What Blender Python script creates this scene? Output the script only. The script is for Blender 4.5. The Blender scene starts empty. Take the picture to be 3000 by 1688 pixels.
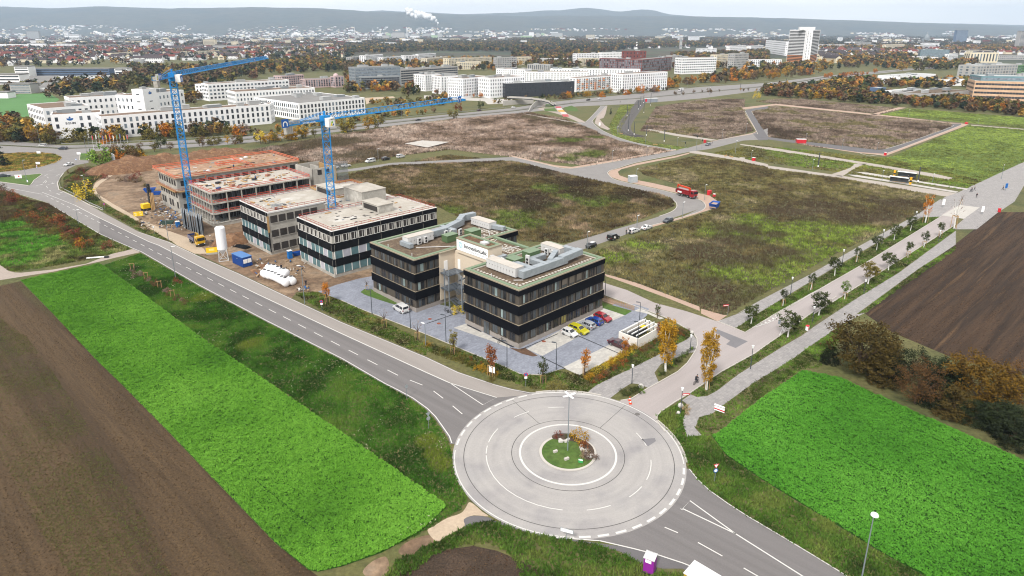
import bpy,math,random
import numpy as np
from mathutils import Vector,Matrix
random.seed(7)
RNG=np.random.default_rng(11)
SC=bpy.context.scene
COL=SC.collection

# ------------------------------------------------------------------ camera, sky, sun, exposure
CAM_H,FOC,PY,TH=60.0,1895.0,660.0,math.radians(16.76)   # metres, survey pixels, pitch
cam=bpy.data.cameras.new('camera')
cam.sensor_width=36.0
cam.lens=36.0*FOC/3000.0
cam.shift_y=-(844.0-PY)/3000.0
cam.clip_start,cam.clip_end=1.0,60000.0
camo=bpy.data.objects.new('camera',cam)
COL.objects.link(camo)
camo.location=(0,0,CAM_H)
camo.rotation_euler=(math.radians(90)-TH,0,0)
SC.camera=camo

SUN_EL,SUN_AZ=math.radians(48),math.radians(205)     # high, behind the camera and a little to its left
W=bpy.data.worlds.new('World')
SC.world=W
W.use_nodes=True
nt=W.node_tree
nt.nodes.clear()
def wn(t,**k):
    n=nt.nodes.new(t)
    for a,b in k.items():setattr(n,a,b)
    return n
wo=wn('ShaderNodeOutputWorld')
sky=wn('ShaderNodeTexSky',sky_type='NISHITA')
sky.sun_disc=False
sky.sun_elevation,sky.sun_rotation=SUN_EL,SUN_AZ
bg1=wn('ShaderNodeBackground');bg1.inputs[1].default_value=0.06
bg2=wn('ShaderNodeBackground');bg2.inputs[1].default_value=0.54
tc=wn('ShaderNodeTexCoord')
mp=wn('ShaderNodeMapping');mp.inputs['Scale'].default_value=(1.2,1.2,9.0)
nz=wn('ShaderNodeTexNoise');nz.inputs['Scale'].default_value=2.2;nz.inputs['Detail'].default_value=6;nz.inputs['Roughness'].default_value=.55
rp=wn('ShaderNodeValToRGB')
rp.color_ramp.elements[0].position=.32;rp.color_ramp.elements[0].color=(.80,.79,.785,1)
rp.color_ramp.elements[1].position=.66;rp.color_ramp.elements[1].color=(1.0,.965,.915,1)
mx=wn('ShaderNodeMixShader');mx.inputs[0].default_value=.93
lk=nt.links.new
lk(tc.outputs['Generated'],mp.inputs[0]);lk(mp.outputs[0],nz.inputs['Vector']);lk(nz.outputs['Fac'],rp.inputs[0])
lk(rp.outputs[0],bg2.inputs[0]);lk(sky.outputs[0],bg1.inputs[0])
lk(bg1.outputs[0],mx.inputs[1]);lk(bg2.outputs[0],mx.inputs[2]);lk(mx.outputs[0],wo.inputs[0])

sl=bpy.data.lights.new('sun','SUN')
sl.energy,sl.angle,sl.color=1.5,math.radians(10),(1.0,.96,.90)
so=bpy.data.objects.new('sun',sl);COL.objects.link(so)
so.rotation_euler=(math.radians(90)-SUN_EL,0,math.radians(180)-SUN_AZ)
so.location=(0,0,200)
SC.view_settings.view_transform='Standard'
SC.view_settings.look='None'
SC.view_settings.gamma=1.0
SC.view_settings.use_curve_mapping=False
SC.view_settings.exposure=1.55
SC.render.film_transparent=False
SC.cycles.filter_width=1.1

# ------------------------------------------------------------------ survey: photo measurement -> metres on the ground
CR={'V':(0,0,.85833),'c00':(0,0,3.4333),'c10':(750,0,3.4333),'c20':(1500,0,3.4333),'c30':(2250,0,3.4333),
      'd0':(0,400,3.4333),'d1':(400,400,3.4333),'d2':(1050,600,3.4333),'d3':(1250,750,3.22),
      'e0':(1500,250,3.4333),'e1':(2250,250,3.4333),'e2':(1600,500,3.4333),'e3':(2050,500,3.4333),
      'f0':(0,700,2.576),'f1':(0,1126,2.576),'f2':(1000,1126,2.576),'f3':(2000,1126,2.576),
      'g0':(1700,850,3.22),'g1':(2200,800,3.22),'g2':(450,600,5.152),'n':(0,0,1)}
CT,ST=math.cos(TH),math.sin(TH)
def nat(c,x,y):
    a,b,s=CR[c]
    return x/s+a,y/s+b
def G(c,x,y,z=0.0):
    """point of the horizontal plane at height z seen at a measured position"""
    px,py=nat(c,x,y)
    rx,up=(px-1500.0)/FOC,(PY-py)/FOC
    d=(rx,CT+up*ST,-ST+up*CT)
    t=(z-CAM_H)/d[2]
    return Vector((d[0]*t,d[1]*t,z))
def at_depth(c,x,y,Y):
    """point at distance Y north of the survey origin"""
    px,py=nat(c,x,y)
    rx,up=(px-1500.0)/FOC,(PY-py)/FOC
    d=(rx,CT+up*ST,-ST+up*CT)
    t=Y/d[1]
    return Vector((d[0]*t,Y,CAM_H+d[2]*t))
def GP(c,pts,z=0.0):return [G(c,x,y,z) for x,y in pts]
def ztop(base,c,x,y):
    """height of a thing standing at base whose top is seen at row y"""
    px,py=nat(c,x,y)
    up=(PY-py)/FOC
    k=base.y/(CT+up*ST)
    return CAM_H+(-ST+up*CT)*k
ANG=math.radians(44.27)
LO,LU=Vector((1.318,115.049,0)),Vector((math.cos(ANG),math.sin(ANG),0))
LW=Vector((-LU.y,LU.x,0))
def L(a,b,z=0.0):return LO+LU*a+LW*b+Vector((0,0,z))
def LP(pts,z=0.0):return [L(a,b,z) for a,b in pts]

# ------------------------------------------------------------------ colour and materials
KEXP=1.75
def lin(v):
    v /= 255.0
    return v/12.92 if v<=.04045 else ((v+.055)/1.055)**2.4
def C(r,g,b,k=KEXP):return tuple(min(.85,lin(x)/k) for x in (r,g,b))
MATS={}
def mat(name,col,rough=.8,var=.12,scale=1.0,metal=0.0,bump=0.0,bscale=None,spec=.3,objvar=0.0,cols=None,fine=0.0,fscale=8.0,stretch=None,rows=None,attr=None,trans=0.0,detail=5,coat=0):
    """procedural principled material: colour mottled by noise (world position), optional second colours, bump, attribute colour"""
    if name in MATS:return MATS[name]
    m=bpy.data.materials.new(name);m.use_nodes=True
    t=m.node_tree;N=t.nodes;K=t.links.new
    p=N['Principled BSDF']
    p.inputs['Roughness'].default_value=rough;p.inputs['Metallic'].default_value=metal
    p.inputs['Specular IOR Level'].default_value=spec
    if coat:p.inputs['Coat Weight'].default_value=coat;p.inputs['Coat Roughness'].default_value=.08
    geo=N.new('ShaderNodeNewGeometry');vec=geo.outputs['Position']
    if stretch:   # turn to the given direction, then scale along and across it
        q=N.new('ShaderNodeMapping');q.inputs['Rotation'].default_value=(0,0,-stretch[0]);K(vec,q.inputs[0])
        q2=N.new('ShaderNodeMapping');q2.inputs['Scale'].default_value=(stretch[1],stretch[2],1);K(q.outputs[0],q2.inputs[0]);vec=q2.outputs[0]
    def noise(s,d=detail,v=None):
        n=N.new('ShaderNodeTexNoise');n.inputs['Scale'].default_value=s;n.inputs['Detail'].default_value=d
        n.inputs['Roughness'].default_value=.6
        K(v or vec,n.inputs['Vector']);return n.outputs['Fac']
    def ramp(f,lo,hi,a,b):
        r=N.new('ShaderNodeValToRGB');e=r.color_ramp.elements
        e[0].position,e[1].position=lo,hi
        e[0].color=(*a,1);e[1].color=(*b,1);K(f,r.inputs[0]);return r
    def mul(a,b):
        q=N.new('ShaderNodeMix');q.data_type='RGBA';q.blend_type='MULTIPLY';q.inputs[0].default_value=1.0
        K(a,q.inputs[6]);K(b,q.inputs[7]);return q.outputs[2]
    if attr:
        a=N.new('ShaderNodeAttribute');a.attribute_name=attr;out=a.outputs['Color']
    elif cols:
        r=ramp(noise(scale),.3,.7,col,cols[-1]);e=r.color_ramp.elements
        for i,cc in enumerate(cols[:-1]):
            x=e.new(.3+.4*(i+1)/len(cols));x.color=(*cc,1)
        out=r.outputs[0]
    else:
        out=ramp(noise(scale),.25,.75,tuple(x*(1-var) for x in col),tuple(min(.95,x*(1+var)) for x in col)).outputs[0]
    if fine:
        out=mul(out,ramp(noise(fscale,3,geo.outputs['Position']),.3,.7,(1-fine,)*3,(1+fine,)*3).outputs[0])
    if rows:     # fine furrows along a direction
        q=N.new('ShaderNodeMapping');q.inputs['Rotation'].default_value=(0,0,-rows[0]);K(geo.outputs['Position'],q.inputs[0])
        q2=N.new('ShaderNodeMapping');q2.inputs['Scale'].default_value=(rows[1],rows[2],1);K(q.outputs[0],q2.inputs[0])
        out=mul(out,ramp(noise(1,2,q2.outputs[0]),.3,.7,(1-rows[3],)*3,(1+rows[3],)*3).outputs[0])
    if objvar:
        oi=N.new('ShaderNodeObjectInfo');mr=N.new('ShaderNodeMapRange')
        mr.inputs['To Min'].default_value=1-objvar;mr.inputs['To Max'].default_value=1+objvar
        K(oi.outputs['Random'],mr.inputs['Value']);hs=N.new('ShaderNodeHueSaturation')
        K(mr.outputs[0],hs.inputs['Value']);K(out,hs.inputs['Color']);out=hs.outputs[0]
    K(out,p.inputs['Base Color'])
    if bump:
        b=N.new('ShaderNodeBump');b.inputs['Strength'].default_value=bump;b.inputs['Distance'].default_value=.3
        K(noise(bscale or scale*6,4),b.inputs['Height']);K(b.outputs[0],p.inputs['Normal'])
    MATS[name]=m
    return m
def glass(name,col,rough=.08,spec=.6,rand=.35):
    m=mat(name,col,rough=rough,var=rand,scale=.45,spec=spec,detail=1)
    return m

# ------------------------------------------------------------------ mesh builder and object tags
class MB:
    def __init__(s):s.v,s.f,s.m=[],[],[]
    def add(s,vs,fs,mi=0):
        o=len(s.v);s.v+=[tuple(v) for v in vs]
        s.f+=[tuple(i+o for i in f) for f in fs];s.m+=[mi]*len(fs);return s
    def box(s,x0,x1,y0,y1,z0,z1,mi=0):
        v=[(x,y,z) for z in (z0,z1) for x,y in ((x0,y0),(x1,y0),(x1,y1),(x0,y1))]
        return s.add(v,[(3,2,1,0),(4,5,6,7),(0,1,5,4),(1,2,6,5),(2,3,7,6),(3,0,4,7)],mi)
    def prism(s,poly,z0,z1,mi=0):
        n=len(poly);v=[(p[0],p[1],z0) for p in poly]+[(p[0],p[1],z1) for p in poly]
        return s.add(v,[tuple(range(n-1,-1,-1)),tuple(range(n,2*n))]+[(i,(i+1)%n,n+(i+1)%n,n+i) for i in range(n)],mi)
    def tube(s,p,q,r0,r1=None,n=6,mi=0,cap=True):
        r1=r0 if r1 is None else r1
        p,q=Vector(p),Vector(q);d=(q-p)
        if d.length<1e-6:return s
        d.normalize();a=d.orthogonal().normalized();b=d.cross(a)
        v=[]
        for c,r in ((p,r0),(q,r1)):
            for i in range(n):
                t=2*math.pi*(i+.5)/n;v.append(c+a*(r*math.cos(t))+b*(r*math.sin(t)))
        f=[(i,(i+1)%n,n+(i+1)%n,n+i) for i in range(n)]
        if cap:f+=[tuple(range(n-1,-1,-1)),tuple(range(n,2*n))]
        return s.add(v,f,mi)
    def beam(s,p,q,w,h=None,mi=0):
        """rectangular bar, w across (horizontal), h along its own up direction"""
        h=w if h is None else h;p,q=Vector(p),Vector(q);d=(q-p).normalized()
        up=Vector((0,0,1)) if abs(d.z)<.95 else Vector((0,1,0))
        a=d.cross(up).normalized();b=a.cross(d)
        v=[c+a*(sx*w/2)+b*(sy*h/2) for c in (p,q) for sx,sy in ((-1,-1),(1,-1),(1,1),(-1,1))]
        return s.add(v,[(3,2,1,0),(4,5,6,7),(0,1,5,4),(1,2,6,5),(2,3,7,6),(3,0,4,7)],mi)
    def lathe(s,prof,c=(0,0,0),n=12,mi=0):
        v=[];k=len(prof)
        for r,z in prof:
            for i in range(n):
                t=2*math.pi*i/n;v.append((c[0]+r*math.cos(t),c[1]+r*math.sin(t),c[2]+z))
        f=[(j*n+i,j*n+(i+1)%n,(j+1)*n+(i+1)%n,(j+1)*n+i) for j in range(k-1) for i in range(n)]
        f+=[tuple(range(n-1,-1,-1)),tuple(range((k-1)*n,k*n))]
        return s.add(v,f,mi)
    def quad(s,a,b,c,d,mi=0):return s.add([a,b,c,d],[(0,1,2,3)],mi)
    def mesh(s,name,mats,smooth=False):
        me=bpy.data.meshes.new(name);me.from_pydata(s.v,[],s.f)
        for m in (mats if isinstance(mats,(list,tuple)) else [mats]):me.materials.append(m)
        if any(s.m):me.polygons.foreach_set('material_index',s.m)
        if smooth:me.polygons.foreach_set('use_smooth',[True]*len(s.f))
        me.update();return me
    def build(s,name,mats,parent=None,smooth=False,kind=None,loc=None,rot=0.0):
        return put(name,s.mesh(name,mats,smooth),parent,kind,loc,rot)
def put(name,me,parent=None,kind=None,loc=None,rot=0.0):
    o=bpy.data.objects.new(name,me);COL.objects.link(o)
    if parent:o.parent=parent
    if loc is not None:o.location=loc
    if rot:o.rotation_euler=(0,0,rot)
    if kind:o['kind']=kind
    return o
def tag(o,label,cat,group=None):
    o['label']=label;o['category']=cat
    if group:o['group']=group
    return o
def thing(name,label,cat,loc=(0,0,0),rot=0.0,group=None,scale=None):
    o=bpy.data.objects.new(name,None);COL.objects.link(o);o.empty_display_size=.3
    o.location=loc;o.rotation_euler=(0,0,rot)
    if scale:o.scale=scale if isinstance(scale,tuple) else (scale,)*3
    return tag(o,label,cat,group)
def dup(root,loc,rot=0.0,label=None,scale=None):
    r=root.copy();COL.objects.link(r);r.location=loc;r.rotation_euler=(0,0,rot)
    if label:r['label']=label
    if scale:r.scale=scale if isinstance(scale,tuple) else (scale,)*3
    for ch in list(root.children):
        c=ch.copy();COL.objects.link(c);c.parent=r
        for gch in list(ch.children):
            d=gch.copy();COL.objects.link(d);d.parent=c
    return r
def setmat(o,i,m):
    o.material_slots[i].link='OBJECT';o.material_slots[i].material=m
def sheet(name,pts,z,m,kind='structure',parent=None):
    """flat ground sheet from a world outline"""
    p=[Vector((q[0],q[1],0)) for q in pts]
    ar=sum(p[i].x*p[(i+1)%len(p)].y-p[(i+1)%len(p)].x*p[i].y for i in range(len(p)))
    if ar<0:p.reverse()
    b=MB();b.add([(q.x,q.y,z) for q in p],[tuple(range(len(p)))])
    return b.build(name,m,parent,kind=kind)
def smooth(pts,n=6,closed=False):
    """Catmull-Rom through points"""
    P=[Vector(p) for p in pts];k=len(P);out=[]
    for i in range(k if closed else k-1):
        a,b=P[i],P[(i+1)%k]
        z=P[(i-1)%k] if (closed or i>0) else a
        c=P[(i+2)%k] if (closed or i<k-2) else b
        for j in range(n):
            t=j/n;t2,t3=t*t,t*t*t
            out.append(.5*((2*a)+(b-z)*t+(2*z-5*a+4*b-c)*t2+(3*a-z-3*b+c)*t3))
    if not closed:out.append(P[-1])
    return out
def ribbon(name,pts,w,z0,z1,m,kind='structure',parent=None,off=0.0):
    """band of width w along a path; a solid strip when z1 > z0"""
    P=[Vector((p[0],p[1],0)) for p in pts];Lf,Rt=[],[]
    for i,p in enumerate(P):
        d=(P[min(i+1,len(P)-1)]-P[max(i-1,0)]).normalized();n=Vector((-d.y,d.x,0))
        Lf.append(p+n*(off+w/2));Rt.append(p+n*(off-w/2))
    b=MB();k=len(P)
    v=[(q.x,q.y,z1) for q in Lf]+[(q.x,q.y,z1) for q in Rt]
    f=[(i,k+i,k+i+1,i+1) for i in range(k-1)]
    if z0<z1:
        v+=[(q.x,q.y,z0) for q in Lf]+[(q.x,q.y,z0) for q in Rt]
        f+=[(2*k+i,i,i+1,2*k+i+1) for i in range(k-1)]+[(k+i,3*k+i,3*k+i+1,k+i+1) for i in range(k-1)]
    b.add(v,f)
    return b.build(name,m,parent,kind=kind)
# ------------------------------------------------------------------ numpy noise, point scatter, blade meshes
_T=RNG.random((256,256))
def vnoise(x,y):
    xi,yi=np.floor(x).astype(int),np.floor(y).astype(int);fx,fy=x-xi,y-yi
    fx,fy=fx*fx*(3-2*fx),fy*fy*(3-2*fy)
    g=lambda i,j:_T[(xi+i)&255,(yi+j)&255]
    return (g(0,0)*(1-fx)+g(1,0)*fx)*(1-fy)+(g(0,1)*(1-fx)+g(1,1)*fx)*fy
def fbm(x,y,s,oc=4):
    r,a,t=0,1.0,0
    for k in range(oc):
        r=r+a*vnoise(x/s*2**k+17.3*k,y/s*2**k+5.1*k);t+=a;a*=.55
    return r/t
def inside(px,py,poly):
    c=np.zeros(len(px),bool);n=len(poly)
    for i in range(n):
        x0,y0,x1,y1=poly[i][0],poly[i][1],poly[(i+1)%n][0],poly[(i+1)%n][1]
        if y0==y1:continue
        h=((y0>py) != (y1>py))&(px<(x1-x0)*(py-y0)/(y1-y0)+x0);c^=h
    return c
def sample(poly,dens,excl=(),far=None):
    xs,ys=[p[0] for p in poly],[p[1] for p in poly]
    n=int((max(xs)-min(xs))*(max(ys)-min(ys))*dens)
    x=RNG.uniform(min(xs),max(xs),n);y=RNG.uniform(min(ys),max(ys),n)
    k=inside(x,y,poly)
    for e in excl:k&=~inside(x,y,e)
    if far:k&=RNG.random(n)<np.clip((far/np.maximum(y,1))**1.3,.12,1)
    return x[k],y[k]
def tri_mesh(name,V,colr,m,kind='stuff',quads=False):
    """V: (n, 3 or 4, 3) corners; colr: (n,3) per face colour"""
    n,k=V.shape[:2]
    me=bpy.data.meshes.new(name)
    me.vertices.add(n*k);me.vertices.foreach_set('co',V.astype(np.float32).ravel())
    me.loops.add(n*k);me.loops.foreach_set('vertex_index',np.arange(n*k,dtype=np.int32))
    me.polygons.add(n);me.polygons.foreach_set('loop_start',np.arange(0,n*k,k,dtype=np.int32))
    if colr is not None:
        a=me.attributes.new('tint','FLOAT_COLOR','POINT')
        cc=np.ones((n,k,4),np.float32);cc[:,:,:3]=colr[:,None,:];a.data.foreach_set('color',cc.ravel())
    me.materials.append(m);me.update(calc_edges=True);me.validate()
    return me
def blades(x,y,per,h,w,lean,z=0.0,hv=.4):
    """per upright triangular blades round each point"""
    n=len(x);k=n*per
    X=np.repeat(x,per)+RNG.normal(0,w*.7,k);Y=np.repeat(y,per)+RNG.normal(0,w*.7,k)
    H=np.repeat(np.broadcast_to(h,n),per)*RNG.uniform(1-hv,1+hv,k)
    a=RNG.uniform(0,2*np.pi,k);ww=w*RNG.uniform(.6,1.3,k)
    dx,dy=np.cos(a)*ww/2,np.sin(a)*ww/2
    b=RNG.uniform(0,2*np.pi,k);ln=lean*H*RNG.uniform(.2,1,k)
    V=np.zeros((k,3,3));V[:,0,0],V[:,0,1]=X-dx,Y-dy;V[:,1,0],V[:,1,1]=X+dx,Y+dy
    V[:,2,0],V[:,2,1],V[:,2,2]=X+np.cos(b)*ln,Y+np.sin(b)*ln,H
    V[:,:,2]+=z;return V
def leaves(P,size,flat=.5,tri=False):
    """one randomly turned leaf quad per point; flat pulls them towards level"""
    n=len(P);d=RNG.normal(0,1,(n,3));d[:,2]=np.abs(d[:,2])+flat*2;d /= np.linalg.norm(d,axis=1)[:,None]
    a=np.cross(d,RNG.normal(0,1,(n,3)));a /= np.linalg.norm(a,axis=1)[:,None];b=np.cross(d,a)
    s=np.broadcast_to(size,n)[:,None]*RNG.uniform(.65,1.35,(n,1))/2
    if tri:return np.stack([P-a*s,P+a*s*.7-b*s*.8,P+a*s*.5+b*s],1)
    return np.stack([P-a*s,P-b*s*.7,P+a*s,P+b*s*.7],1)
def mixc(t,*cs):
    """piecewise blend of display colours along t in 0..1"""
    cs=np.array([C(*c) for c in cs]);t=np.clip(t,0,.9999)*(len(cs)-1);i=t.astype(int);f=(t-i)[:,None]
    return cs[i]*(1-f)+cs[i+1]*f
# ================================================================== ground, fields, hills
CROP_DIR,AVE_DIR=ANG+math.radians(93.6),math.radians(42.3)
M_ground=mat('verge_ground',C(92,104,54),scale=.05,cols=[C(116,112,70),C(82,92,52)],fine=.3,fscale=1.2,rough=.95,bump=.5,bscale=2)
M_plain=mat('far_plain',C(78,92,66),scale=.0035,cols=[C(92,84,68),C(66,76,60),C(104,112,84)],fine=.35,fscale=.012,rough=.95)
M_soil_l=mat('field_soil',C(86,68,48),scale=1,cols=[C(76,60,42),C(96,77,54),C(83,66,46),C(86,76,48)],stretch=(CROP_DIR,.006,.09),fine=.34,fscale=3.5,rough=.95,bump=.7,bscale=4,detail=3,rows=(CROP_DIR,.05,1.6,.16))
M_soil_r=mat('ploughed_soil',C(68,50,35),scale=1,cols=[C(80,60,43),C(55,41,30),C(118,90,62)],stretch=(AVE_DIR,.012,.30),fine=.34,fscale=2.6,rough=.95,bump=.8,bscale=3,detail=4,rows=(AVE_DIR,.06,1.1,.22))
M_soil_b=mat('bare_soil',C(88,70,56),scale=.2,cols=[C(76,62,50),C(98,80,66)],fine=.4,fscale=4,rough=.95,bump=.9,bscale=4)
M_crop_floor=mat('crop_floor',C(44,92,22),scale=.8,var=.3,rough=.95)
M_fallow=mat('fallow_ground',C(82,74,54),scale=.07,cols=[C(98,96,60),C(74,66,50)],fine=.35,fscale=.9,rough=.95,bump=.5,bscale=1.5)
M_meadow=mat('meadow_ground',C(116,140,56),scale=.05,cols=[C(100,124,52),C(128,146,66)],fine=.22,fscale=.8,rough=.95,bump=.3,bscale=1.5)
M_dirt=mat('site_dirt',C(150,122,98),scale=.11,cols=[C(126,104,84),C(172,146,120),C(142,128,112)],fine=.25,fscale=1.1,rough=.95,bump=.7,bscale=1.2)

sheet('plain',[(-9000,-300),(9000,-300),(13500,14500),(-13500,14500)],-.3,M_plain)
sheet('ground',[(-420,-120),(420,-120),(900,700),(900,1500),(-900,1500),(-900,500)],0,M_ground)

P_cropL=GP('V',[(52,706),(160,682),(250,664),(262,670),(360,741),(500,846),(634,935),(694,976),(858,1088),(980,1172),(1078,1241),(1116,1266),(1122,1277),(1060,1335),(960,1390),(860,1425),(800,1438),(776,1434),(693,1366),(623,1293),(526,1193),(416,1078),(305,966),(240,903),(133,789)])
P_cropR=[G('g1',480,920),G('g1',830,990),G('f3',1290,0),G('f3',1700,190),G('f3',2000,320),G('f3',2576,580),G('n',3300,1480),G('n',3300,2000),G('n',2960,1900)]+GP('f3',[(1830,1449),(1500,1270),(1240,1110),(860,880),(600,720),(330,540),(220,390)])+GP('g0',[(1290,1360),(1700,1030),(2000,830)])
sheet('field',[L(-190,118),L(-110,112),L(-64,112)]+GP('V',[(133,790),(240,904),(305,967),(416,1080),(526,1195),(623,1295),(693,1368),(790,1442)])+[L(-54,-32),L(-52,-50),L(-190,-50)],.008,M_soil_l)
sheet('crop_field',P_cropL,.012,M_crop_floor)
sheet('crop_field',P_cropR,.012,M_crop_floor)
sheet('field',GP('V',[(985,1460),(1010,1440),(1060,1408),(1120,1383),(1190,1373),(1250,1385),(1330,1420),(1390,1460)])+GP('n',[(1650,1760),(1500,1900),(1000,1900)]),.008,M_soil_b)
sheet('ploughed_field',[G('g1',1075,385),G('e1',2300,1275),G('e1',2575,1275),G('n',3400,640),G('n',3600,1150),G('n',3000,1100),G('g1',1900,800),G('g1',1330,560)],.008,M_soil_r)

P_a=GP('V',[(600,385),(820,345),(1000,318),(1180,297),(1330,284),(1420,300),(1520,340),(1690,382),(1480,418),(1330,400),(1130,376),(930,402),(820,420),(740,400)])
P_b=GP('V',[(825,450),(935,425),(1130,390),(1330,412),(1480,436),(1600,472),(1690,498),(1697,518),(1600,556),(1500,592),(1420,612),(1310,606),(1200,570),(1100,520),(970,490),(960,470)])
P_c=GP('V',[(1600,425),(1760,390),(1900,412),(2360,484),(2330,530),(2240,570),(2100,640),(1815,797),(1700,755),(1525,690),(1480,640),(1640,580),(1790,530),(1800,512),(1760,480),(1620,440)])
P_d=GP('V',[(1610,330),(1650,270),(1760,252),(1872,250),(1872,290),(1895,330),(1820,352),(1700,338)])
P_e=GP('V',[(1885,282),(1945,268),(2405,312),(2370,332),(2205,380),(2060,372),(1915,345)])
P_f=GP('V',[(1900,255),(1990,248),(2265,274),(2215,287),(1960,263)])
P_m1=GP('V',[(2215,289),(2285,273),(2575,296),(2700,306),(2700,336),(2440,310)])
P_m2=GP('V',[(2240,395),(2420,322),(2440,314),(2575,326),(2700,338),(2700,350),(2460,462),(2425,468),(2240,430),(2060,405)])
P_m3=GP('V',[(1335,270),(1380,262),(1440,275),(1490,310),(1360,290)])
P_m4=GP('V',[(1530,320),(1560,265),(1610,262),(1590,300),(1575,330),(1640,360),(1740,372),(1720,382),(1600,365),(1545,345)])
P_g=GP('V',[(1790,385),(1900,365),(2240,400),(2460,452),(2440,480),(2150,440),(1900,405)])
P_h=GP('V',[(590,400),(700,388),(930,398),(1010,383),(1130,371),(1130,377),(1010,391),(930,406),(830,424),(775,442),(700,430)])
for p in (P_h,P_a,P_b,P_c,P_d,P_e,P_f):sheet('fallow_plot',p,.006,M_fallow)
for p in (P_m1,P_m2,P_m4):sheet('meadow',p,.007,M_meadow)
# building-site dirt and the earth works behind it
P_dirt=GP('d0',[(930,480),(1010,420),(1150,340),(1420,215),(1960,160),(2300,150),(2700,180)])+GP('d1',[(1650,230),(1900,380),(2100,420)])+LP([(30,112),(32,80),(29,56),(-9,52),(-14,54)])+GP('f0',[(2240,400),(2200,450)])+GP('f0',[(2000,350),(1700,210),(1480,110)])+GP('d0',[(1860,1130),(1740,1060),(1500,940),(1360,820),(1000,600),(960,530)])
sheet('site_dirt',P_dirt,.01,M_dirt)

# distant hills: two ridges, skyline heights measured along the horizon
M_hill=mat('hill_forest',C(70,82,80),scale=.0016,cols=[C(88,88,78),C(60,74,76)],fine=.4,fscale=.01,rough=1,bump=1,bscale=.006)
def ridge(name,sky,r0,r1,m,seed):
    xs=[s[0] for s in sky];ys=[s[1] for s in sky]
    px=np.linspace(-300,3300,181);py=np.interp(px,xs,ys)+(fbm(px+seed,px*0+seed,55,3)-.5)*3
    b=MB();n=16
    for i,(x,y) in enumerate(zip(px,py)):
        top=at_depth('n',x,y,r1)
        for j in range(n+1):
            t=j/n;Y=r0+(r1-r0)*t;sm=t*t*(3-2*t)
            z=top.z*(sm*.9+.1*t)*(1+.12*(_T[i%256,j*7%256]-.5)*(1-t))
            b.v.append((top.x*Y/r1,Y,z if j else -1))
        b.v.append((top.x*1.12,r1*1.12,-1))
    k=n+2
    b.f=[(i*k+j,(i+1)*k+j,(i+1)*k+j+1,i*k+j+1) for i in range(len(px)-1) for j in range(k-1)];b.m=[0]*len(b.f)
    return b.build(name,m,smooth=True,kind='structure')
ridge('hills',[(-300,20),(0,20),(140,25),(291,19),(495,25),(750,21),(954,25),(1070,33),(1180,37),(1260,40),(1500,47),(1700,46),(1960,47),(2068,49),(2250,52),(2395,57),(2540,61),(2690,67),(2832,72),(3000,78),(3300,84)],6600,9800,M_hill,3)
ridge('mountains',[(-300,45),(900,45),(1000,38),(1070,33),(1114,30),(1172,34),(1260,37),(1362,41),(1500,38),(1596,30),(1640,31),(1710,22),(1760,28),(1814,34),(1887,27),(1920,31),(1955,41),(2100,55),(3300,80)],10600,12800,M_hill,9)
# ================================================================== roads, paths, markings
def asph(name,c,v=.08,st=None):return mat(name,C(*c),scale=.25 if not st else 1,var=v,fine=.06,fscale=5,rough=.9,stretch=st)
RD=ANG+math.radians(95)
M_as_dark=asph('asphalt_dark',(134,130,130),.16,(RD,.012,.8),)
M_as_lite=asph('asphalt_dusty',(172,165,160),.11,(RD,.02,.4))
M_as_round=mat('asphalt_roundabout',C(188,184,182),scale=.12,cols=[C(194,190,187),C(180,177,177)],fine=.05,fscale=4,rough=.9)
M_as_ave=asph('asphalt_avenue',(190,181,179),.09,(AVE_DIR,.03,.4))
M_as_mid=asph('asphalt_grey',(158,154,152),.09)
M_as_new=asph('asphalt_new',(122,119,121),.12)
M_conc=mat('concrete_light',C(214,209,202),scale=.3,var=.06,fine=.05,fscale=3,rough=.85)
M_kerb=mat('kerb_stone',C(218,212,204),scale=.8,var=.08,rough=.85)
M_white=mat('road_paint',C(240,238,234),scale=2,var=.06,rough=.7)
M_pink=mat('pink_gravel',C(202,174,156),scale=.3,var=.08,fine=.12,fscale=3,rough=.95)
M_sand=mat('sandy_track',C(208,188,164),scale=.2,var=.1,fine=.12,fscale=2,rough=.95)
M_track=mat('field_track',C(190,176,166),scale=.2,var=.1,fine=.1,fscale=2,rough=.95)
M_patch=mat('asphalt_patch',C(140,138,142),scale=.4,var=.1,rough=.9)
M_seam=mat('tar_seam',C(96,93,92),scale=1,var=.2,rough=.6)
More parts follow.
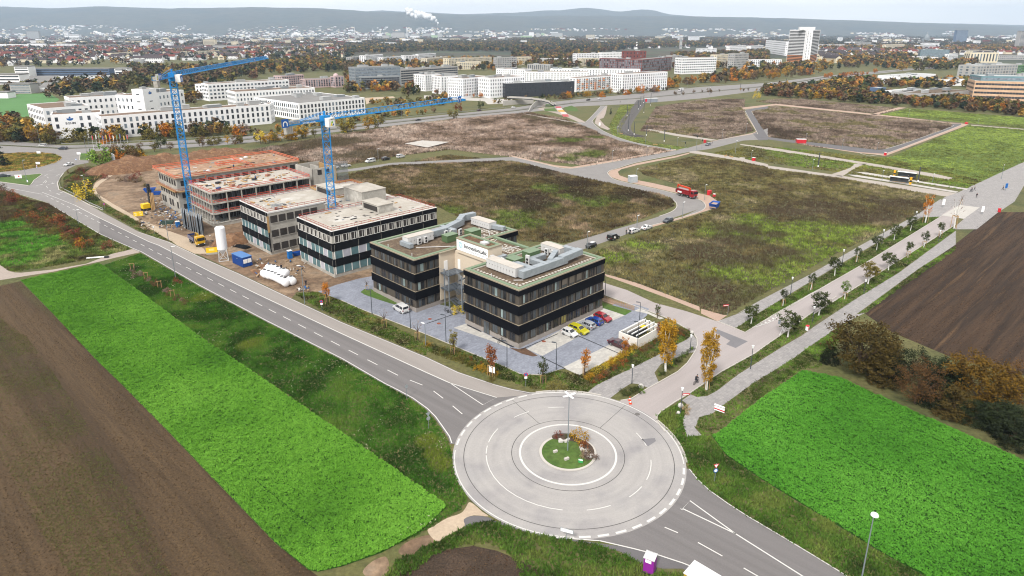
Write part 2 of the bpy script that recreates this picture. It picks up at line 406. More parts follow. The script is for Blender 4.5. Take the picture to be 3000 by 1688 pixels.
def tyre_marks(m,c):
    """worn concentric tyre bands and soft damp areas round a centre"""
    t=m.node_tree;N=t.nodes;K=t.links.new;p=N['Principled BSDF'];src=p.inputs['Base Color'].links[0].from_socket
    g=N.new('ShaderNodeNewGeometry');d=N.new('ShaderNodeVectorMath');d.operation='DISTANCE';d.inputs[1].default_value=c;K(g.outputs['Position'],d.inputs[0])
    n=N.new('ShaderNodeTexNoise');n.noise_dimensions='4D';n.inputs['Scale'].default_value=.07;n.inputs['Detail'].default_value=5;w=N.new('ShaderNodeMath');w.operation='MULTIPLY';w.inputs[1].default_value=.16;K(d.outputs['Value'],w.inputs[0]);K(w.outputs[0],n.inputs['W']);n.inputs['Scale'].default_value=9
    z=N.new('ShaderNodeVectorMath');z.operation='SCALE';z.inputs['Scale'].default_value=.006;K(g.outputs['Position'],z.inputs[0]);K(z.outputs[0],n.inputs['Vector'])
    r=N.new('ShaderNodeValToRGB');r.color_ramp.elements[0].position,r.color_ramp.elements[1].position=.34,.62;r.color_ramp.elements[0].color=(.91,.91,.915,1);K(n.outputs['Fac'],r.inputs[0])
    q=N.new('ShaderNodeTexNoise');q.inputs['Scale'].default_value=.16;q.inputs['Detail'].default_value=6;K(g.outputs['Position'],q.inputs['Vector'])
    r2=N.new('ShaderNodeValToRGB');r2.color_ramp.elements[0].position,r2.color_ramp.elements[1].position=.33,.50;r2.color_ramp.elements[0].color=(.80,.80,.83,1);K(q.outputs['Fac'],r2.inputs[0])
    for o in (r,r2):
        x=N.new('ShaderNodeMix');x.data_type='RGBA';x.blend_type='MULTIPLY';x.inputs[0].default_value=1;K(src,x.inputs[6]);K(o.outputs[0],x.inputs[7]);src=x.outputs[2]
    K(src,p.inputs['Base Color'])
def pavers(name,col,mort,w,h,rot,v=.08):
    m=mat(name,C(*col),scale=.35,var=v,fine=.1,fscale=2.5,rough=.85)
    t=m.node_tree;N=t.nodes;K=t.links.new;p=N['Principled BSDF']
    src=p.inputs['Base Color'].links[0].from_socket
    g=N.new('ShaderNodeNewGeometry');q=N.new('ShaderNodeMapping');q.inputs['Rotation'].default_value=(0,0,-rot)
    b=N.new('ShaderNodeTexBrick');b.inputs['Scale'].default_value=1;b.inputs['Brick Width'].default_value=w;b.inputs['Row Height'].default_value=h
    b.inputs['Mortar Size'].default_value=.02;b.inputs['Color1'].default_value=(1,1,1,1);b.inputs['Color2'].default_value=(.8,.8,.82,1);b.inputs['Mortar'].default_value=(mort,mort,mort,1)
    x=N.new('ShaderNodeMix');x.data_type='RGBA';x.blend_type='MULTIPLY';x.inputs[0].default_value=1
    K(g.outputs['Position'],q.inputs[0]);K(q.outputs[0],b.inputs[0]);K(src,x.inputs[6]);K(b.outputs[0],x.inputs[7]);K(x.outputs[2],p.inputs['Base Color'])
    return m
M_pav_blue=pavers('pavers_bluegrey',(166,171,184),.72,.8,.45,ANG,.1)
M_pav_grey=pavers('pavers_grey',(184,180,178),.7,.6,.5,AVE_DIR)
M_pav_lite=pavers('pavers_light',(224,220,212),.86,.9,.6,ANG,.05)

ROADS=[]          # outlines kept for the grass scatter
def road(name,pts,z,m):ROADS.append([(p[0],p[1]) for p in pts]);return sheet(name,pts,z,m)
Z1,Z2,Z3,Z4=.02,.026,.032,.038

# --- west junction: asphalt with grass islands on it
west=road('road',GP('d0',[(-500,560),(-500,20),(0,40),(200,70),(420,96),(900,108),(900,165),(800,170),(793,240),(890,242),(890,266),(760,290),(690,325),(640,368),(600,420),(577,470),(592,535),(745,610),(1000,745),(1000,985),(470,660),(240,590),(50,545)]),Z1,M_as_mid)
isl=[GP('d0',[(-500,200),(-100,182),(0,178),(250,166),(400,165),(540,178),(612,205),(620,228),(560,265),(400,312),(200,345),(0,362),(-500,400)]),
       GP('d0',[(-500,430),(0,415),(200,396),(405,376),(425,384),(345,440),(318,480),(290,496),(0,458),(-500,420)]),
       GP('d0',[(806,172),(920,172),(890,238),(800,238)])]
M_kgrass=mat('mown_grass',C(84,128,48),scale=.1,cols=[C(96,120,56),C(70,106,40)],fine=.25,fscale=1.5,rough=.95)
for p in isl:
    sheet('grass_island',p,.12,M_kgrass);ribbon('kerb',p+p[:1],.3,0,.135,M_kerb)
# --- main road
MR_L=GP('d0',[(1000,985),(1330,1130)])+GP('f0',[(1060,100),(1500,355),(2000,620),(2576,910)])+GP('f2',[(320,0),(430,55),(530,110),(640,190),(700,250),(760,335),(805,400),(822,450)])
MR_R=GP('f2',[(1900,80),(1640,60),(1430,62),(1290,35),(1160,0)])+GP('n',[(1343,1090),(1250,1046),(1000,943)])+GP('f0',[(2200,450),(1800,260),(1500,130)])+GP('d0',[(1700,1060),(1400,960),(1000,745)])
RC,RR=Vector((8.277,82.141,0)),17.06
tyre_marks(M_as_round,RC)
main=road('road',MR_L+[RC]+MR_R,Z1,M_as_dark)
MR_S=GP('d0',[(750,690),(1000,820),(1500,1060)])+GP('f0',[(1200,50),(1600,255),(2000,445),(2576,715)])+GP('d3',[(0,1102),(220,1200)])
sheet('road_lane',MR_S+GP('d3',[(660,1337)])+GP('f2',[(1430,80),(1290,40),(1160,5)])+GP('n',[(1343,1091),(1250,1048),(1000,945)])+GP('f0',[(2200,453),(1800,263),(1500,133)])+GP('d0',[(1705,1063),(1400,963),(1000,748),(745,612)]),Z2,M_as_lite)
def line(pts,w=.14,parent=None,z=Z3):return ribbon('lane_line',pts,w,z,z,M_white,parent=parent)
def dashes(pts,dash,gap,w,parent,start=0.0,z=Z3):
    P=[Vector((p[0],p[1],0)) for p in pts];s=-start;on=[]
    seg=[(P[i],P[i+1],(P[i+1]-P[i]).length) for i in range(len(P)-1)]
    tot=sum(q[2] for q in seg)
    def atl(d):
        for a,b,l in seg:
            if d<=l:return a.lerp(b,d/l)
            d-=l
        return P[-1]
    d=start
    while d+dash<tot:
        ribbon('lane_dash',[atl(d),atl(d+dash/2),atl(d+dash)],w,z,z,M_white,parent=parent);d+=dash+gap
line(MR_S,.2,main);line(GP('d0',[(-80,482),(200,540),(425,582)]),.16,west);line(GP('d0',[(420,560),(750,690)]),.16,west)
line(GP('d0',[(50,548),(240,594),(470,664)])+[p+LU*.3 for p in MR_L],.16,main)
line([p-LU*.25 for p in MR_R[:-1]],.12,main)
dashes(GP('d0',[(460,596),(860,795),(1200,970),(1590,1175)])+GP('f0',[(1560,292),(2240,640)])+GP('V',[(1000,944),(1080,976),(1130,1014),(1170,1048)]),3.0,2.95,.16,main)
line(GP('d3',[(220,1200),(530,1406),(660,1337),(220,1200)]),.16,main)
for s in ([(455,470),(470,450)],[(490,420),(470,405)],[(430,470),(465,440)],[(560,400),(600,380)],[(520,480),(530,465)],[(480,350),(540,335)],[(600,320),(660,308)],[(445,400),(480,380)],[(465,500),(480,520)],[(495,540),(515,552)],[(570,575),(605,590)]):
    ribbon('lane_dash',GP('d0',s),.15,Z3,Z3,M_white,parent=west)
for x,y in ((522,475),(400,487),(600,568)):       # turn arrows
    b=MB();b.box(-.1,.1,-1.6,.6,0,.002);b.add([(-.4,.5,.002),(.4,.5,.002),(0,1.5,.002)],[(0,1,2)])
    b.build('lane_arrow',M_white,west,loc=G('d0',x,y,Z3),rot=-ANG*.4)
# --- roundabout
def circ(r,a0=0,a1=360,n=96):return [RC+Vector((r*math.cos(math.radians(a0+(a1-a0)*i/n)),r*math.sin(math.radians(a0+(a1-a0)*i/n)),0)) for i in range(n+1)]
# --- south road, avenue, side street
S_L=GP('f2',[(1500,1140),(1620,1158),(1950,1182),(2200,1240),(2400,1292),(2576,1350)])+GP('n',[(2210,1733),(2500,1860)])
S_R=GP('n',[(3300,2100),(2900,1910),(2481,1688)])+GP('f3',[(1000,1300),(750,1150),(480,990),(340,900),(200,800),(110,715),(50,640)])
south=road('road',S_L+S_R+[RC],Z1,M_as_dark)
shoulder=sheet('road_shoulder',GP('f2',[(1100,1020),(1250,1075),(1500,1150),(1900,1205),(2100,1262),(2260,1350),(2420,1392),(2576,1392),(2700,1470),(2700,1400),(2400,1290),(2200,1236),(1620,1155),(1300,1060)]),.016,M_as_new)
line([p+LU*.0 for p in S_L[1:]],.16,south);line([p for p in S_R[2:]],.14,south)
line(GP('f3',[(930,1465),(400,1130),(0,940),(55,880),(400,1130)]),.18,south);line(GP('f2',[(2576,950),(2560,940)]),.1,south)
for s in ((('f3',115,1195),('f3',300,1298)),(('f3',460,1388),('f3',620,1480)),(('f2',2440,1080),('f2',2540,1122))):
    ribbon('lane_dash',[G(*s[0]),G(*s[1])],.16,Z3,Z3,M_white,parent=south)
ave=road('avenue',GP('g0',[(440,0),(700,120),(1000,200),(1290,295),(1420,345),(1555,402)])+GP('n',[(2274,922),(2440,823)])+GP('e3',[(1710,905),(2440,455)])+GP('e1',[(1740,1305),(1880,1215)])+GP('n',[(2800,660)])+GP('e3',[(2575,545),(1140,1449)])+GP('g0',[(2200,205),(1870,440),(1640,602),(1330,772),(1040,970),(890,1060),(760,1150),(725,1190),(722,1240),(760,1300)])+[RC]+GP('g0',[(250,1020),(330,1045),(400,1045),(480,1028),(620,940),(750,868),(920,772),(1010,690),(1080,585),(1105,520),(1100,460),(1062,402),(860,282),(560,168),(215,45)])+LP([(33.3,8),(39.4,12)]),Z1+.004,M_as_ave)
road('street',LP([(33.2,2),(39.6,2),(39.6,29.8),(118,29.5)])+GP('e0',[(1700,1330),(1880,1275),(1940,1235),(1938,1190),(1870,1148),(1640,1090),(1430,1040),(1100,968),(1000,930),(960,885),(985,858),(1080,830),(1250,778),(1640,700),(1790,668),(2000,640),(2330,556),(2575,545),(2575,430),(2420,492),(2070,552),(1760,632),(1650,657),(1350,712),(980,782),(600,842),(430,825),(300,792),(0,722)])+GP('d1',[(2575,265),(2200,320),(1880,360),(1800,380),(1860,385),(2200,345),(2575,290)])+GP('e0',[(0,757),(500,882),(1000,990),(1500,1100),(1600,1140),(1650,1182),(1655,1230),(1600,1275),(1480,1320),(1320,1370),(1040,1449)])+LP([(55.5,36.3),(33.2,36.3)]),Z1+.002,M_as_mid)
road('street',GP('e0',[(2420,485),(2462,470),(2345,260),(2360,245),(2575,212),(2575,240),(2430,258),(2412,268),(2575,520),(2575,550),(2480,555)]),Z2,M_as_new)
road('street',GP('e1',[(0,520),(200,548),(600,592),(1100,650),(1190,640),(1420,570),(1840,420),(1850,402),(1820,385),(1940,385),(1945,400),(1180,690),(900,672),(400,600),(0,545)]),Z2,M_as_new)
road('street',GP('e0',[(640,375),(740,372),(890,215),(880,205),(960,205),(950,215),(815,350),(822,385),(900,450),(1050,520),(1250,580),(1500,627),(1660,655),(1560,652),(1300,612),(1100,572),(900,500),(780,432)]),Z1,M_as_mid)
ra=road('roundabout',circ(RR,0,360,95)[:-1],Z2+.003,M_as_round)
ribbon('lane_line',circ(7.1),.3,Z4,Z4,M_white,parent=ra)
for r,w in ((8.33,.1),(15.4,.1)):ribbon('tar_seam',circ(r),w,Z3+.003,Z3+.003,M_seam,parent=ra)
for a0,a1 in ((118,122),(48,50)):ribbon('tar_seam',[circ(8.3,a0,a0,1)[0],circ(16.9,a0+2,a0+2,1)[0]],.08,Z3+.003,Z3+.003,M_seam,parent=ra)
for a0,a1 in ((150,168),(117,131),(172,181),(183,262),(277,293),(308,322),(330,352),(8,24),(88,101)):
    ribbon('lane_dash',circ(12.1,a0,a1,10),.13,Z4,Z4,M_white,parent=ra)
for k in range(10):ribbon('edge_dash',circ(16.7,270+k*8.1,275+k*8.1,4),.34,Z4,Z4,M_white,parent=ra)
for k in range(8):ribbon('edge_dash',circ(16.7,110+k*8.3,115.5+k*8.3,4),.3,Z4,Z4,M_white,parent=ra)
ribbon('lane_line',circ(16.75,178,268,40),.15,Z4,Z4,M_white,parent=ra)
ribbon('lane_line',circ(16.75,-9,107,50),.15,Z4,Z4,M_white,parent=ra)
sheet('asphalt_patch',GP('f2',[(2265,415),(2365,408),(2375,430),(2315,470)]),Z4,M_patch,parent=ra)
sheet('asphalt_patch',GP('g0',[(1290,370),(1580,485),(1465,548),(1375,512),(1415,480),(1270,400)]),Z3,M_patch,parent=ave)
b=MB();b.lathe([(.4,0),(.4,.01)],n=16);mh=b.build('manhole_cover',mat('cast_iron',C(120,116,114),rough=.6),ra,loc=G('g0',540,1170,Z4-.008))
# central island
isl_o=circ(4.243);ribbon('kerb',circ(4.05),.38,0,.14,M_kerb)
sheet('grass_island',circ(3.87)[:-1],.13,M_kgrass)
sheet('planting_bed',smooth(GP('f2',[(1600,385),(1720,378),(1800,420),(1880,460),(1910,520),(1890,575),(1850,570),(1810,520),(1830,470),(1760,440),(1680,425),(1600,420)]),3,True),.142,mat('bed_soil',C(96,80,68),scale=1,var=.3,rough=.95))
# avenue kerbs, verges, footpaths
def kerb(c,pts,w=.18,h=.13,extra=()):return ribbon('kerb',GP(c,pts)+list(extra),w,0,h,M_kerb)
kerb('g0',[(1290,295),(1420,345),(1555,402),(1640,350),(1830,232),(2240,0)]);kerb('e3',[(770,1449),(1710,905),(2440,455)])
kerb('g0',[(1040,970),(1330,772),(1640,602),(1870,440),(2200,205),(2420,60)]);kerb('e3',[(1140,1449),(2575,545)])
kerb('g0',[(380,1045),(480,1028),(620,940),(750,868),(920,772),(1010,690),(1080,585),(1105,520),(1100,460),(1062,402),(860,282),(560,168),(215,45)])
kerb('g0',[(1040,970),(890,1060),(760,1150),(725,1190),(722,1240),(800,1340)])
ribbon('kerb',circ(17.2,66,104,20),.22,0,.13,M_kerb);ribbon('kerb',circ(17.2,-8,30,20),.22,0,.13,M_kerb)
kerb('d0',[(577,470),(592,535),(745,605),(900,690),(1040,742)],.35);kerb('d0',[(640,368),(600,420),(577,470)],.35)
road('footpath',GP('g0',[(1290,295),(1420,345),(1460,362),(1500,340)])+GP('e3',[(560,1449),(690,1375),(1040,1160),(1440,925),(2000,600),(2250,455),(2440,440),(2440,300),(2420,288),(2190,440),(1600,762),(1100,1050),(600,1310),(360,1449)])+GP('g0',[(1700,120),(1500,220)]),Z1,M_pav_grey)
road('footpath',GP('g0',[(960,1040),(1040,985),(1100,1010),(1200,1000),(1290,950),(1500,790),(1900,540),(2090,430),(2200,350),(2576,100)])+GP('e3',[(1310,1449),(2000,1030),(2575,605),(2575,745),(2200,990),(1570,1449)])+GP('g1',[(1080,375),(870,480),(560,690),(380,820),(0,1055)])+GP('g0',[(1480,990),(1290,1130),(1240,1170),(1120,1200),(1100,1260),(1080,1300),(1145,1370),(1010,1390),(975,1290),(970,1220),(1010,1130),(1020,1090)]),Z1,M_pav_grey)
road('footpath',GP('g0',[(60,970),(150,900),(330,810),(480,740),(640,660),(760,600),(860,540),(1000,470),(1062,420),(1100,470),(1105,520),(1080,585),(1000,600),(760,700),(700,780),(740,868),(640,925),(560,890),(480,880),(400,930),(270,1030)]),Z1+.003,M_pav_grey)
road('footpath',GP('e1',[(1480,1330),(1640,1250),(1770,1130),(1920,1075),(2080,1000),(2575,770),(2700,720),(2700,1080),(2575,1010),(2480,1170),(2300,1290),(2100,1449),(1850,1449),(2000,1320)]),Z1+.001,M_pav_grey)
sheet('raised_crossing',GP('e1',[(1745,1310),(1930,1205),(2130,1230),(1970,1345)]),.05,M_conc)
# zebra-like hatched narrowing of the avenue
def hatch(c,A,B,n,cross):
    line(GP(c,A),.16,ave,Z4);line(GP(c,B),.12,ave,Z4)
    for p,q in cross:ribbon('hatch_bar',GP(c,[p,q]),.45,Z4,Z4,M_white,parent=ave)
hatch('g0',[(1640,352),(1730,325),(1810,295),(1845,270),(1880,218)],[(1640,350),(1880,210)],5,[((1705,318),(1725,330)),((1740,300),(1765,318)),((1775,283),(1800,300)),((1810,262),(1835,280)),((1845,240),(1860,258))])
hatch('g0',[(1875,437),(1895,390),(1920,345),(2010,335),(2060,300)],[(1875,440),(2060,310)],5,[((1910,370),(1930,395)),((1935,345),(1955,370))])
# pink gravel walks and pale paths of the new quarter
M_path=mat('pale_path',C(196,186,176),scale=.2,var=.06,fine=.08,fscale=2,rough=.95)
for c,pts,m in (('d3',[(1670,185),(1760,215),(2000,300),(2300,410),(2576,520),(2576,480),(2300,375),(2000,262),(1760,190),(1670,170)],M_pink),
                  ('g0',[(1140,176),(1350,235),(1385,238),(1300,298),(1240,270),(1140,222)],M_pink),
                  ('d3',[(1655,395),(1700,400),(1950,485),(2040,500),(1960,522),(1900,510),(1660,425)],M_pink),
                  ('e0',[(965,888),(985,858),(1080,835),(1250,785),(1640,712),(1790,676),(1780,690),(1640,728),(1250,805),(1100,845),(1065,870),(1080,905),(1160,935),(1420,985),(1640,1035),(1870,1085),(1990,1110),(2060,1160),(2080,1195),(2000,1250),(1700,1345),(1400,1430),(1395,1410),(1700,1325),(1890,1270),(1950,1225),(1935,1185),(1870,1140),(1640,1080),(1430,1032),(1100,960),(1000,925)],M_pink),
                  ('e0',[(0,722),(300,790),(430,822),(600,838),(980,778),(1350,708),(1660,652),(1640,642),(1350,692),(980,758),(600,822),(430,805),(300,775),(0,705)],M_pink),
                  ('e0',[(1760,632),(2070,548),(2420,480),(2455,462),(2320,250),(2310,225),(2575,195),(2575,210),(2345,242),(2330,255),(2470,472),(2440,500),(2070,570)],M_pink),
                  ('e1',[(0,195),(80,185),(900,270),(1830,375),(1940,383),(2020,395),(1180,712),(1090,698),(900,680),(400,605),(400,595),(900,668),(1180,690),(1945,400),(1930,388),(1820,385),(900,285),(80,202),(0,210)],M_pink),
                  ('e1',[(1030,293),(1310,222),(1390,225),(1090,298)],M_pink),('e1',[(2040,398),(2575,440),(2575,448),(2040,405)],M_path),
                  ('e1',[(0,622),(500,700),(1100,795),(1700,895),(1875,935),(1810,952),(1100,822),(500,725),(0,648)],M_path),
                  ('e0',[(2290,590),(2575,625),(2575,648),(2300,600)],M_path),('e0',[(1310,445),(1380,440),(1700,495),(2065,550),(2000,558),(1650,510)],M_path),
                  ('e0',[(1780,665),(1850,660),(2200,715),(2575,795),(2575,825),(2200,745),(1790,680)],M_path),('e1',[(0,808),(700,905),(1400,1010),(1890,1085),(1830,1125),(1500,1075),(750,940),(0,838)],M_path),
                  ('e1',[(640,895),(830,830),(870,790),(1000,790),(870,840),(740,920)],M_path),
                  ('e0',[(90,290),(120,285),(640,372),(640,385),(400,345)],M_path),('e0',[(260,240),(320,190),(520,270),(640,320),(740,370),(700,385),(540,315),(430,280)],M_track),
                  ('e0',[(910,210),(960,205),(940,290),(920,330),(880,340),(930,400),(990,440),(960,450),(880,420),(830,380),(850,320)],M_track)):
    road('path',GP(c,pts),Z1-.003,m)
for pts in ([(870,872),(1000,880),(1450,955),(2010,1042),(2000,1056),(1450,972),(980,898)],[(800,900),(900,905),(1400,985),(1915,1072),(1890,1084),(1400,1002),(870,920)]):road('tram_platform',GP('e1',pts),.1,M_conc)
# field track on the left and the sandy site road
road('track',GP('f0',[(-80,150),(0,195),(60,240),(110,254),(160,256),(400,232),(650,188),(850,112),(1000,78),(1030,75),(1055,102),(880,140),(760,170),(400,248),(150,288),(0,312),(-120,320),(-200,330),(-200,200)]),Z1-.002,M_track)
road('site_track',GP('d0',[(1100,380),(1165,338),(1240,300),(1400,220),(1440,210),(1300,285),(1200,345),(1010,475),(960,530),(985,582),(1140,680),(1300,770),(1400,832),(1560,895),(1700,950),(1880,1015),(2050,1130),(2080,1180),(1960,1180),(1780,1095),(1735,1060),(1560,960),(1440,880),(1300,810),(1140,720),(960,600),(925,530),(960,470)]),.018,M_sand)
road('bare_patch',smooth(GP('f2',[(650,1105),(700,1070),(800,1010),(900,975),(940,930),(965,890),(1010,915),(1060,960),(1110,998),(1000,990),(925,1020),(930,1070),(860,1110),(740,1182),(700,1175)]),3,True),.018,M_sand)
road('bare_patch',smooth(GP('f2',[(430,1270),(480,1200),(600,1150),(680,1140),(700,1190),(600,1240),(520,1300)]),3,True),.015,M_dirt)
road('bare_patch',smooth(GP('f2',[(160,1420),(230,1340),(330,1300),(360,1360),(340,1440),(240,1470)]),3,True),.015,M_dirt)
sheet('road_shoulder',smooth(GP('f2',[(920,1020),(1000,992),(1110,1005),(1140,1030),(1050,1040),(930,1075)]),3,True),.017,M_as_new)
for c,pts in (('e0',[(0,720),(300,789),(430,822),(600,839),(980,779),(1350,709),(1650,654),(1760,630)]),('e0',[(960,885),(985,858),(1080,830),(1250,778),(1640,700)]),('e0',[(960,885),(1000,930),(1100,968),(1430,1040),(1640,1090),(1870,1148),(1938,1190),(1940,1235),(1880,1275),(1700,1330),(1400,1412)]),('e0',[(1600,1140),(1650,1182),(1655,1230),(1600,1275),(1480,1320)]),('e0',[(2070,550),(2420,488),(2462,470),(2345,260),(2360,245),(2575,211)]),('e0',[(2575,241),(2430,258),(2412,268),(2430,300)]),('e0',[(950,208),(815,350),(822,385),(900,450),(1050,520),(1250,580),(1500,627),(1660,655)]),('e0',[(890,215),(740,370),(640,378)]),('e1',[(1850,402),(1840,420),(1420,570),(1190,640)]),('e1',[(1945,400),(1180,690),(900,672)]),('e0',[(1790,668),(2200,718),(2575,798)])):
    ribbon('kerb',smooth(GP(c,pts),3),.26,0,.12,M_kerb)
# highway behind the site: two carriageways, median
HW_lo=[(-300,470),(0,440),(180,445),(330,442),(560,432),(700,422),(948,391),(1122,372),(1318,349),(1500,335),(1690,312),(1870,304),(2050,289),(2250,263),(2330,250),(2420,231),(2660,207),(2900,190)]
HW_up=[(2900,186),(2660,201),(2413,223),(2330,233),(2250,243),(2050,255),(1870,274),(1690,291),(1590,302),(1500,317),(1318,335),(1122,354),(948,375),(700,402),(560,410),(330,422),(180,426),(0,411),(-300,400)]
hw=road('highway',GP('n',HW_lo+HW_up),Z1-.004,M_as_mid)
mid=[((a[0]+b[0])/2,(a[1]+b[1])/2) for a,b in zip(HW_lo,[(x,float(np.interp(x,[q[0] for q in HW_up[::-1]],[q[1] for q in HW_up[::-1]]))) for x,_ in HW_lo])]
ribbon('median_strip',GP('n',mid),2.2,0,.12,mat('median_grass',C(96,96,64),scale=.3,var=.3,rough=.95))
M_rail=mat('guard_steel',C(176,176,174),scale=1,var=.1,rough=.5)
def crash_barrier(label,pts,h=.75):
    t=thing('crash_barrier',label,'guard rail',pts[0]);o=pts[0];b=MB();c=MB()
    for p,q in zip(pts,pts[1:]):
        b.beam(p-o+Vector((0,0,h-.12)),q-o+Vector((0,0,h-.12)),.06,.3)
        n=max(1,int((q-p).length/4))
        for i in range(n):r=p.lerp(q,i/n)-o;c.beam(r,r+Vector((0,0,h-.05)),.1)
    b.build('rail',M_rail,t);c.build('posts',M_rail,t,kind='stuff');return t
crash_barrier('long steel guard rail along the middle of the highway',GP('n',mid[1:16]))
crash_barrier('steel guard rail along the far edge of the highway',GP('n',[(x,y-2) for x,y in HW_up[2:17]]))
crash_barrier('steel guard rail along the outside of the west junction bend',GP('d0',[(605,410),(590,455),(610,525),(740,590),(900,680),(1040,742)]))
# tram track
M_ballast=mat('track_ballast',C(112,108,106),scale=.8,var=.2,fine=.2,fscale=3,rough=.95)
TR=GP('e0',[(1300,520),(1200,500),(1140,470),(1125,420),(1160,350),(1220,270),(1275,200),(1310,150)])
TRs=smooth(TR,6)
ribbon('tram_bed',TRs,9,0,.1,M_ballast);ROADS.append([(p.x,p.y) for p in GP('e0',[(1100,440),(1230,200),(1330,180),(1330,250),(1240,400),(1250,470),(1310,525),(1200,515),(1120,490)])])
tr=thing('tram_track','curving double tram track of steel rails on dark ballast','tram track',TRs[0])
M_steel=mat('rail_steel',C(58,52,50),rough=.6)
for o in (-2.6,-1.1,1.1,2.6):ribbon('rail',[p-TRs[0] for p in TRs],.24,.1,.25,M_steel,kind='',parent=tr,off=o)
for k in range(5):     # painted bands on the ramp to the footbridge
    A=[((435,215),(488,213),(500,228),(443,230)),((443,231),(500,229),(515,248),(460,250)),((460,251),(515,249),(535,268),(472,268)),((482,269),(540,269),(558,292),(500,292)),((500,293),(560,293),(575,316),(515,318))][k]
    sheet('painted_band',GP('e0',A),.05,mat('band_%s'%'rwywr'[k],C(*{'r':(206,92,96),'w':(226,220,214),'y':(226,178,84)}['rwywr'[k]]),var=.06))
for pts in ([(520,225),(600,205),(660,235),(660,262),(560,262)],[(320,235),(430,230),(460,265),(330,262)],[(340,190),(420,195),(430,225),(330,225)]):sheet('grass_island',GP('e0',pts),.06,M_kgrass)
# pavements of the office lot
lot=road('pavement',GP('n',[(932,855),(985,835),(1050,817),(1110,806)])+LP([(10,60),(-2,40),(6,16),(27,0)])+LP([(31.5,0),(34.2,-3.5),(34.4,-7)])+GP('d3',[(2080,560),(1990,640),(1990,870),(1830,930),(1440,1125),(1300,1062),(1230,1078),(1160,1108),(1080,1122),(900,1118),(830,1092),(760,1055),(450,930),(0,742)])+GP('n',[(1050,903),(1000,880)]),.03,M_pav_blue)
for c,pts in (('d3',[(945,880),(1090,945),(1500,728),(1870,560),(1650,490),(1560,530)]),('d3',[(1280,1055),(1440,1125),(1830,930),(1990,868),(1990,810),(1800,800)]),('d3',[(255,680),(370,640),(560,735),(780,848),(785,872),(600,800)]),('d3',[(1960,520),(2010,495),(2120,540),(2240,590),(2200,600),(2080,545)])):
    sheet('pavement',GP(c,pts),.036,M_pav_lite)
ribbon('kerb',GP('n',[(1000,880),(1050,903)])+GP('d3',[(0,742),(450,930),(760,1055),(830,1092),(900,1118),(1080,1122),(1160,1108),(1230,1078)]),.12,0,.1,M_kerb)
M_drain=mat('drain_channel',C(52,54,58),rough=.6)
for a,q in (((0,640),(290,540)),((1070,948),(1310,1066)),((1430,755),(1845,935)),((890,885),(1240,735))):ribbon('drain_channel',GP('d3',[a,q]),.22,.034,.045,M_drain)
for c,x,y in (('d3',30,595),('d3',115,637),('d3',1105,806)):
    b=MB();b.lathe([(.42,0),(.42,.015)],n=14);tag(b.build('manhole_cover',mat('rust_iron',C(166,92,66),rough=.7),None,loc=G(c,x,y,.036)),['rusty round manhole cover in the forecourt pavers near the drain','rusty round manhole cover beside the forecourt grating','rusty round manhole cover in the empty parking bays'][[30,115,1105].index(x)],'manhole cover')
sheet('planting_bed',GP('d3',[(775,865),(860,880),(930,870),(1050,945),(1000,950),(900,925)]),.045,mat('bed_mulch',C(110,84,66),scale=1.5,var=.35,rough=.95))
sheet('lawn',GP('d3',[(1655,440),(1940,520),(1870,562),(1652,488)]),.045,M_kgrass)
sheet('lawn',GP('d2',[(20,880),(60,850),(130,850),(200,885),(300,945),(420,990),(360,1005),(200,955),(60,905)]),.045,M_kgrass)
# ================================================================== the finished office and the building sites
M_black=mat('black_cladding',(.0045,.005,.0075),rough=.7,var=.15,scale=.6,spec=.06)
M_taupe=mat('taupe_frame',C(88,81,73,1.35),rough=.7,var=.08)
M_plinth=mat('plinth_render',C(168,160,154,1.5),rough=.85,var=.08,scale=.5,fine=.06)
M_trim=mat('beige_trim',C(176,164,142,1.7),rough=.6,var=.06)
M_green=mat('green_roof_sheet',C(138,160,130),rough=.6,var=.07,scale=.4)
M_greenbox=mat('green_metal',C(100,128,88),rough=.55,var=.06)
M_roofgr=mat('roof_gravel',C(134,116,94),scale=.6,cols=[C(112,94,78),C(160,142,118)],fine=.3,fscale=4,rough=.95,bump=.4)
M_slab=mat('roof_slab',C(232,226,216),var=.08,scale=2)
M_ahu=mat('white_metal',C(238,238,238),rough=.5,var=.04)
M_ahuroof=mat('unit_roof',C(222,214,204),rough=.7,var=.1,scale=.8)
M_duct=mat('galvanised_duct',C(184,193,200),rough=.4,var=.16,scale=1.2,metal=.2)
M_darkm=mat('dark_metal',C(58,60,64),rough=.5)
M_cream=mat('cream_render',C(236,220,198,1.55),rough=.85,var=.03,fine=.03)
M_doorw=mat('white_door',C(246,244,242,1.2),rough=.5,var=.02)
M_stair=mat('grey_steel',C(142,150,158,1.3),rough=.5,var=.08,metal=.2)
M_stairdk=mat('stair_grating',C(100,108,118),rough=.6,var=.12)
M_sign=mat('sign_white',C(250,250,252,1.1),rough=.5,var=.01)
G_dk=glass('glass_dark',C(46,48,52,1.4),spec=.4);G_md=glass('glass_mid',C(82,88,92,1.4),spec=.4);G_lt=glass('glass_pale',C(150,168,168,1.5));G_wm=glass('glass_warm',C(150,140,84,1.2))
GL=[G_dk,G_md,G_dk,G_md,G_dk,G_md,G_lt]
M_revshade=mat('reveal_shade',(.004,.004,.005),rough=.8)  # black stands in for the shade of a deep reveal
M_blind=mat('taupe_blind',C(110,102,92,1.4),rough=.6,var=.05)
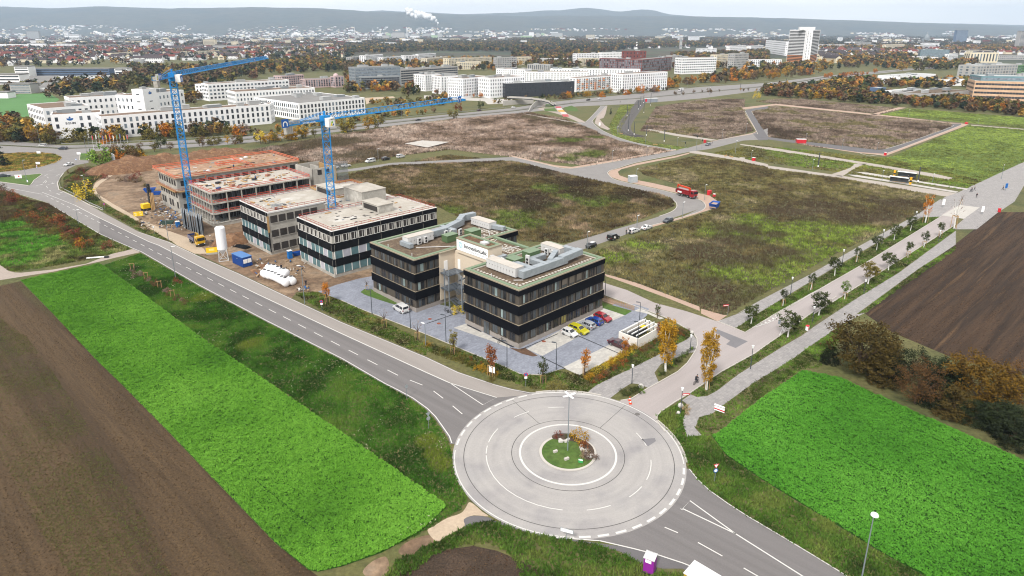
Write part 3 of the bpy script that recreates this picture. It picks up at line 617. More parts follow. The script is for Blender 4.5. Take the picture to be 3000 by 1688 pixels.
# shared window: x along the wall, -y outwards, z up from the sill
def win_frame(w,h,fr=.09,dp=.07,mull=.42,side=.2):
    b=MB()
    for x0,x1,z0,z1 in ((0,w,0,fr),(0,w,h-fr,h),(0,fr,fr,h-fr),(w-fr,w,fr,h-fr),(w*mull-fr/2,w*mull+fr/2,fr,h-fr)):
        b.box(x0-w/2,x1-w/2,-dp,.01,z0,z1)
    if side:b.box(-w/2-side,-w/2-.01,-.03,.01,.02,h-.02,1);b.box(-w/2-side-.03,w/2+.03,-.1,.0,-.06,0,2)  # flat strip painted as reveal shade, then the sill
    return b
def panes(w,h,mull,fr=.09):
    xs=[(-w/2+fr,-w/2+w*mull-fr/2),(-w/2+w*mull+fr/2,w/2-fr)]
    return [MB().box(a,b,-.025,.008,fr,h-fr) for a,b in xs]
_WP={}
def window(parent,loc,rot,w,h,mull=.45,frame=None,gl=None,side=.2,name='window'):
    k=(round(w,2),round(h,2),mull,side,frame.name if frame else '')
    if k not in _WP:
        fm=frame or M_taupe
        _WP[k]=(win_frame(w,h,mull=mull,side=side).mesh('window',[fm,M_revshade,fm]),[p.mesh('pane',G_dk) for p in panes(w,h,mull)])
    f,ps=_WP[k]
    o=put(name,f,parent,loc=loc,rot=rot)
    for pm in ps:
        q=put('pane',pm,o);m=gl or random.choice(GL)
        if m is not G_dk:setmat(q,0,m)
    return o
def ring_bands(parent,name,x0,x1,y0,y1,z0,z1,t,m):
    """band round a block, t proud of it"""
    b=MB()
    b.box(x0-t,x1+t,y0-t,y0,z0,z1);b.box(x0-t,x1+t,y1,y1+t,z0,z1);b.box(x0-t,x0,y0+.001,y1-.001,z0,z1);b.box(x1,x1+t,y0+.001,y1-.001,z0,z1)
    return b.build(name,m,parent)
def parapet(parent,x0,x1,y0,y1,z0,z1,w,m,name='parapet',mi2=None):
    b=MB();b.box(x0,x1,y0,y0+w,z0,z1);b.box(x0,x1,y1-w,y1,z0,z1);b.box(x0,x0+w,y0+w,y1-w,z0,z1);b.box(x1-w,x1,y0+w,y1-w,z0,z1)
    return b.build(name,m,parent)
ROT_F,ROT_L,ROT_B,ROT_R=0.0,-math.pi/2,math.pi,math.pi/2   # front (-b), left (-a), back, right faces

office=thing('office_building','finished black banded office with beige stair tower and crowded plant on its roof','office building',L(0,0),ANG)
def wing(x0,x1,y0,y1):
    MB().box(x0,x1,y0,y1,0,11.9).build('wall',M_taupe,office)
    ring_bands(office,'plinth',x0,x1,y0,y1,-.02,1.0,.1,M_plinth)
    for z0,z1 in ((2.95,4.9),(7.0,9.05),(11.12,12.2)):ring_bands(office,'cladding_band',x0,x1,y0,y1,z0,z1,.22,M_black)
    for z in (4.9,9.05):ring_bands(office,'sill_strip',x0,x1,y0,y1,z,z+.06,.2,M_trim)
    parapet(office,x0-.2,x1+.2,y0-.2,y1+.2,12.2,12.42,.3,M_trim,'roof_trim')
    parapet(office,x0+.1,x1-.1,y0+.1,y1-.1,11.9,12.5,.75,M_green)
    MB().box(x0+.85,x1-.85,y0+.85,y1-.85,11.9,12.02).build('roof_surface',M_roofgr,office)
    parapet(office,x0+.84,x1-.84,y0+.84,y1-.84,12.02,12.2,.18,M_slab,'roof_edge_strip')
wing(0,26.3,0,16);wing(-4.3,27,27.9,45)
MB().box(6.8,19.6,16.2,27.7,0,12.0).build('wall',M_cream,office);b=MB();b.box(18.9,19.7,16.2,27.7,12,12.5);b.build('parapet',M_green,office)
MB().box(9.5,18.9,16.9,27,12.0,12.06).build('roof_surface',M_roofgr,office)
MB().box(2.3,6.79,27.62,27.74,1.0,12.2).build('wall',M_cream,office);MB().box(2.3,6.79,27.3,27.62,12.2,12.45).build('roof_trim',M_trim,office)
MB().box(6.4,10.4,15.7,26.3,12.0,15.2).build('stair_tower',M_cream,office)
parapet(office,6.3,10.5,15.6,26.4,15.2,15.5,.3,M_trim,'roof_trim');parapet(office,6.6,10.2,15.9,26.1,15.2,15.52,.55,M_green)
MB().box(7.1,9.7,16.4,25.6,15.2,15.3).build('roof_surface',mat('sedum_roof',C(132,96,72),scale=1.2,cols=[C(108,78,62),C(150,124,84)],fine=.3,fscale=5,rough=.95),office)
MB().box(7.6,9.0,18.2,19.8,15.3,15.7).build('skylight',M_ahu,office)
sg=MB().box(6.30,6.38,15.8,26.2,12.75,15.1).build('sign_panel',M_sign,office)
M_ink=mat('ink_black',C(32,34,40,1.1),rough=.5,var=.02);M_inkg=mat('ink_grey',C(176,178,184,1.1),rough=.5,var=.02);M_teal=mat('logo_teal',C(120,190,204,1.1),rough=.5,var=.15,scale=3)
def text(body,size,loc,rot,m,parent,bold=.0,name='lettering',align='LEFT'):
    cu=bpy.data.curves.new(name,'FONT');cu.body=body;cu.size=size;cu.extrude=.01;cu.offset=bold;cu.align_x=align;cu.resolution_u=2
    o=bpy.data.objects.new(name,cu);COL.objects.link(o);me=bpy.data.meshes.new_from_object(o.evaluated_get(bpy.context.evaluated_depsgraph_get()));bpy.data.objects.remove(o);me.materials.clear();me.materials.append(m)
    o=put(name,me,parent,loc=loc);o.rotation_euler=rot;return o
text('InnovationLabz',1.22,(6.285,23.6,13.75),(math.pi/2,0,ROT_L),M_ink,sg,.028)
text('The technology, life science campus',.44,(6.285,22.9,13.15),(math.pi/2,0,ROT_L),M_inkg,sg)
b=MB()
for k in range(6):
    a0,a1=math.radians(60*k+30),math.radians(60*k+90)
    for r0,r1 in ((.72,.56),(.42,.3)):b.add([(6.28,24.8-math.cos(a)*r,14.1+math.sin(a)*r) for a,r in ((a0,r0),(a1,r0),(a1,r1),(a0,r1))],[(0,1,2,3)])
b.build('logo_mark',M_teal,sg)
# windows of the finished office
ZW=(1.0,4.96,9.11)
blinds={(0,6,2),(0,7,2),(0,5,2)}
for k,z in enumerate(ZW):
    h=1.88 if k==0 else 1.98
    for i in range(11):
        if (0,i,k) in blinds:
            o=window(office,(1.75+2.29*i,-.02,z+.05),ROT_F,1.55,h,gl=G_md);MB().box(-.76,.76,-.11,-.075,.45 if i != 5 else .7,h).build('blind',M_blind,o)
        else:window(office,(1.75+2.29*i,-.02,z+.05),ROT_F,1.55,h,gl=G_wm if (k==0 and i==5) else None)
    for i in range(6):
        if k==0 and i==3:continue
        window(office,(-.02,1.75+2.5*i,z+.05),ROT_L,1.7,h)
        window(office,(-4.32,29.8+2.55*i,z+.05),ROT_L,1.7,h)
    window(office,(-2.75,27.88,z+.05),ROT_F,1.9,h);window(office,(-.15,27.88,z+.05),ROT_F,1.9,h);window(office,(1.6,27.88,z+.05),ROT_F,.8,h,mull=.5)
    for i in range(3):window(office,(21.6+2.2*i,27.88,z+.05),ROT_F,1.5,h)
dr=MB().box(-.9,.9,-.06,.02,.05,2.85).build('door',M_taupe,office,loc=(-.12,9.25,0),rot=ROT_L)
for x in (-.78,.06):MB().box(x,x+.72,-.08,-.05,.15,2.7).build('pane',G_md,dr)
for z in (1.0+.05,4.3,7.9):   # white doors on the stair landings
    if z>2:MB().box(3.6,4.6,27.54,27.62,z,z+2.3).build('door',M_doorw,office);MB().box(6.7,6.79,25.6,26.5,z,z+2.3).build('door',M_doorw,office)
# outside stair
st=MB()
for x,y in ((2.5,26.2),(2.5,24.6),(2.4,20.0),(6.0,20.0)):st.beam((x,y,0),(x,y,9.0),.22)
for z in (4.2,7.8):st.box(2.3,6.7,24.4,27.5,z-.16,z-.02,1);st.box(2.3,4.3,19.8,21.4,z-1.96,z-1.82,1)
st.build('fire_stair',[M_stair,M_stairdk],office)
for z in (.6,4.2):
    for s in range(10):
        t=s/10;MB().box(4.6,6.5,24.3-2.9*t,24.0-2.9*t,z+1.8+1.8*t,z+1.85+1.8*t).build('tread',M_stairdk,office) if z>1 else None
        MB().box(2.4,4.3,21.4+2.9*t,21.7+2.9*t,z+1.8*t,z+.05+1.8*t).build('tread',M_stairdk,office)
rl=MB()
for z in (4.2,7.8):
    for dz in (.35,.7,1.05):
        rl.tube((2.3,27.4,z+dz),(2.3,24.4,z+dz),.025,n=4);rl.tube((2.3,24.4,z+dz),(4.4,24.4,z+dz),.025,n=4);rl.tube((2.3,21.4,z-1.8+dz),(2.3,19.8,z-1.8+dz),.025,n=4);rl.tube((2.3,19.8,z-1.8+dz),(6.6,19.8,z-1.8+dz),.025,n=4)
        rl.tube((4.4,24.3,z+dz),(4.4,21.4,z-1.8+dz),.03,n=4);rl.tube((6.6,24.3,z+dz),(6.6,21.4,z-1.8+dz),.03,n=4)
    for i in range(8):rl.tube((2.3,24.4+.43*i,z),(2.3,24.4+.43*i,z+1.05),.02,n=4)
rl.build('railing',M_stair,office)
# plant on the roof
def ahu(x0,x1,y0,y1,z0,z1,nd,along):
    o=MB().box(x0,x1,y0,y1,z0+.15,z1-.08).build('air_handler',M_ahu,office)
    MB().box(x0-.06,x1+.06,y0-.06,y1+.06,z1-.08,z1).build('unit_lid',M_ahuroof,o)
    for i in range(nd):
        t0,t1=i/nd,(i+1)/nd
        if along=='y':d=MB().box(x0-.05,x0,y0+(y1-y0)*t0+.04,y0+(y1-y0)*t1-.04,z0+.22,z1-.16);d.box(x0-.08,x0-.05,y0+(y1-y0)*t1-.18,y0+(y1-y0)*t1-.1,(z0+z1)/2,(z0+z1)/2+.25,1)
        else:d=MB().box(x0+(x1-x0)*t0+.04,x0+(x1-x0)*t1-.04,y0-.05,y0,z0+.22,z1-.16);d.box(x0+(x1-x0)*t1-.18,x0+(x1-x0)*t1-.1,y0-.08,y0-.05,(z0+z1)/2,(z0+z1)/2+.25,1)
        d.build('access_door',[M_ahu,M_darkm],o)
def duct(pts,w=1.1,h=1.2,z=12.5):
    b=MB()
    for p,q in zip(pts,pts[1:]):
        d=Vector((q[0]-p[0],q[1]-p[1],0)).normalized()*(w/2)
        b.beam(Vector((p[0],p[1],z+h/2))-d,Vector((q[0],q[1],z+h/2+.003))+d,w,h)
        n=int((Vector(q)-Vector(p)).length/1.2)
        for i in range(1,n):c=Vector((p[0],p[1],z+h/2)).lerp(Vector((q[0],q[1],z+h/2)),i/n);b.beam(c-d*.05,c+d*.05,w+.08,h+.08)
    return b.build('duct',M_duct,office)
def hpump(x,y,rot,z=12.3,h=1.5,fans=2):
    o=MB().box(-.5,.5,-.2,.2,0,h).build('heat_pump',M_ahu,office,loc=(x,y,z),rot=rot)
    for i in range(fans):
        f=MB();f.tube((0,-.2,.42+.68*i),(0,-.225,.42+.68*i),.29,n=12);f.build('fan_grille',M_darkm,o)
def gbox(x0,x1,y0,y1,z1):
    o=MB().box(x0,x1,y0,y1,12.1,z1).build('plant_cabinet',M_greenbox,office);MB().box(x0-.08,x1+.08,y0-.08,y1+.08,z1,z1+.07).build('lid',M_green,o)
ahu(4.2,6.5,5.2,13.9,12.15,14.25,10,'y')
duct([(5.4,4.1),(9.9,4.0),(17.3,4.0)],1.5,1.5,12.4);duct([(17.3,4.0),(22.6,4.4)],1.6,1.3,12.9);duct([(22.3,4.6),(22.3,7.5)],1.2,1.2,13)
duct([(8.6,5.2),(8.6,9.5)],1.2,1.0);duct([(12.3,4.8),(12.3,8.8),(16,8.8)],1.2,1.1);duct([(14.4,5),(18.6,7.4)],1.1,1.0,13.1);duct([(6.6,14.6),(10,14.6)],1.0,.9)
gbox(8.4,10.9,9.7,12.4,13.7);gbox(12.8,16.2,9.6,11.9,14.3)
ahu(20.3,22.4,7.6,13.4,12.15,14.0,6,'y');hpump(18.8,10.2,-1.4);hpump(19.0,8.4,-1.4);hpump(11.6,9.0,-1.5,h=2.0);hpump(7.6,12.6,-1.5)
ahu(.4,7.8,36.6,38.8,12.15,14.3,8,'x');duct([(.1,38.2),(.1,35.4)],1.1,1.0,12.3);duct([(7.9,38.0),(12.5,38.2),(19.5,40.8)],1.6,1.5,12.5);duct([(19.5,41.0),(22.4,43.2),(25.4,42.9)],1.5,1.6,12.6);duct([(13.4,36),(13.4,40)],1.2,1.1,12.7)
hpump(3.2,36.1,0);hpump(5.0,36.0,0);hpump(11.2,36.2,.1);hpump(12.7,35.9,.1);hpump(14.6,34.9,.2)
gbox(8.7,11.9,32.6,34.7,13.7);gbox(14.2,17.3,30.3,32.9,14.1);ahu(22.6,25.0,33.2,40.2,12.15,14.0,8,'y');duct([(24,32.6),(24.6,30.6)],1.3,.9,12.4)
b=MB()
for i in range(24):b.box(2.2+i*.95,2.75+i*.95,1.9,2.45,12.02,12.07)
for i in range(13):b.box(1.9,2.4,2.6+i*.95,3.1+i*.95,12.02,12.07)
for i in range(9):
    for j in range(9):
        if random.random()<.75:b.box(17.6+i*.85,18.15+i*.85,29.5+j*.95,30.1+j*.95,12.02,12.07);b.box(11+i*.8,11.5+i*.8,17.2+j*.62,17.6+j*.62,12.06,12.1)
b.build('stepping_slabs',M_slab,office,kind='stuff')
b=MB()
for p,q in (((1.2,34.6),(8.3,29.0)),((3,4.5),(4.4,3.2)),((10.8,21),(18.6,18.6)),((12,23),(18.4,26)),((19,28.9),(22,33))):b.tube((*p,12.3),(*q,12.3),.08,n=5)
b.build('roof_pipe',M_ahu,office)
MB().box(6.6,7.6,15.0,15.6,12.9,13.8).build('wall_unit',M_ahu,office)
b=MB()
for x,y in ((1.6,2.1),(1.5,9.4),(13.5,1.4),(20.4,1.4),(-2.6,31),(-2.8,40),(26,31),(12.9,26.4),(15.6,21)):b.tube((x,y,12.1),(x,y,12.75),.09,n=6)
b.build('vent_pipe',M_ahu,office)
MB().box(-.6,-.2,1.0,7.2,0,.06).build('door_grate',M_darkm,office);MB().box(-.6,-.2,10.6,15.2,0,.06).build('door_grate',M_darkm,office)

# ------------------------------------------------------------------ building sites: raw concrete, membrane, red guard rails
M_con=mat('raw_concrete',C(188,184,176,1.35),scale=.35,cols=[C(172,168,160,1.35),C(206,202,194,1.35)],fine=.08,fscale=2,rough=.9)
M_conr=mat('concrete_roof',C(222,216,206),scale=.16,cols=[C(200,192,180),C(236,232,226)],fine=.06,fscale=2,rough=.9)
M_memb=mat('black_membrane',(.007,.0075,.0095),rough=.8,var=.4,scale=.5,spec=.08)
M_red=mat('red_rail',C(176,74,62,1.5),rough=.6,var=.1)
M_wf=mat('white_window_frame',C(240,238,234,1.2),rough=.6,var=.05)
G_teal=glass('film_teal',C(92,122,128,1.2),rough=.25,spec=.4,rand=.2);G_film=glass('film_grey',C(176,176,186,1.2),rough=.3,spec=.4,rand=.2)
M_shade=mat('interior_shade',C(56,52,50,1.1),rough=.95,var=.4,scale=.4)  # shade of unlit rooms put into the colour of solid panels
M_ply=mat('formwork_ply',C(210,174,146),scale=.3,cols=[C(176,142,116),C(228,194,166)],fine=.12,fscale=1,rough=.9)
M_wood=mat('pale_timber',C(206,168,116),var=.15,rough=.8)
M_orail=mat('orange_rail',C(226,124,92,1.3),rough=.6,var=.12)
def guard(parent,pts,z,h=1.05,closed=True,step=2.2,m=None,w=.11):
    b=MB();P=pts+pts[:1] if closed else pts
    for p,q in zip(P,P[1:]):
        p,q=Vector((*p,z)),Vector((*q,z));n=max(1,round((q-p).length/step))
        for dz in (.45,.98):b.beam(p+Vector((0,0,dz)),q+Vector((0,0,dz)),.04,w)
        for i in range(n):r=p.lerp(q,i/n);b.beam(r,r+Vector((0,0,h)),.05)
    return b.build('guard_rail',m or M_red,parent)
def clad_face(parent,face,x0,x1,y0,y1,n,h0=.9):
    """one membrane-clad facade: lower two floors filmed panels, top floor white frames"""
    ln=(x1-x0) if face=='f' else (y1-y0);p=(ln-.8)/n
    for k,z in enumerate((.9,4.95,9.1)):
        for i in range(n):
            c=.4+p*(i+.5);loc=(x0+c,y0-.02,z) if face=='f' else (x0-.02,y1-c,z);r=ROT_F if face=='f' else ROT_L
            if k<2:
                o=MB().box(-p/2+.1,p/2-.1,-.06,.01,.05,2.0).build('filmed_panel',random.choice([G_teal,G_teal,G_teal,G_film]),parent,loc=loc,rot=r)
                MB().box(-p/2-.09,-p/2+.09,-.1,.01,0,2.05).build('post',M_wf,o)
            else:window(parent,loc,r,p*.74,1.95,mull=.62,frame=M_wf,gl=M_shade,side=0)  # panes carry the painted interior shade
    b=MB()
    for z0,z1 in ((2.95,4.95),(7.05,9.05),(11.1,12.25)):
        if face=='f':b.box(x0-.12,x1,y0-.14,y0+.02,z0,z1)
        else:b.box(x0-.14,x0+.02,y0-.12,y1,z0,z1)
    b.build('membrane_band',M_memb,parent)
    b=MB()
    for z in (2.95,7.05,11.1):
        for i in range(0,n,3):
            c=.4+p*i
            if face=='f':b.box(x0+c,x0+c+.05,y0-.16,y0-.14,z+.1,z+1.7)
            else:b.box(x0-.16,x0-.14,y0+c,y0+c+.05,z+.1,z+1.7)
    b.build('seam_tape',M_con,parent,kind='stuff')
siteA=thing('shell_building','half clad shell with black membrane bands and white roof beside the finished office','building under construction',L(-6.6,59.2),ANG)
def bA(x0,x1,y0,y1,z0,z1,name,m):return MB().box(x0+6.6,x1+6.6,y0-59.2,y1-59.2,z0,z1).build(name,m,siteA)
bA(-6.6,26.2,59.2,77.3,0,11.95,'wall',M_con);bA(-10.4,27,87.3,105.5,0,11.95,'wall',M_con);bA(7,26,77.3,87.3,0,11.95,'wall',M_con)
bA(-6.3,26,59.5,77,11.95,12.05,'roof_surface',M_conr);bA(-10.1,26.7,87.6,105.2,11.95,12.05,'roof_surface',M_conr);bA(7.3,25.8,77.3,87.3,11.95,12.02,'roof_surface',M_conr)
for x0,x1,y0,y1 in ((-6.7,26.3,59.1,77.4),(-10.5,27.1,87.2,105.6)):parapet(siteA,x0+6.6,x1+6.6,y0-59.2,y1-59.2,11.95,12.35,.35,mat('white_membrane',C(236,234,232,1.5),rough=.7,var=.05),'roof_edge')
clad_face(siteA,'l',0,0,0,18.1,8);clad_face(siteA,'f',0,32.8,0,0,14);clad_face(siteA,'l',-3.8,0,28.1,46.3,8)
b=MB()
for z in (4.6,8.6):
    for i in range(16):b.box(i*2.03,i*2.03+1.95,-.001,.0,z,z+.01)
for k,z in enumerate((1.1,5.0,9.1)):    # panels painted as shaded openings of the unclad gable, glazing not yet in
    for i in range(6):
        x=-3.0+i*2.4;MB().box(x,x+1.95,27.98,28.12,z,z+2.0).build('opening_shade',M_shade,siteA);MB().box(x-.05,x+2.0,27.9,28.0,z-.12,z-.02).build('sill',M_con,siteA)
MB().box(-4.0,-3.5,27.9,28.1,6.6,11.2).build('timber_board',M_wood,siteA);MB().box(-3.95,-3.7,27.85,28.1,.9,6.6).build('membrane_edge',M_memb,siteA)
def pent(x0,x1,y0,y1,z,lou=True):
    o=bA(x0,x1,y0,y1,12,z,'penthouse',M_con); 
    MB().box(x0+6.45,x1+6.75,y0-59.35,y1-59.05,z,z+.12).build('cap',M_conr,o)
    if lou:MB().box(x0+6.56,x0+6.61,y0-58.6,y1-59.9,12.5,z-.4).build('louvre_shade',M_shade,o)  # dark panel painted as the shade behind the louvre
pent(11.2,16,65.4,73.6,14.3);pent(11.4,16.4,91,100.4,14.3);pent(13,21,76.5,86.5,15.8,False)
guard(siteA,[(.4,.4),(32.4,.4),(32.4,17.6),(.4,17.6)],12.1);guard(siteA,[(-3.4,28.6),(32,28.6),(33,45.8),(-3.4,45.8)],12.1);guard(siteA,[(13.8,18.2),(13.8,28)],12.1,closed=False)
b=MB()
for i in range(26):x,y=random.uniform(2,30),random.uniform(1.5,16);b.box(x,x+random.uniform(.4,1),y,y+random.uniform(.4,.9),12.05,12.08)
b.build('roof_hole_shade',M_shade,siteA,kind='stuff')  # dark plates painting the shade of holes in the roof
parapet(siteA,18.5,33.4,28.2,46.2,12.3,12.9,.12,M_wood,'timber_edge')
def clutter(t,x0,x1,y0,y1,z,n,seed=0):
    """loose boards, mats and packs lying on a deck"""
    b=MB()
    for i in range(n):
        x,y=random.uniform(x0,x1),random.uniform(y0,y1);a=random.choice([0,1.57])+random.uniform(-.4,.4);s=random.uniform(.3,2.4);k=random.choice([0,0,1,2,3,4])
        b.beam((x,y,z+.04+.003*(i%30)),(x+s*math.cos(a),y+s*math.sin(a),z+.06+.003*(i%30)),random.uniform(.08,.7),random.uniform(.05,.35),k)
    b.build('loose_material',[M_wood,M_stair,M_darkm,mat('rust_steel',C(150,96,76),var=.2),M_ahu],t,kind='stuff')
clutter(siteA,-2.5,6,29.5,44,12.05,34);clutter(siteA,18,31,30,44,12.05,12);clutter(siteA,1,31,1,17,12.05,9);clutter(siteA,8,20,19,27,12.05,12)
for i in range(30):a=random.uniform(0,6.28);b=MB() if i==0 else b;b.beam((1.5+random.uniform(-2,2),33+random.uniform(-1.4,1.4),12.1+.03*i),(1.5+1.8*math.cos(a),33+1.4*math.sin(a),12.15+.03*i),.05)
b.build('mesh_pile',M_stair,siteA,kind='stuff')

def slab_frame(t,x1,y1,zs,nx,ny,m=M_con):
    for k,z in enumerate(zs):MB().box(0,x1,0,y1,z-.32,z).build('floor_slab',m,t)
    MB().box(4.5,x1-.5,4.5,y1-.5,0,zs[-1]-.33).build('core_wall',M_shade,t)  # core coloured dark to give the floors their interior shade
    for k,(z0,z1) in enumerate(zip(zs,zs[1:])):
        for i in range(nx+1):x=.25+(x1-.5)*i/nx;MB().box(x-.17,x+.17,.08,.42,z0,z1-.32).build('column',m,t)
        for j in range(1,ny+1):y=.25+(y1-.5)*j/ny;MB().box(.08,.42,y-.17,y+.17,z0,z1-.32).build('column',m,t)
        b=MB()
        for q in range(70):x,y=random.uniform(.8,x1),random.uniform(.8,4.3);b.tube((x,y,z0),(x,y,z1-.32),.04,n=4)
        for q in range(25):x,y=random.uniform(.8,4.3),random.uniform(.8,y1-1);b.tube((x,y,z0),(x,y,z1-.32),.04,n=4)
        b.build('shoring_props',M_stair,t,kind='stuff')
M_redb=mat('red_rail_board',C(206,92,78,1.25),rough=.6,var=.1)
siteB=thing('shell_building','open concrete frame with red guard rails on every floor behind the silo','building under construction',L(-11.6,125.4),ANG)
MB().box(0,34,0,19,-.2,1.0).build('base_wall',M_con,siteB)
slab_frame(siteB,34,19.2,(1.1,4.3,7.6,11.0),7,8)
MB().box(.3,33.7,.3,18.9,11.0,11.06).build('roof_deck',M_conr,siteB)
for z in (4.3,7.6):guard(siteB,[(34,.15),(.15,.15),(.15,19)],z,closed=False,m=M_redb,w=.17)
guard(siteB,[(.2,.2),(33.8,.2),(33.8,19),(.2,19)],11.05,m=M_redb,w=.17)
b=MB()
for i in range(16):
    x,y=random.uniform(3,30),random.uniform(2,16);a=random.uniform(0,3)
    b.beam((x,y,11.15),(x+2.4*math.cos(a),y+2.4*math.sin(a),11.15+.002*i),random.uniform(.3,.9),.18)
b.build('timber_stack',M_wood,siteB,kind='stuff')
for x,y,c in ((18,9,'b'),(22,4,'r'),(9,5,'r'),(7,12,'b'),(24,12,'r'),(4,3.5,'l'),(14,14,'r')):
    b=MB();b.box(-.8,.8,-.6,.6,0,.12);b.box(-.7,.7,-.5,.5,.12,.75,1);b.build('pallet_stack',[M_wood,{'b':M_darkm,'r':mat('brick_pack',C(196,140,120),var=.15),'l':mat('blue_crate',C(60,84,132),var=.1)}[c]],siteB,loc=(x,y,11.06),rot=random.uniform(0,1))
clutter(siteB,1,32,1,18,11.06,80)
for z in (1.1,4.3,7.6):clutter(siteB,.8,30,.8,4.2,z,26)
siteC=thing('shell_building','rearmost concrete shell with plywood deck and orange rails beside the first crane','building under construction',L(-13.8,149.2),ANG)
MB().box(0,43.5,0,19,-.2,12.2).build('wall',M_con,siteC)
MB().box(-.5,44,-.5,23.5,12.2,12.45).build('roof_deck',M_ply,siteC);MB().box(18,43.6,19,23,0,12.2).build('wall',M_con,siteC)
for k,z in enumerate((1.6,5.4,9.6)):
    for i in range(7):
        if (k==0 and i%3==1):continue
        MB().box(-.03,.05,1.2+i*2.55,2.9+i*2.55,z,z+(1.9 if k else 2.3)).build('opening_shade',M_shade,siteC)  # shade of the hole painted on the solid wall
    for i in range(14):MB().box(1.2+i*3,3.2+i*3,-.03,.05,z,z+1.7).build('opening_shade',M_shade,siteC)
MB().box(-1.1,-.01,-1.1,19.5,7.7,7.9).build('scaffold_deck',M_wood,siteC);MB().box(-1.1,43,-1.1,-.01,7.7,7.9).build('scaffold_deck',M_wood,siteC)
guard(siteC,[(43,-1.05),(-1.05,-1.05),(-1.05,19.4)],7.9,closed=False);guard(siteC,[(-.4,-.4),(43.9,-.4),(43.9,23.4),(-.4,23.4)],12.45,m=M_orail,w=.24)
guard(siteC,[(18,10),(26,10),(26,14),(18,14)],12.45,m=M_orail,w=.24)
guard(siteC,[(27,1),(27,22)],12.45,m=M_orail,w=.24,closed=False)
guard(siteC,[(2,17),(18,19)],12.45,m=M_orail,w=.24,closed=False)
b=MB()
for i in range(26):
    x,y=random.uniform(2,40),random.uniform(1,20);a=random.choice([0,1.57])+random.uniform(-.1,.1)
    b.beam((x,y,12.5),(x+2*math.cos(a),y+2*math.sin(a),12.5+.002*i),random.uniform(.4,1.4),.06)
b.build('timber_stack',mat('old_ply',C(172,146,124),var=.25,rough=.9),siteC,kind='stuff')
clutter(siteC,1,42,1,21,12.46,70)
b=MB();b.box(0,9,0,.35,12.45,12.75);b.box(.4,8,.4,.75,12.45,12.7);b.build('beam_stack',M_wood,siteC,loc=(16,5,0),rot=.15)
for x,y in ((12,4),(29,17),(32,20)):b=MB();b.lathe([(.9,0),(.8,.4),(.3,.7)],n=8);b.build('tarpaulin',M_ahu,siteC,loc=(x,y,12.45))
# stair cores and formwork between the shells
core=thing('concrete_core','bare concrete wall panels and timber shuttering standing right of the second crane','formwork',L(23.5,126),ANG)
for i,(x,y,w,d,h) in enumerate(((0,0,9,.3,13.6),(0,0,.3,12,13.6),(9,0,.3,12,13.2),(4.5,4,.3,6,13.4),(0,12,9.3,.3,13.6))):MB().box(x,x+w,y,y+d,0,h).build('wall_panel',[M_con,M_con,M_wood,M_con,M_con][i],core)
for x in (2,5):MB().box(x,x+1.6,-.03,0,11.2,13).build('opening_shade',M_shade,core)  # painted shade where the wall panel would be open
for j in range(9):
    b=MB()
    for i in range(6):b.beam((10+j*.5,i*.45,0),(10+j*.5,i*.45,14.5),.07)
    for k in range(8):b.beam((10+j*.5,0,1.8*k+.8),(10+j*.5,2.3,1.8*k+.8),.06)
    b.build('scaffold_frame',M_stair,core)
# ================================================================== tower cranes
M_blue=mat('crane_blue',C(26,136,204,1.25),rough=.5,var=.08);M_cwhite=mat('crane_white',C(236,236,234,1.2),rough=.5,var=.05)
M_logo=mat('logo_blue',C(34,92,168,1.2),rough=.5,var=.03);M_lgrn=mat('logo_green',C(140,190,60,1.2),var=.03);M_lyel=mat('logo_yellow',C(236,206,40,1.2),var=.03)
def lattice(b,p,q,w,n,up=(0,0,1),r=.05,tri=False):
    """square or triangular truss from p to q"""
    p,q=Vector(p),Vector(q);d=(q-p);s=d/n;d.normalize();u=Vector(up);a=d.cross(u).normalized();u=a.cross(d)
    cs=[a*-w/2,a*w/2,u*w*1.0] if tri else [a*-w/2-u*w/2,a*w/2-u*w/2,a*w/2+u*w/2,a*-w/2+u*w/2]
    k=len(cs)
    for c in cs:b.tube(p+c,q+c,r*1.5,n=4)
    for i in range(n):
        o,e=p+s*i,p+s*(i+1)
        for j in range(k):
            c0,c1=cs[j],cs[(j+1)%k]
            if tri and j:b.tube(o+c0,(o+e)/2+c1,r,n=4,cap=False) if j==1 else b.tube((o+e)/2+c0,o+c1,r,n=4,cap=False);(b.tube((o+e)/2+(c1 if j==1 else c0),e+(c0 if j==1 else c1),r,n=4,cap=False))
            else:b.tube(o+c0,e+c1 if i%2 else e+c1,r,n=4,cap=False);b.tube(e+c0,e+c1,r,n=4,cap=False)
def logo(parent,loc,rot,s,kind='arch'):
    o=MB().box(-s/2,s/2,-.03,0,0,s).build('logo_sign',M_cwhite if kind != 'arch' else M_logo,parent,loc=loc,rot=rot)
    b=MB()
    if kind=='arch':     # white frame and arch on blue
        for i in range(8):
            a0,a1=math.pi*i/8,math.pi*(i+1)/8
            b.add([(math.cos(a)*r*s,-.045,s*.42+math.sin(a)*r*s) for a,r in ((a0,.34),(a1,.34),(a1,.2),(a0,.2))],[(0,1,2,3)])
        for x in (-.34,.2):b.quad((x*s,-.045,s*.16),((x+.14)*s,-.045,s*.16),((x+.14)*s,-.045,s*.42),(x*s,-.045,s*.42))
        b.build('logo_mark',M_cwhite,o)
    else:
        for m,pts in ((M_lyel,[(-.35,.15),(.1,.15),(-.12,.62)]),(M_logo,[(0,.12),(.36,.2),(.2,.5)]),(M_lgrn,[(-.2,.55),(.05,.9),(.2,.55),(0,.45)])):
            MB().add([(x*s,-.045,z*s) for x,z in pts],[tuple(range(len(pts)))]).build('logo_mark',m,o)
    return o
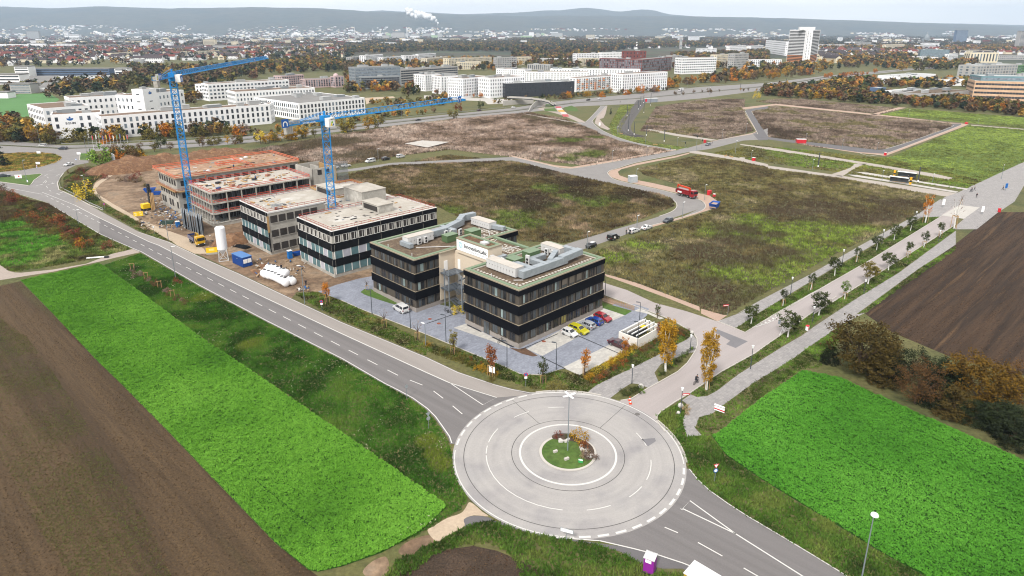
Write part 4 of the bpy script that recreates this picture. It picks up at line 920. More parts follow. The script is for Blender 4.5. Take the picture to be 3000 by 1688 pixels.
def tower_crane(label,base,mast_top,ct,tipxy,ctail,lettering=False):
    t=thing('tower_crane',label,'tower crane',base);b=MB();H=mast_top
    lattice(b,(0,0,0),(0,0,H),2.0,int(H/2.1),up=(1,.35,0),r=.08);b.build('mast',M_blue,t)
    MB().box(-3,3,-3,3,-.2,.5).build('base_ballast',M_con,t)
    jd=Vector((tipxy.x-base.x,tipxy.y-base.y,0));jl=jd.length;jd.normalize();rot=math.atan2(jd.y,jd.x)
    hd=MB();hd.lathe([(1.3,0),(1.3,.6)],n=10);hd.box(-1.1,1.1,-.9,.9,.6,2.6);hd.build('slewing_unit',M_blue,t,loc=(0,0,H),rot=rot)
    j=MB();n=int(jl/2.6);lattice(j,(1,0,1.4),(jl,0,1.4),1.45,n,r=.07,tri=True);j.box(jl-.8,jl+.5,-.7,.7,1.2,1.9);j.build('jib',M_blue,t,loc=(0,0,H),rot=rot)
    cl=ctail;c=MB();c.box(-cl,-.8,-.75,-.6,1.15,1.5);c.box(-cl,-.8,.6,.75,1.15,1.5);c.box(-cl,-1,-.6,.6,1.2,1.26)
    c.tube((0,-.5,3.6),(-cl+2.5,-.5,1.5),.07,n=4);c.tube((0,.5,3.6),(-cl+2.5,.5,1.5),.07,n=4);c.tube((0,0,2.6),(0,0,3.8),.3,n=6)
    for y in (-.75,.75):
        for z in (1.9,2.3):c.tube((-cl,y,z),(-1.2,y,z),.03,n=4)
        for i in range(7):c.tube((-cl+i*cl/7,y,1.4),(-cl+i*cl/7,y,2.3),.03,n=4)
    cj=c.build('counter_jib',M_blue,t,loc=(0,0,H),rot=rot)
    for i in range(4):MB().box(-cl+.2+i*.55,-cl+.68+i*.55,-.58,.58,-.9,2.2).build('counterweight',M_con,cj)
    cb=MB().box(-.9,1.3,-2.6,-1.0,-.4,2.0).build('operator_cab',M_cwhite,t,loc=(0,0,H),rot=rot);MB().box(1.3,1.36,-2.5,-1.1,.2,1.8).build('cab_glass',G_dk,cb);MB().box(-.2,1.2,-2.64,-2.6,.7,1.8).build('cab_glass',G_dk,cb)
    MB().box(-cl+2.6,-cl+4.6,-.6,.6,1.3,2.5).build('winch',M_con,cj)
    MB().box(jl*.32,jl*.32+1.2,-.7,.7,.9,1.25).build('trolley',M_darkm,t,loc=(0,0,H),rot=rot)
    (logo(cj,(-cl+2.4,-.85,1.1),0,2.0),logo(cj,(-cl+.1,-.85,1.1),0,2.0,'tri')) if not lettering else logo(cj,(-cl-.2,-.86,.9),0,2.2)
    logo(cb,(.1,-2.7,-.3),0,1.9,'tri' if lettering else 'arch')
    if lettering:text('WT 200 e.tronic',.62,(-cl*.6,-.78,1.16),(math.pi/2,0,0),M_cwhite,cj,.012)
    for x in ((jl*.95,) if lettering else (jl*.78,)):logo(t,(jd.x*x-jd.y*-.8,jd.y*x+jd.x*-.8,H+1.0),rot,1.9)
    return t
# crane heights follow from the mast tops
def mast_h(base,c,x,y):return ztop(base,c,x,y)
cb1=L(-10.9,147.0);h1=mast_h(cb1,'c00',1755,815)
tower_crane('blue tower crane at the back, standing between the open frame and the rear shell',cb1,h1,None,G('n',782,172,h1+1.4),15)
cb2=L(6.5,82.2);h2=mast_h(cb2,'n',864,366)
tower_crane('nearer blue tower crane rising from the court of the black clad shell',cb2,h2,None,G('n',1357,294,h2+1.4),13.5,True)

# ================================================================== vehicles
M_tyre=mat('tyre_rubber',(.018,.018,.019),rough=.85);M_rim=mat('wheel_rim',C(176,178,182),rough=.35,metal=.6);M_lamp=mat('headlamp',C(236,238,240,1.2),rough=.15);M_tail=mat('tail_lamp',C(160,26,26),rough=.25);M_plate=mat('number_plate',C(232,232,226),rough=.5)
G_car=glass('car_glass',C(40,44,50,1.2),rough=.06,rand=.1)
def paint(name,c):return mat('paint_'+name,C(*c,1.65),rough=.28,var=.03,spec=.5,coat=.6)
def wheel(parent,x,y,r=.32,w=.22):
    a=MB();a.tube((0,-w/2,0),(0,w/2,0),r,n=14);o=a.build('wheel',M_tyre,parent,loc=(x,y,r))
    s=1 if y>0 else -1;q=MB();q.tube((0,s*w*.45,0),(0,s*(w/2+.015),0),r*.66,r*.6,n=10);q.build('rim',M_rim,o)
KIND={   # stations: x, bottom, shoulder, roof, half width at shoulder, half width at roof (unit: metres, nose at +x)
    'hatch':(4.1,[(-2.05,.42,.72,.74,.72,.7),(-1.98,.28,.92,.95,.82,.72),(-1.62,.24,.95,1.40,.86,.62),(-.7,.22,.94,1.48,.88,.64),(.25,.22,.92,1.44,.88,.62),(.98,.22,.9,.94,.87,.80),(1.7,.24,.80,.82,.84,.74),(2.0,.32,.62,.64,.74,.66)],.32),
    'mini':(3.5,[(-1.75,.42,.72,.74,.68,.66),(-1.68,.28,.94,.98,.78,.7),(-1.4,.24,.96,1.44,.81,.6),(-.6,.22,.95,1.49,.82,.62),(.25,.22,.94,1.46,.82,.61),(.9,.22,.92,.98,.81,.76),(1.5,.24,.84,.86,.78,.7),(1.74,.32,.62,.64,.68,.6)],.3),
    'wagon':(4.6,[(-2.3,.42,.74,.76,.74,.72),(-2.24,.28,.95,.99,.84,.74),(-1.95,.24,.98,1.38,.88,.64),(-.9,.22,.96,1.47,.9,.66),(.25,.22,.94,1.44,.9,.64),(1.05,.22,.92,.96,.89,.82),(1.95,.24,.82,.84,.86,.76),(2.28,.34,.64,.66,.76,.68)],.33),
    'sedan':(4.6,[(-2.3,.42,.74,.76,.74,.72),(-2.22,.28,.92,.95,.84,.78),(-1.5,.24,.95,1.0,.88,.74),(-.75,.22,.94,1.40,.9,.6),(.2,.22,.92,1.41,.9,.61),(1.05,.22,.9,.94,.89,.82),(1.95,.24,.8,.82,.86,.76),(2.28,.34,.62,.64,.76,.68)],.33),
    'suv':(4.5,[(-2.25,.5,.84,.86,.78,.76),(-2.18,.34,1.06,1.1,.88,.78),(-1.85,.3,1.08,1.56,.92,.7),(-.8,.28,1.06,1.65,.93,.72),(.3,.28,1.04,1.62,.93,.7),(1.0,.28,1.02,1.08,.92,.86),(1.85,.3,.94,.96,.9,.8),(2.22,.4,.72,.74,.8,.72)],.36),
    'van':(4.4,[(-2.2,.42,.8,.84,.82,.8),(-2.16,.3,1.08,1.12,.88,.84),(-2.06,.26,1.1,1.74,.9,.76),(-.8,.24,1.08,1.84,.91,.78),(.55,.24,1.04,1.76,.91,.74),(1.3,.24,1.0,1.06,.9,.84),(1.95,.26,.88,.9,.86,.76),(2.18,.36,.66,.68,.76,.7)],.33),
    'bus':(5.0,[(-2.5,.42,.8,.84,.86,.84),(-2.47,.3,1.08,1.12,.93,.88),(-2.36,.26,1.1,1.84,.95,.82),(-.8,.24,1.1,1.95,.96,.84),(.95,.24,1.06,1.86,.96,.8),(1.8,.24,1.04,1.1,.95,.88),(2.3,.26,.92,.94,.9,.8),(2.48,.36,.68,.7,.8,.74)],.34)}
_CM={}
def car_mesh(kind):
    if kind in _CM:return _CM[kind]
    ln,S,wr=KIND[kind];B,Gl=MB(),MB();R=[]
    for x,zb,zs,zr,ws,wt in S:R.append([(x,-ws*.93,zb),(x,-ws,zb+(zs-zb)*.5),(x,-ws,zs),(x,-wt,zr),(x,wt,zr),(x,ws,zs),(x,ws,zb+(zs-zb)*.5),(x,ws*.93,zb)])
    cab=[i for i,s in enumerate(S) if s[3]-s[2]>.3]
    def lerp(a,b,t):return tuple(p+(q-p)*t for p,q in zip(a,b))
    def pane(a,b,c,d,m=.1,n=(0,0,0)):
        P=[lerp(lerp(a,b,u),lerp(d,c,u),v) for u,v in ((m,.1),(1-m,.1),(1-m,.88),(m,.88))]
        Gl.add([tuple(x+y for x,y in zip(p,n)) for p in P],[(0,1,2,3)])
    for i in range(len(S)-1):
        for j in range(7):B.add([R[i][j],R[i+1][j],R[i+1][j+1],R[i][j+1]],[(3,2,1,0)])
        B.add([R[i][7],R[i+1][7],R[i+1][0],R[i][0]],[(3,2,1,0)])
        if i in cab and i+1 in cab:pane(R[i][2],R[i+1][2],R[i+1][3],R[i][3],.05,(0,-.012,.004));pane(R[i+1][5],R[i][5],R[i][4],R[i+1][4],.05,(0,.012,.004))
        elif i in cab:   # windscreen, triangular side light
            pane(R[i+1][3],R[i+1][4],R[i][4],R[i][3],.06,(.012,0,.014));Gl.add([(R[i][2][0]+.1,R[i][2][1]-.01,R[i][2][2]+.04),(R[i+1][2][0]-.25,R[i+1][2][1]-.01,R[i+1][2][2]+.03),(R[i][3][0]+.05,R[i][3][1]-.014,R[i][3][2]-.08)],[(0,1,2)]);Gl.add([(R[i][5][0]+.1,R[i][5][1]+.01,R[i][5][2]+.04),(R[i][4][0]+.05,R[i][4][1]+.014,R[i][4][2]-.08),(R[i+1][5][0]-.25,R[i+1][5][1]+.01,R[i+1][5][2]+.03)],[(0,1,2)])
        elif i+1 in cab:pane(R[i][4],R[i][3],R[i+1][3],R[i+1][4],.08,(-.012,0,.012))
    B.add(R[0],[tuple(range(8))]);B.add(R[-1],[tuple(range(7,-1,-1))])
    zs=S[-1][2];x1,x0=S[-2][0]+.12,S[0][0]
    hl=MB()
    for s in (-1,1):hl.add([(x1+.1,s*S[-2][4]*.985,zs+.04),(x1+.1,s*S[-2][4]*.985,zs-.09),(S[-1][0]+.012,s*(S[-1][4]-.3),zs-.1),(S[-1][0]+.012,s*(S[-1][4]-.3),zs-.0)],[(0,1,2,3) if s<0 else (3,2,1,0)])
    tl=[MB().box(x0-.03,x0+.2,s*S[1][4]-(.2 if s>0 else .01),s*S[1][4]+(.01 if s>0 else .2),S[0][2]-.02,S[1][2]-.02) for s in (-1,1)]
    tr=MB().box(S[0][0]-.02,S[0][0]+.04,-.5,.5,S[0][1],S[0][1]+.1);tr.box(S[-1][0]-.06,S[-1][0]+.015,-.55,.55,S[-1][1]+.02,S[-1][1]+.16)
    _CM[kind]=(B.mesh('car_body',paint('white',(240,240,240)),True),Gl.mesh('windows',G_car),hl.mesh('headlights',M_lamp),[q.mesh('taillight',M_tail) for q in tl],tr.mesh('bumper_trim',M_darkm))
    return _CM[kind]
def car(label,loc,head,kind,pm,cat='car',group=None,roof=None):
    """head: direction the nose points, radians in the world"""
    t=thing('car' if kind not in ('van','bus') else 'van',label,cat,loc,head,group);ln,S,wr=KIND[kind]
    me=car_mesh(kind);o=put('body',me[0],t);setmat(o,0,pm)
    put('windows',me[1],o);put('headlights',me[2],t)
    for q in me[3]:put('taillight',q,t)
    put('bumper_trim',me[4],t);MB().box(S[0][0]-.035,S[0][0]-.012,-.26,.26,S[0][2]-.2,S[0][2]-.08).build('number_plate',M_plate,t)
    for x in (S[0][0]+ln*.2,S[-1][0]-ln*.19):
        for y in (-1,1):wheel(t,x,y*(S[3][4]-.1),wr)
    for s in (-1,1):MB().box(.78,.95,s*(S[4][4]+.09)-.09,s*(S[4][4]+.09)+.09,S[4][2]+.02,S[4][2]+.16).build('mirror',pm,t)
    if roof:q=S[3];MB().box(S[2][0]+.05,S[4][0]-.02,-q[5]+.06,q[5]-.06,min(S[2][3],S[4][3])+.0,q[3]+.015).build('roof',roof,t)
    return t
PW,PY_,PS,PB,PR,PM_,PK,PD,PG=(paint(n,c) for n,c in (('white',(244,244,244)),('yellow',(214,206,36)),('silver',(190,194,200)),('blue',(32,76,164)),('red',(176,26,40)),('maroon',(74,26,40)),('black',(28,30,34)),('dark',(64,72,82)),('grey',(120,126,134))))
HM,HP=ANG-math.pi/2,ANG+math.pi/2      # nose away from / towards the building row
car('small white hatchback parked first in the row, beside the empty bays',L(11.5,-3.3),HM,'mini',PW)
car('yellow estate car parked between the small white car and the silver one',L(14.1,-3.5),HM,'wagon',PY_)
car('silver hatchback parked tail out between yellow and blue cars',L(17.0,-3.2),HP,'hatch',PS)
car('blue hatchback parked tail out beside the red car',L(19.6,-3.2),HP,'hatch',PB)
car('red hatchback at the far end of the parking row',L(22.3,-3.4),HM,'hatch',PR)
car('dark maroon saloon parked behind a small orange tree by the bin enclosure',L(14.8,-13.3),HM,'sedan',PM_)
car('white high roof van car parked beside the finished office wing',L(-6.3,31.0),HP-.05,'van',PW,'van')
def road_car(label,c,x,y,dx,dy,kind,pm,cat='car',roof=None):
    p,q=G(c,x,y,.02),G(c,x+dx,y+dy,.02);d=q-p;return car(label,p,math.atan2(d.y,d.x),kind,pm,cat,roof=roof)
road_car('white car turning at the west junction beside the grass island','d0',693,292,-50,12,'sedan',PW)
road_car('white van driving on the highway past the white agency building','d0',430,102,-50,-2,'van',PW,'van')
road_car('dark car following the white van towards the west junction','d0',635,131,-50,0,'suv',PD)
road_car('dark estate car entering from the side at the small triangle island','d0',45,408,50,-4,'wagon',PD)
road_car('white estate car parked at the start of the new street near the cranes','d1',1992,325,50,-8,'wagon',PW)
road_car('white saloon parked second on the new street near the cranes','d1',2108,305,50,-8,'sedan',PW)
road_car('white minibus parked on the new street by a lamp post','d1',2352,260,-50,9,'bus',PW,'van')
road_car('black car parked behind the white minibus','d1',2508,237,50,-9,'suv',PK)
road_car('white van parked where the new street bends','n',1174,462,30,-5,'van',PW,'van')
road_car('black small car with white roof parked nearest the finished office','e2',450,772,-50,16,'mini',PK,roof=PW)
road_car('black van parked on the gravel strip behind the black and white small car','e2',676,690,50,-17,'van',PK,'van')
road_car('white car with open boot and people behind it','e2',882,622,50,-17,'wagon',PW)
road_car('white car parked in front of the one with the open boot','e2',1010,588,50,-17,'sedan',PW)
road_car('dark hatchback parked farthest along the gravel strip','e2',1225,518,-50,17,'hatch',PD)
road_car('silver car at the level crossing of the new street','e0',1970,604,-50,14,'hatch',PG)
road_car('dark car on the highway below the long white building','c10',1632,1214,50,-6,'sedan',PK)
road_car('dark red car on the highway near the footbridge','c10',2245,1118,50,-6,'hatch',PM_)
road_car('dark car on the highway in front of the black office','c20',765,1012,-50,6,'suv',PK)
road_car('white car on the highway close behind the dark one','c20',880,1002,-50,6,'hatch',PW)
road_car('white car on the highway at the foot of the footbridge','c20',15,1090,50,-5,'hatch',PW)
road_car('white van far along the highway by the wooded belt','c30',30,850,-50,8,'bus',PW,'van')
def lorry(label,loc,head,cabm,bodym,kind):
    t=thing('lorry',label,'lorry',loc,head);PT=M_darkm
    MB().box(-4.2,3.9,-.5,.5,.75,1.05).build('chassis',PT,t)
    for x in (2.9,-1.4,-2.8)+((1.4,) if kind=='crane' else ()):
        for y in (-1,1):wheel(t,x,y*1.02,.5,.34)
    cb=MB();cb.prism([(2.2,-1.2),(3.9,-1.2),(4.1,-1.05),(4.1,1.05),(3.9,1.2),(2.2,1.2)],.75,2.9);cb.prism([(2.25,-1.1),(3.7,-1.1),(3.7,1.1),(2.25,1.1)],2.9,3.08);o=cb.build('cab',cabm,t)
    MB().box(4.08,4.13,-1.0,1.0,1.85,2.75).build('windscreen',G_car,o);MB().box(2.9,3.7,-1.215,1.215,1.9,2.65).build('side_windows',G_car,o);MB().box(4.0,4.18,-1.1,1.1,.6,1.1).build('bumper',PT,o)
    for s in (-1,1):MB().box(4.12,4.2,s*.85-.2,s*.85+.2,.85,1.05).build('headlight',M_lamp,o);MB().box(3.9,4.05,s*1.3-.1,s*1.3+.1,1.8,2.5).build('mirror',PT,o)
    if kind=='tipper':
        b=MB();b.box(-4.2,1.2,-1.22,-1.12,1.15,2.2);b.box(-4.2,1.2,1.12,1.22,1.15,2.2);b.box(-4.2,1.2,-1.12,1.12,1.1,1.25);b.box(1.1,1.2,-1.12,1.12,1.25,2.3);b.box(-4.22,-4.12,-1.12,1.12,1.25,2.2);b.build('tipper_body',bodym,t)
        MB().box(-4.0,1.0,-1.1,1.1,1.25,1.75).build('rubble_load',M_soil_b,t);MB().box(-4.3,-4.2,-1.2,1.2,1.0,2.2).build('tailgate',cabm,t)
        a=MB();a.box(1.3,2.0,-.5,.5,1.05,2.6);a.beam((1.65,0,2.6),(1.65,0,3.5),.4);a.beam((1.65,0,3.4),(-1.2,.3,3.0),.35);a.beam((-1.2,.3,3.0),(-1.6,.3,2.0),.3);a.build('loading_crane',paint('yellow2',(236,186,24)),t)
    else:
        b=MB();b.box(-4.4,1.9,-1.2,1.2,1.15,2.1);b.prism([(-4.2,-1.0),(1.6,-1.0),(1.6,1.0),(-4.2,1.0)],2.1,2.8);b.build('equipment_body',bodym,t);MB().box(-3.6,-1.6,-1.22,-1.2,1.35,1.95).build('lettering_panel',M_cwhite,t)
        a=MB();a.beam((1.2,0,2.8),(1.2,0,3.6),.6);a.beam((1.2,0,3.5),(-3.2,0,3.7),.5);a.beam((-3.2,0,3.7),(-4.6,0,4.0),.34);a.beam((-4.5,0,4.1),(-4.7,0,3.0),.4);a.build('loading_crane',mat('crane_orange',C(214,70,36,1.3),rough=.5),t)
        MB().box(-4.9,-4.4,-.9,.9,1.2,2.4).build('pump_unit',M_darkm,t)
    return t
p,q=G('g2',560,520),G('g2',760,660);d=q-p
lorry('yellow and blue tipper lorry with folded crane beside the white silo',p.lerp(q,.5)+Vector((0,0,.02)),math.atan2(d.y,d.x),paint('lorry_yellow',(240,188,20)),paint('lorry_blue',(38,66,130)),'tipper')
p,q=G('e2',1340,245),G('e2',1490,285);d=q-p
lorry('red crane lorry parked on the gravel bay of the new street',p.lerp(q,.5)+Vector((0,0,.02)),math.atan2(d.y,d.x),paint('lorry_red',(170,24,34)),paint('lorry_red2',(156,26,36)),'crane')
p,q=G('n',1690,302),G('n',1740,297);d=p-q
t=thing('lorry','white box lorry far along the highway by the tram shelter','lorry',G('c20',1700,918,.02),math.atan2(d.y,d.x))
MB().box(-3.5,1.6,-1.15,1.15,.9,3.2).build('cargo_box',PW,t);MB().box(1.7,3.4,-1.1,1.1,.5,2.6).build('cab',PW,t);MB().box(3.38,3.43,-1,1,1.5,2.4).build('windscreen',G_car,t)
for x in (-2.2,2.4):
    for y in (-1,1):wheel(t,x,y*.95,.45,.3)
# box body of a lorry standing at the bottom edge of the picture
p,q=G('f3',110,1340,3.6),G('f3',290,1447,3.6);d=p-q;rt=math.atan2(d.y,d.x);t=thing('lorry','lorry with ribbed white roof and yellow side at the lower edge of the south road','lorry',G('f3',47,1372,3.6)-Vector((0,0,3.58)),rt)
M_by=paint('box_yellow',(228,186,30))
MB().box(-7.5,-.1,-1.2,1.2,1.0,3.5).build('cargo_box',M_by,t);b=MB().box(-7.5,.0,-1.25,1.25,3.5,3.56)
for i in range(9):b.box(-7.4,-.1,-1.15+.27*i,-1.02+.27*i,3.56,3.6)
b.build('roof',PW,t);MB().box(-9.6,-7.8,-1.15,1.15,.6,2.7).build('cab',M_by,t)
for x in (-8.6,-1.6,-2.8):
    for y in (-1,1):wheel(t,x,y*1.0,.48,.3)

# ================================================================== lamps, signs, street furniture
M_pole=mat('lamp_steel',C(136,146,152,1.2),rough=.5,metal=.3,var=.08);M_poled=mat('lamp_dark',C(70,76,84,1.2),rough=.5,var=.08);M_lhead=mat('lamp_head',C(232,234,234,1.2),rough=.4,var=.03)
def lamp(label,base,h,arm=None,dark=False,head='panel',group=None):
    m=M_poled if dark else M_pole;t=thing('street_lamp',label,'street lamp',base,0,group)
    b=MB();b.tube((0,0,0),(0,0,h),.09,.055,n=6);b.build('pole',m,t)
    if head=='panel':
        a=arm if arm is not None else ANG;d=Vector((math.cos(a),math.sin(a),0))
        q=MB();q.beam(Vector((0,0,h)),d*.3+Vector((0,0,h+.05)),.06);q.beam(d*.2+Vector((0,0,h+.06)),d*.95+Vector((0,0,h+.1)),.3,.1);q.build('lamp_head',M_lhead if not dark else m,t)
    elif head=='lantern':
        q=MB();q.lathe([(.07,h),(.17,h+.08),(.19,h+.5),(.26,h+.55),(.05,h+.66)],n=8);q.build('lantern',M_lhead,t)
    elif head=='cross':
        for k in range(4):a=math.radians(28+90*k);d=Vector((math.cos(a),math.sin(a),0));q=MB();q.beam(d*.1+Vector((0,0,h)),d*1.05+Vector((0,0,h+.1)),.32,.08);q.build('lamp_head',M_lhead,t)
    elif head=='disc':q=MB();q.lathe([(.06,h-.1),(.42,h-.02),(.36,h+.18),(.1,h+.26)],c=(.15,.1,0),n=10);q.build('lamp_head',M_lhead,t)
    return t
def lamp_at(label,c,bx,by,ty,**k):base=G(c,bx,by);return lamp(label,base,max(3,ztop(base,c,bx,ty)),**k)
lamp_at('tall grey lamp post with four flat heads on the roundabout island','n',1663,1322,1159,head='cross')
lb=G('n',2520,1716);lamp('tall lamp post with rounded white head beside the right crop field',lb,ztop(lb,'n',2560,1512),head='disc')
lamp_at('lamp post on the left verge of the main road opposite the blue container','f0',1325,292,60,arm=.2)
lamp_at('lamp post on the road verge in front of the dirt heap by the office forecourt','f0',2300,490,200,arm=ANG+3)
lamp_at('lamp post on the west side of the main road near the scrub','d0',790,880,740,arm=.3);lamp_at('lamp post beside the yellow tree at the west junction','d0',880,635,395,arm=2.8)
lamp_at('lamp post beside the sandy site track and the green skip','d0',1695,1045,760,arm=.4);lamp_at('lamp post on the oval grass island','d0',270,450,240,arm=0.1)
for lab,c,x,y,t_ in (('dark slim lamp post at the forecourt edge left of the white van car','d2',138,1100,860),('dark slim lamp post at the forecourt edge right of the white van car','d2',525,1245,1000),('dark slim lamp post at the forecourt edge by the office corner stair','d2',882,1385,1110),
                         ('dark slim lamp post in front of the office corner','d3',758,1060,805),('dark slim lamp post between the two parking strips','d3',1222,1078,820),('dark slim lamp post at the corner of the bin enclosure','d3',1987,875,625),('dark slim lamp post beside the street behind the bin enclosure','d3',2008,605,440),('dark slim lamp post at the far corner of the office','d3',1682,395,185)):
    lamp_at(lab,c,x,y,t_,dark=True,arm=ANG+2.2)
lamp_at('grey lamp post on the hedge verge left of the forecourt','d2',677,1420,1200,arm=2.5)
for lab,c,x,y,t_ in (('lantern post on the paving near the white boulder','d3',1935,1205,1055),('lantern post at the bend of the side street','g0',1035,580,450),('lantern post on the avenue verge opposite the cyclist','g0',1605,745,550),('lantern post with red street name sign by the roundabout','g0',945,1160,950),('lantern post beside the second tree of the right avenue row','g0',2190,300,190),
                         ('lantern post on the left avenue path, first of its line','e3',912,1250,1095),('lantern post on the left avenue path, second of its line','e3',1428,960,815),('lantern post on the left avenue path, third of its line','e3',1830,745,612),('lantern post on the left avenue path, farthest of its line','e3',2165,520,428),('lantern post beside the golden right avenue tree','e3',1650,1240,1160),('lantern post in the right avenue verge near its far end','e3',2400,720,660)):
    lamp_at(lab,c,x,y,t_,dark=True,head='lantern')
NL={'e0':[(282,775,685),(1007,775,660),(1355,705,620),(1252,920,845),(1712,1335,1180),(1255,1420,1315),(1935,1155,1005),(1058,500,415),(2113,540,445),(2352,490,385),(2245,690,560),(2405,750,660),(1340,590,500),(1660,615,530)],'e2':[(412,795,620),(912,600,455)],'e1':[(378,570,490),(745,645,545),(1098,650,580),(1412,320,245),(2110,395,340),(1655,975,895),(2345,945,805),(1145,965,860),(445,855,750)],'d1':[(2432,245,125),(1948,300,195)],'c20':[(590,1050,880),(1760,900,800),(1985,960,880)],'c10':[(1465,1200,1020),(752,1275,1100)],'d0':[(875,175,0),(908,165,15)],'c00':[(405,1449,1255)]}
WHERE={'e0':'on the new streets of the empty quarter','e2':'along the strip of parked cars','e1':'round the far ring street and tram stop','d1':'beside the parked white minibus','c20':'along the highway before the black office','c10':'along the highway under the crane jib','d0':'at the grass triangle by the flag poles','c00':'before the white agency building'}
for c,ls in NL.items():
    for x,y,t_ in ls:lamp_at('slender lamp post '+WHERE[c],c,x,y,t_,group='lamp posts '+WHERE[c],arm=ANG,dark=False)
# traffic signs
M_sred=mat('sign_red',C(200,40,50,1.2),rough=.5,var=.05);M_sblue=mat('sign_blue',C(30,104,180,1.2),rough=.5,var=.05);M_syel=mat('sign_yellow',C(240,200,30,1.2),rough=.5,var=.04);M_sback=mat('sign_back',C(150,156,160,1.2),rough=.5)
def post_sign(label,base,h,faces,rot,cat='traffic sign'):
    t=thing('traffic_sign',label,cat,base,rot);b=MB();b.tube((0,0,0),(0,0,h),.04,n=6);b.build('pole',M_pole,t)
    for shape,z,s,m,m2 in faces:
        n={'tri':3,'disc':16}.get(shape)
        if n:
            def ring(r,y):return [(math.sin(2*math.pi*i/n+(math.pi if n==3 else 0))*r,y,z+math.cos(2*math.pi*i/n+(math.pi if n==3 else 0))*r) for i in range(n)]
            b=MB();b.v=ring(s,-.05)+ring(s,-.03);b.f=[tuple(range(n)),tuple(range(2*n-1,n-1,-1))]+[(i,n+i,n+(i+1)%n,(i+1)%n) for i in range(n)];b.m=[0]*len(b.f)
            o=b.build('sign_plate',m,t);q=MB();q.add(ring(s*.66,-.055),[tuple(range(n))]);q.build('sign_face',m2,o)
        else:o=MB().box(-s[0]/2,s[0]/2,-.05,-.03,z-s[1]/2,z+s[1]/2).build('sign_plate',m,t);MB().box(-s[0]*.46,s[0]*.46,-.056,-.05,z-s[1]*.4,z+s[1]*.4).build('sign_face',m2,o)
    return t
post_sign('give way triangle over blue roundabout disc right of the roundabout',G('f3',240,735),3.0,[('tri',2.65,.5,M_sred,M_sign),('disc',1.85,.34,M_sblue,M_sign)],0.2)
post_sign('sign post seen from behind where the main road meets the roundabout',G('f2',660,340),3.2,[('tri',2.8,.5,M_sback,M_sback),('disc',2.0,.34,M_sback,M_sback)],.6)
post_sign('lone sign post seen from behind on the crop side of the main road',G('f2',495,110),2.8,[('disc',2.4,.32,M_sback,M_sback)],.6)
post_sign('no stopping sign with white plate at the forecourt corner verge',G('d3',935,1230),2.6,[('disc',2.35,.36,M_sred,M_sblue),('box',1.75,(.5,.4),M_sign,M_sign)],.1)
post_sign('no stopping sign on the verge beside the slim orange sapling',G('f0',2432,545),2.6,[('disc',2.35,.36,M_sred,M_sblue),('box',1.75,(.5,.4),M_sign,M_sign)],.1)
post_sign('round prohibition sign beside the sandy track and guard rail',G('d0',1058,745),2.6,[('disc',2.4,.36,M_sred,M_sblue)],.1)
post_sign('small sign on the track verge near the green skip',G('d0',1555,985),2.6,[('disc',2.4,.3,M_sback,M_sign)],.1)
post_sign('white direction board on two posts at the south edge of the roundabout',G('f2',1700,1185),2.0,[('box',1.6,(1.7,.6),M_sback,M_sign)],-.35)
post_sign('blue arrow sign at the tip of the triangle island',G('d0',283,480),1.6,[('box',1.3,(.5,.9),M_sblue,M_sign)],.1)
post_sign('give way sign pair on the oval island bend',G('d0',375,330),1.9,[('tri',1.6,.4,M_sred,M_sign),('disc',1.0,.3,M_sblue,M_sign)],.1)
post_sign('blue arrow sign beside the turning white car',G('d0',770,262),1.8,[('disc',1.5,.36,M_sblue,M_sign)],.1)
for lab,c,x,y,rot in (('white notice board lying on the triangle island with red ring','d0',190,432,.2),('white notice board on the oval grass island','d0',385,290,.1),('small white notice board at the far tip of the oval island','d0',392,180,.1),('white notice board on the right grass triangle','d0',795,190,.1)):
    t=thing('notice_board',lab,'sign',G(c,x,y),rot);s=1.0 if y>400 else .7
    MB().box(-1.3*s,1.3*s,-.05,.05,.5,.5+1.5*s).build('board',M_sign,t);b=MB();b.tube((-1*s,0,0),(-1*s,0,.6),.04,n=5);b.tube((1*s,0,0),(1*s,0,.6),.04,n=5);b.build('post',M_pole,t)
    if y>400:b=MB();b.tube((.2,-.06,1.3),(.2,-.075,1.3),.32,n=14);b.build('printed_ring',M_sred,t)
t=thing('detour_sign','yellow double detour board on a post beside the site track','sign',G('d0',1410,890),.35)
zz=ztop(G('d0',1410,890),'d0',1400,755);MB().box(-1.35,-.03,-.06,0,zz-1.5,zz).build('board',M_syel,t);MB().box(.03,1.35,-.06,0,zz-1.5,zz).build('board',M_syel,t)
b=MB();b.tube((0,.04,0),(0,.04,zz-.1),.07,n=6);b.build('post',M_wood,t)
b=MB();[b.box(x,x+.5,-.075,-.06,zz-y,zz-y+.1) for x,y in ((-1.15,.5),(-.9,.8),(.3,.5),(.55,1.0),(-1.0,1.2))];b.build('printed_arrow',M_sign,t)
t=thing('billboard','large white framed billboard seen from behind beside the green tree at the junction','billboard',G('d0',1160,325),2.3);zb=ztop(G('d0',1160,325),'d0',1140,175)
MB().box(-2.8,2.8,-.08,0,zb-4.2,zb).build('panel',M_sign,t);b=MB()
for x in (-2.7,-.9,.9,2.7):b.beam((x,.1,0),(x,.1,zb),.14);b.beam((x,1.8,0),(x,.1,zb*.8),.1)
for z in (zb-4,zb-2.8,zb-1.4,zb-.2):b.beam((-2.8,.08,z),(2.8,.08,z),.1)
b.build('frame',M_stair,t)
for lab,c,x,y,w in (('small white company board on two posts in the forecourt hedge','d3',617,1140,1.0),):
    t=thing('notice_board',lab,'sign',G(c,x,y),ANG-1.3);b=MB();b.beam((-.5,0,0),(-.5,0,2.2),.08);b.beam((.5,0,0),(.5,0,2.2),.08);b.build('post',M_wood,t);MB().box(-.62,.62,-.06,-.02,.9,2.1).build('board',M_sign,t)
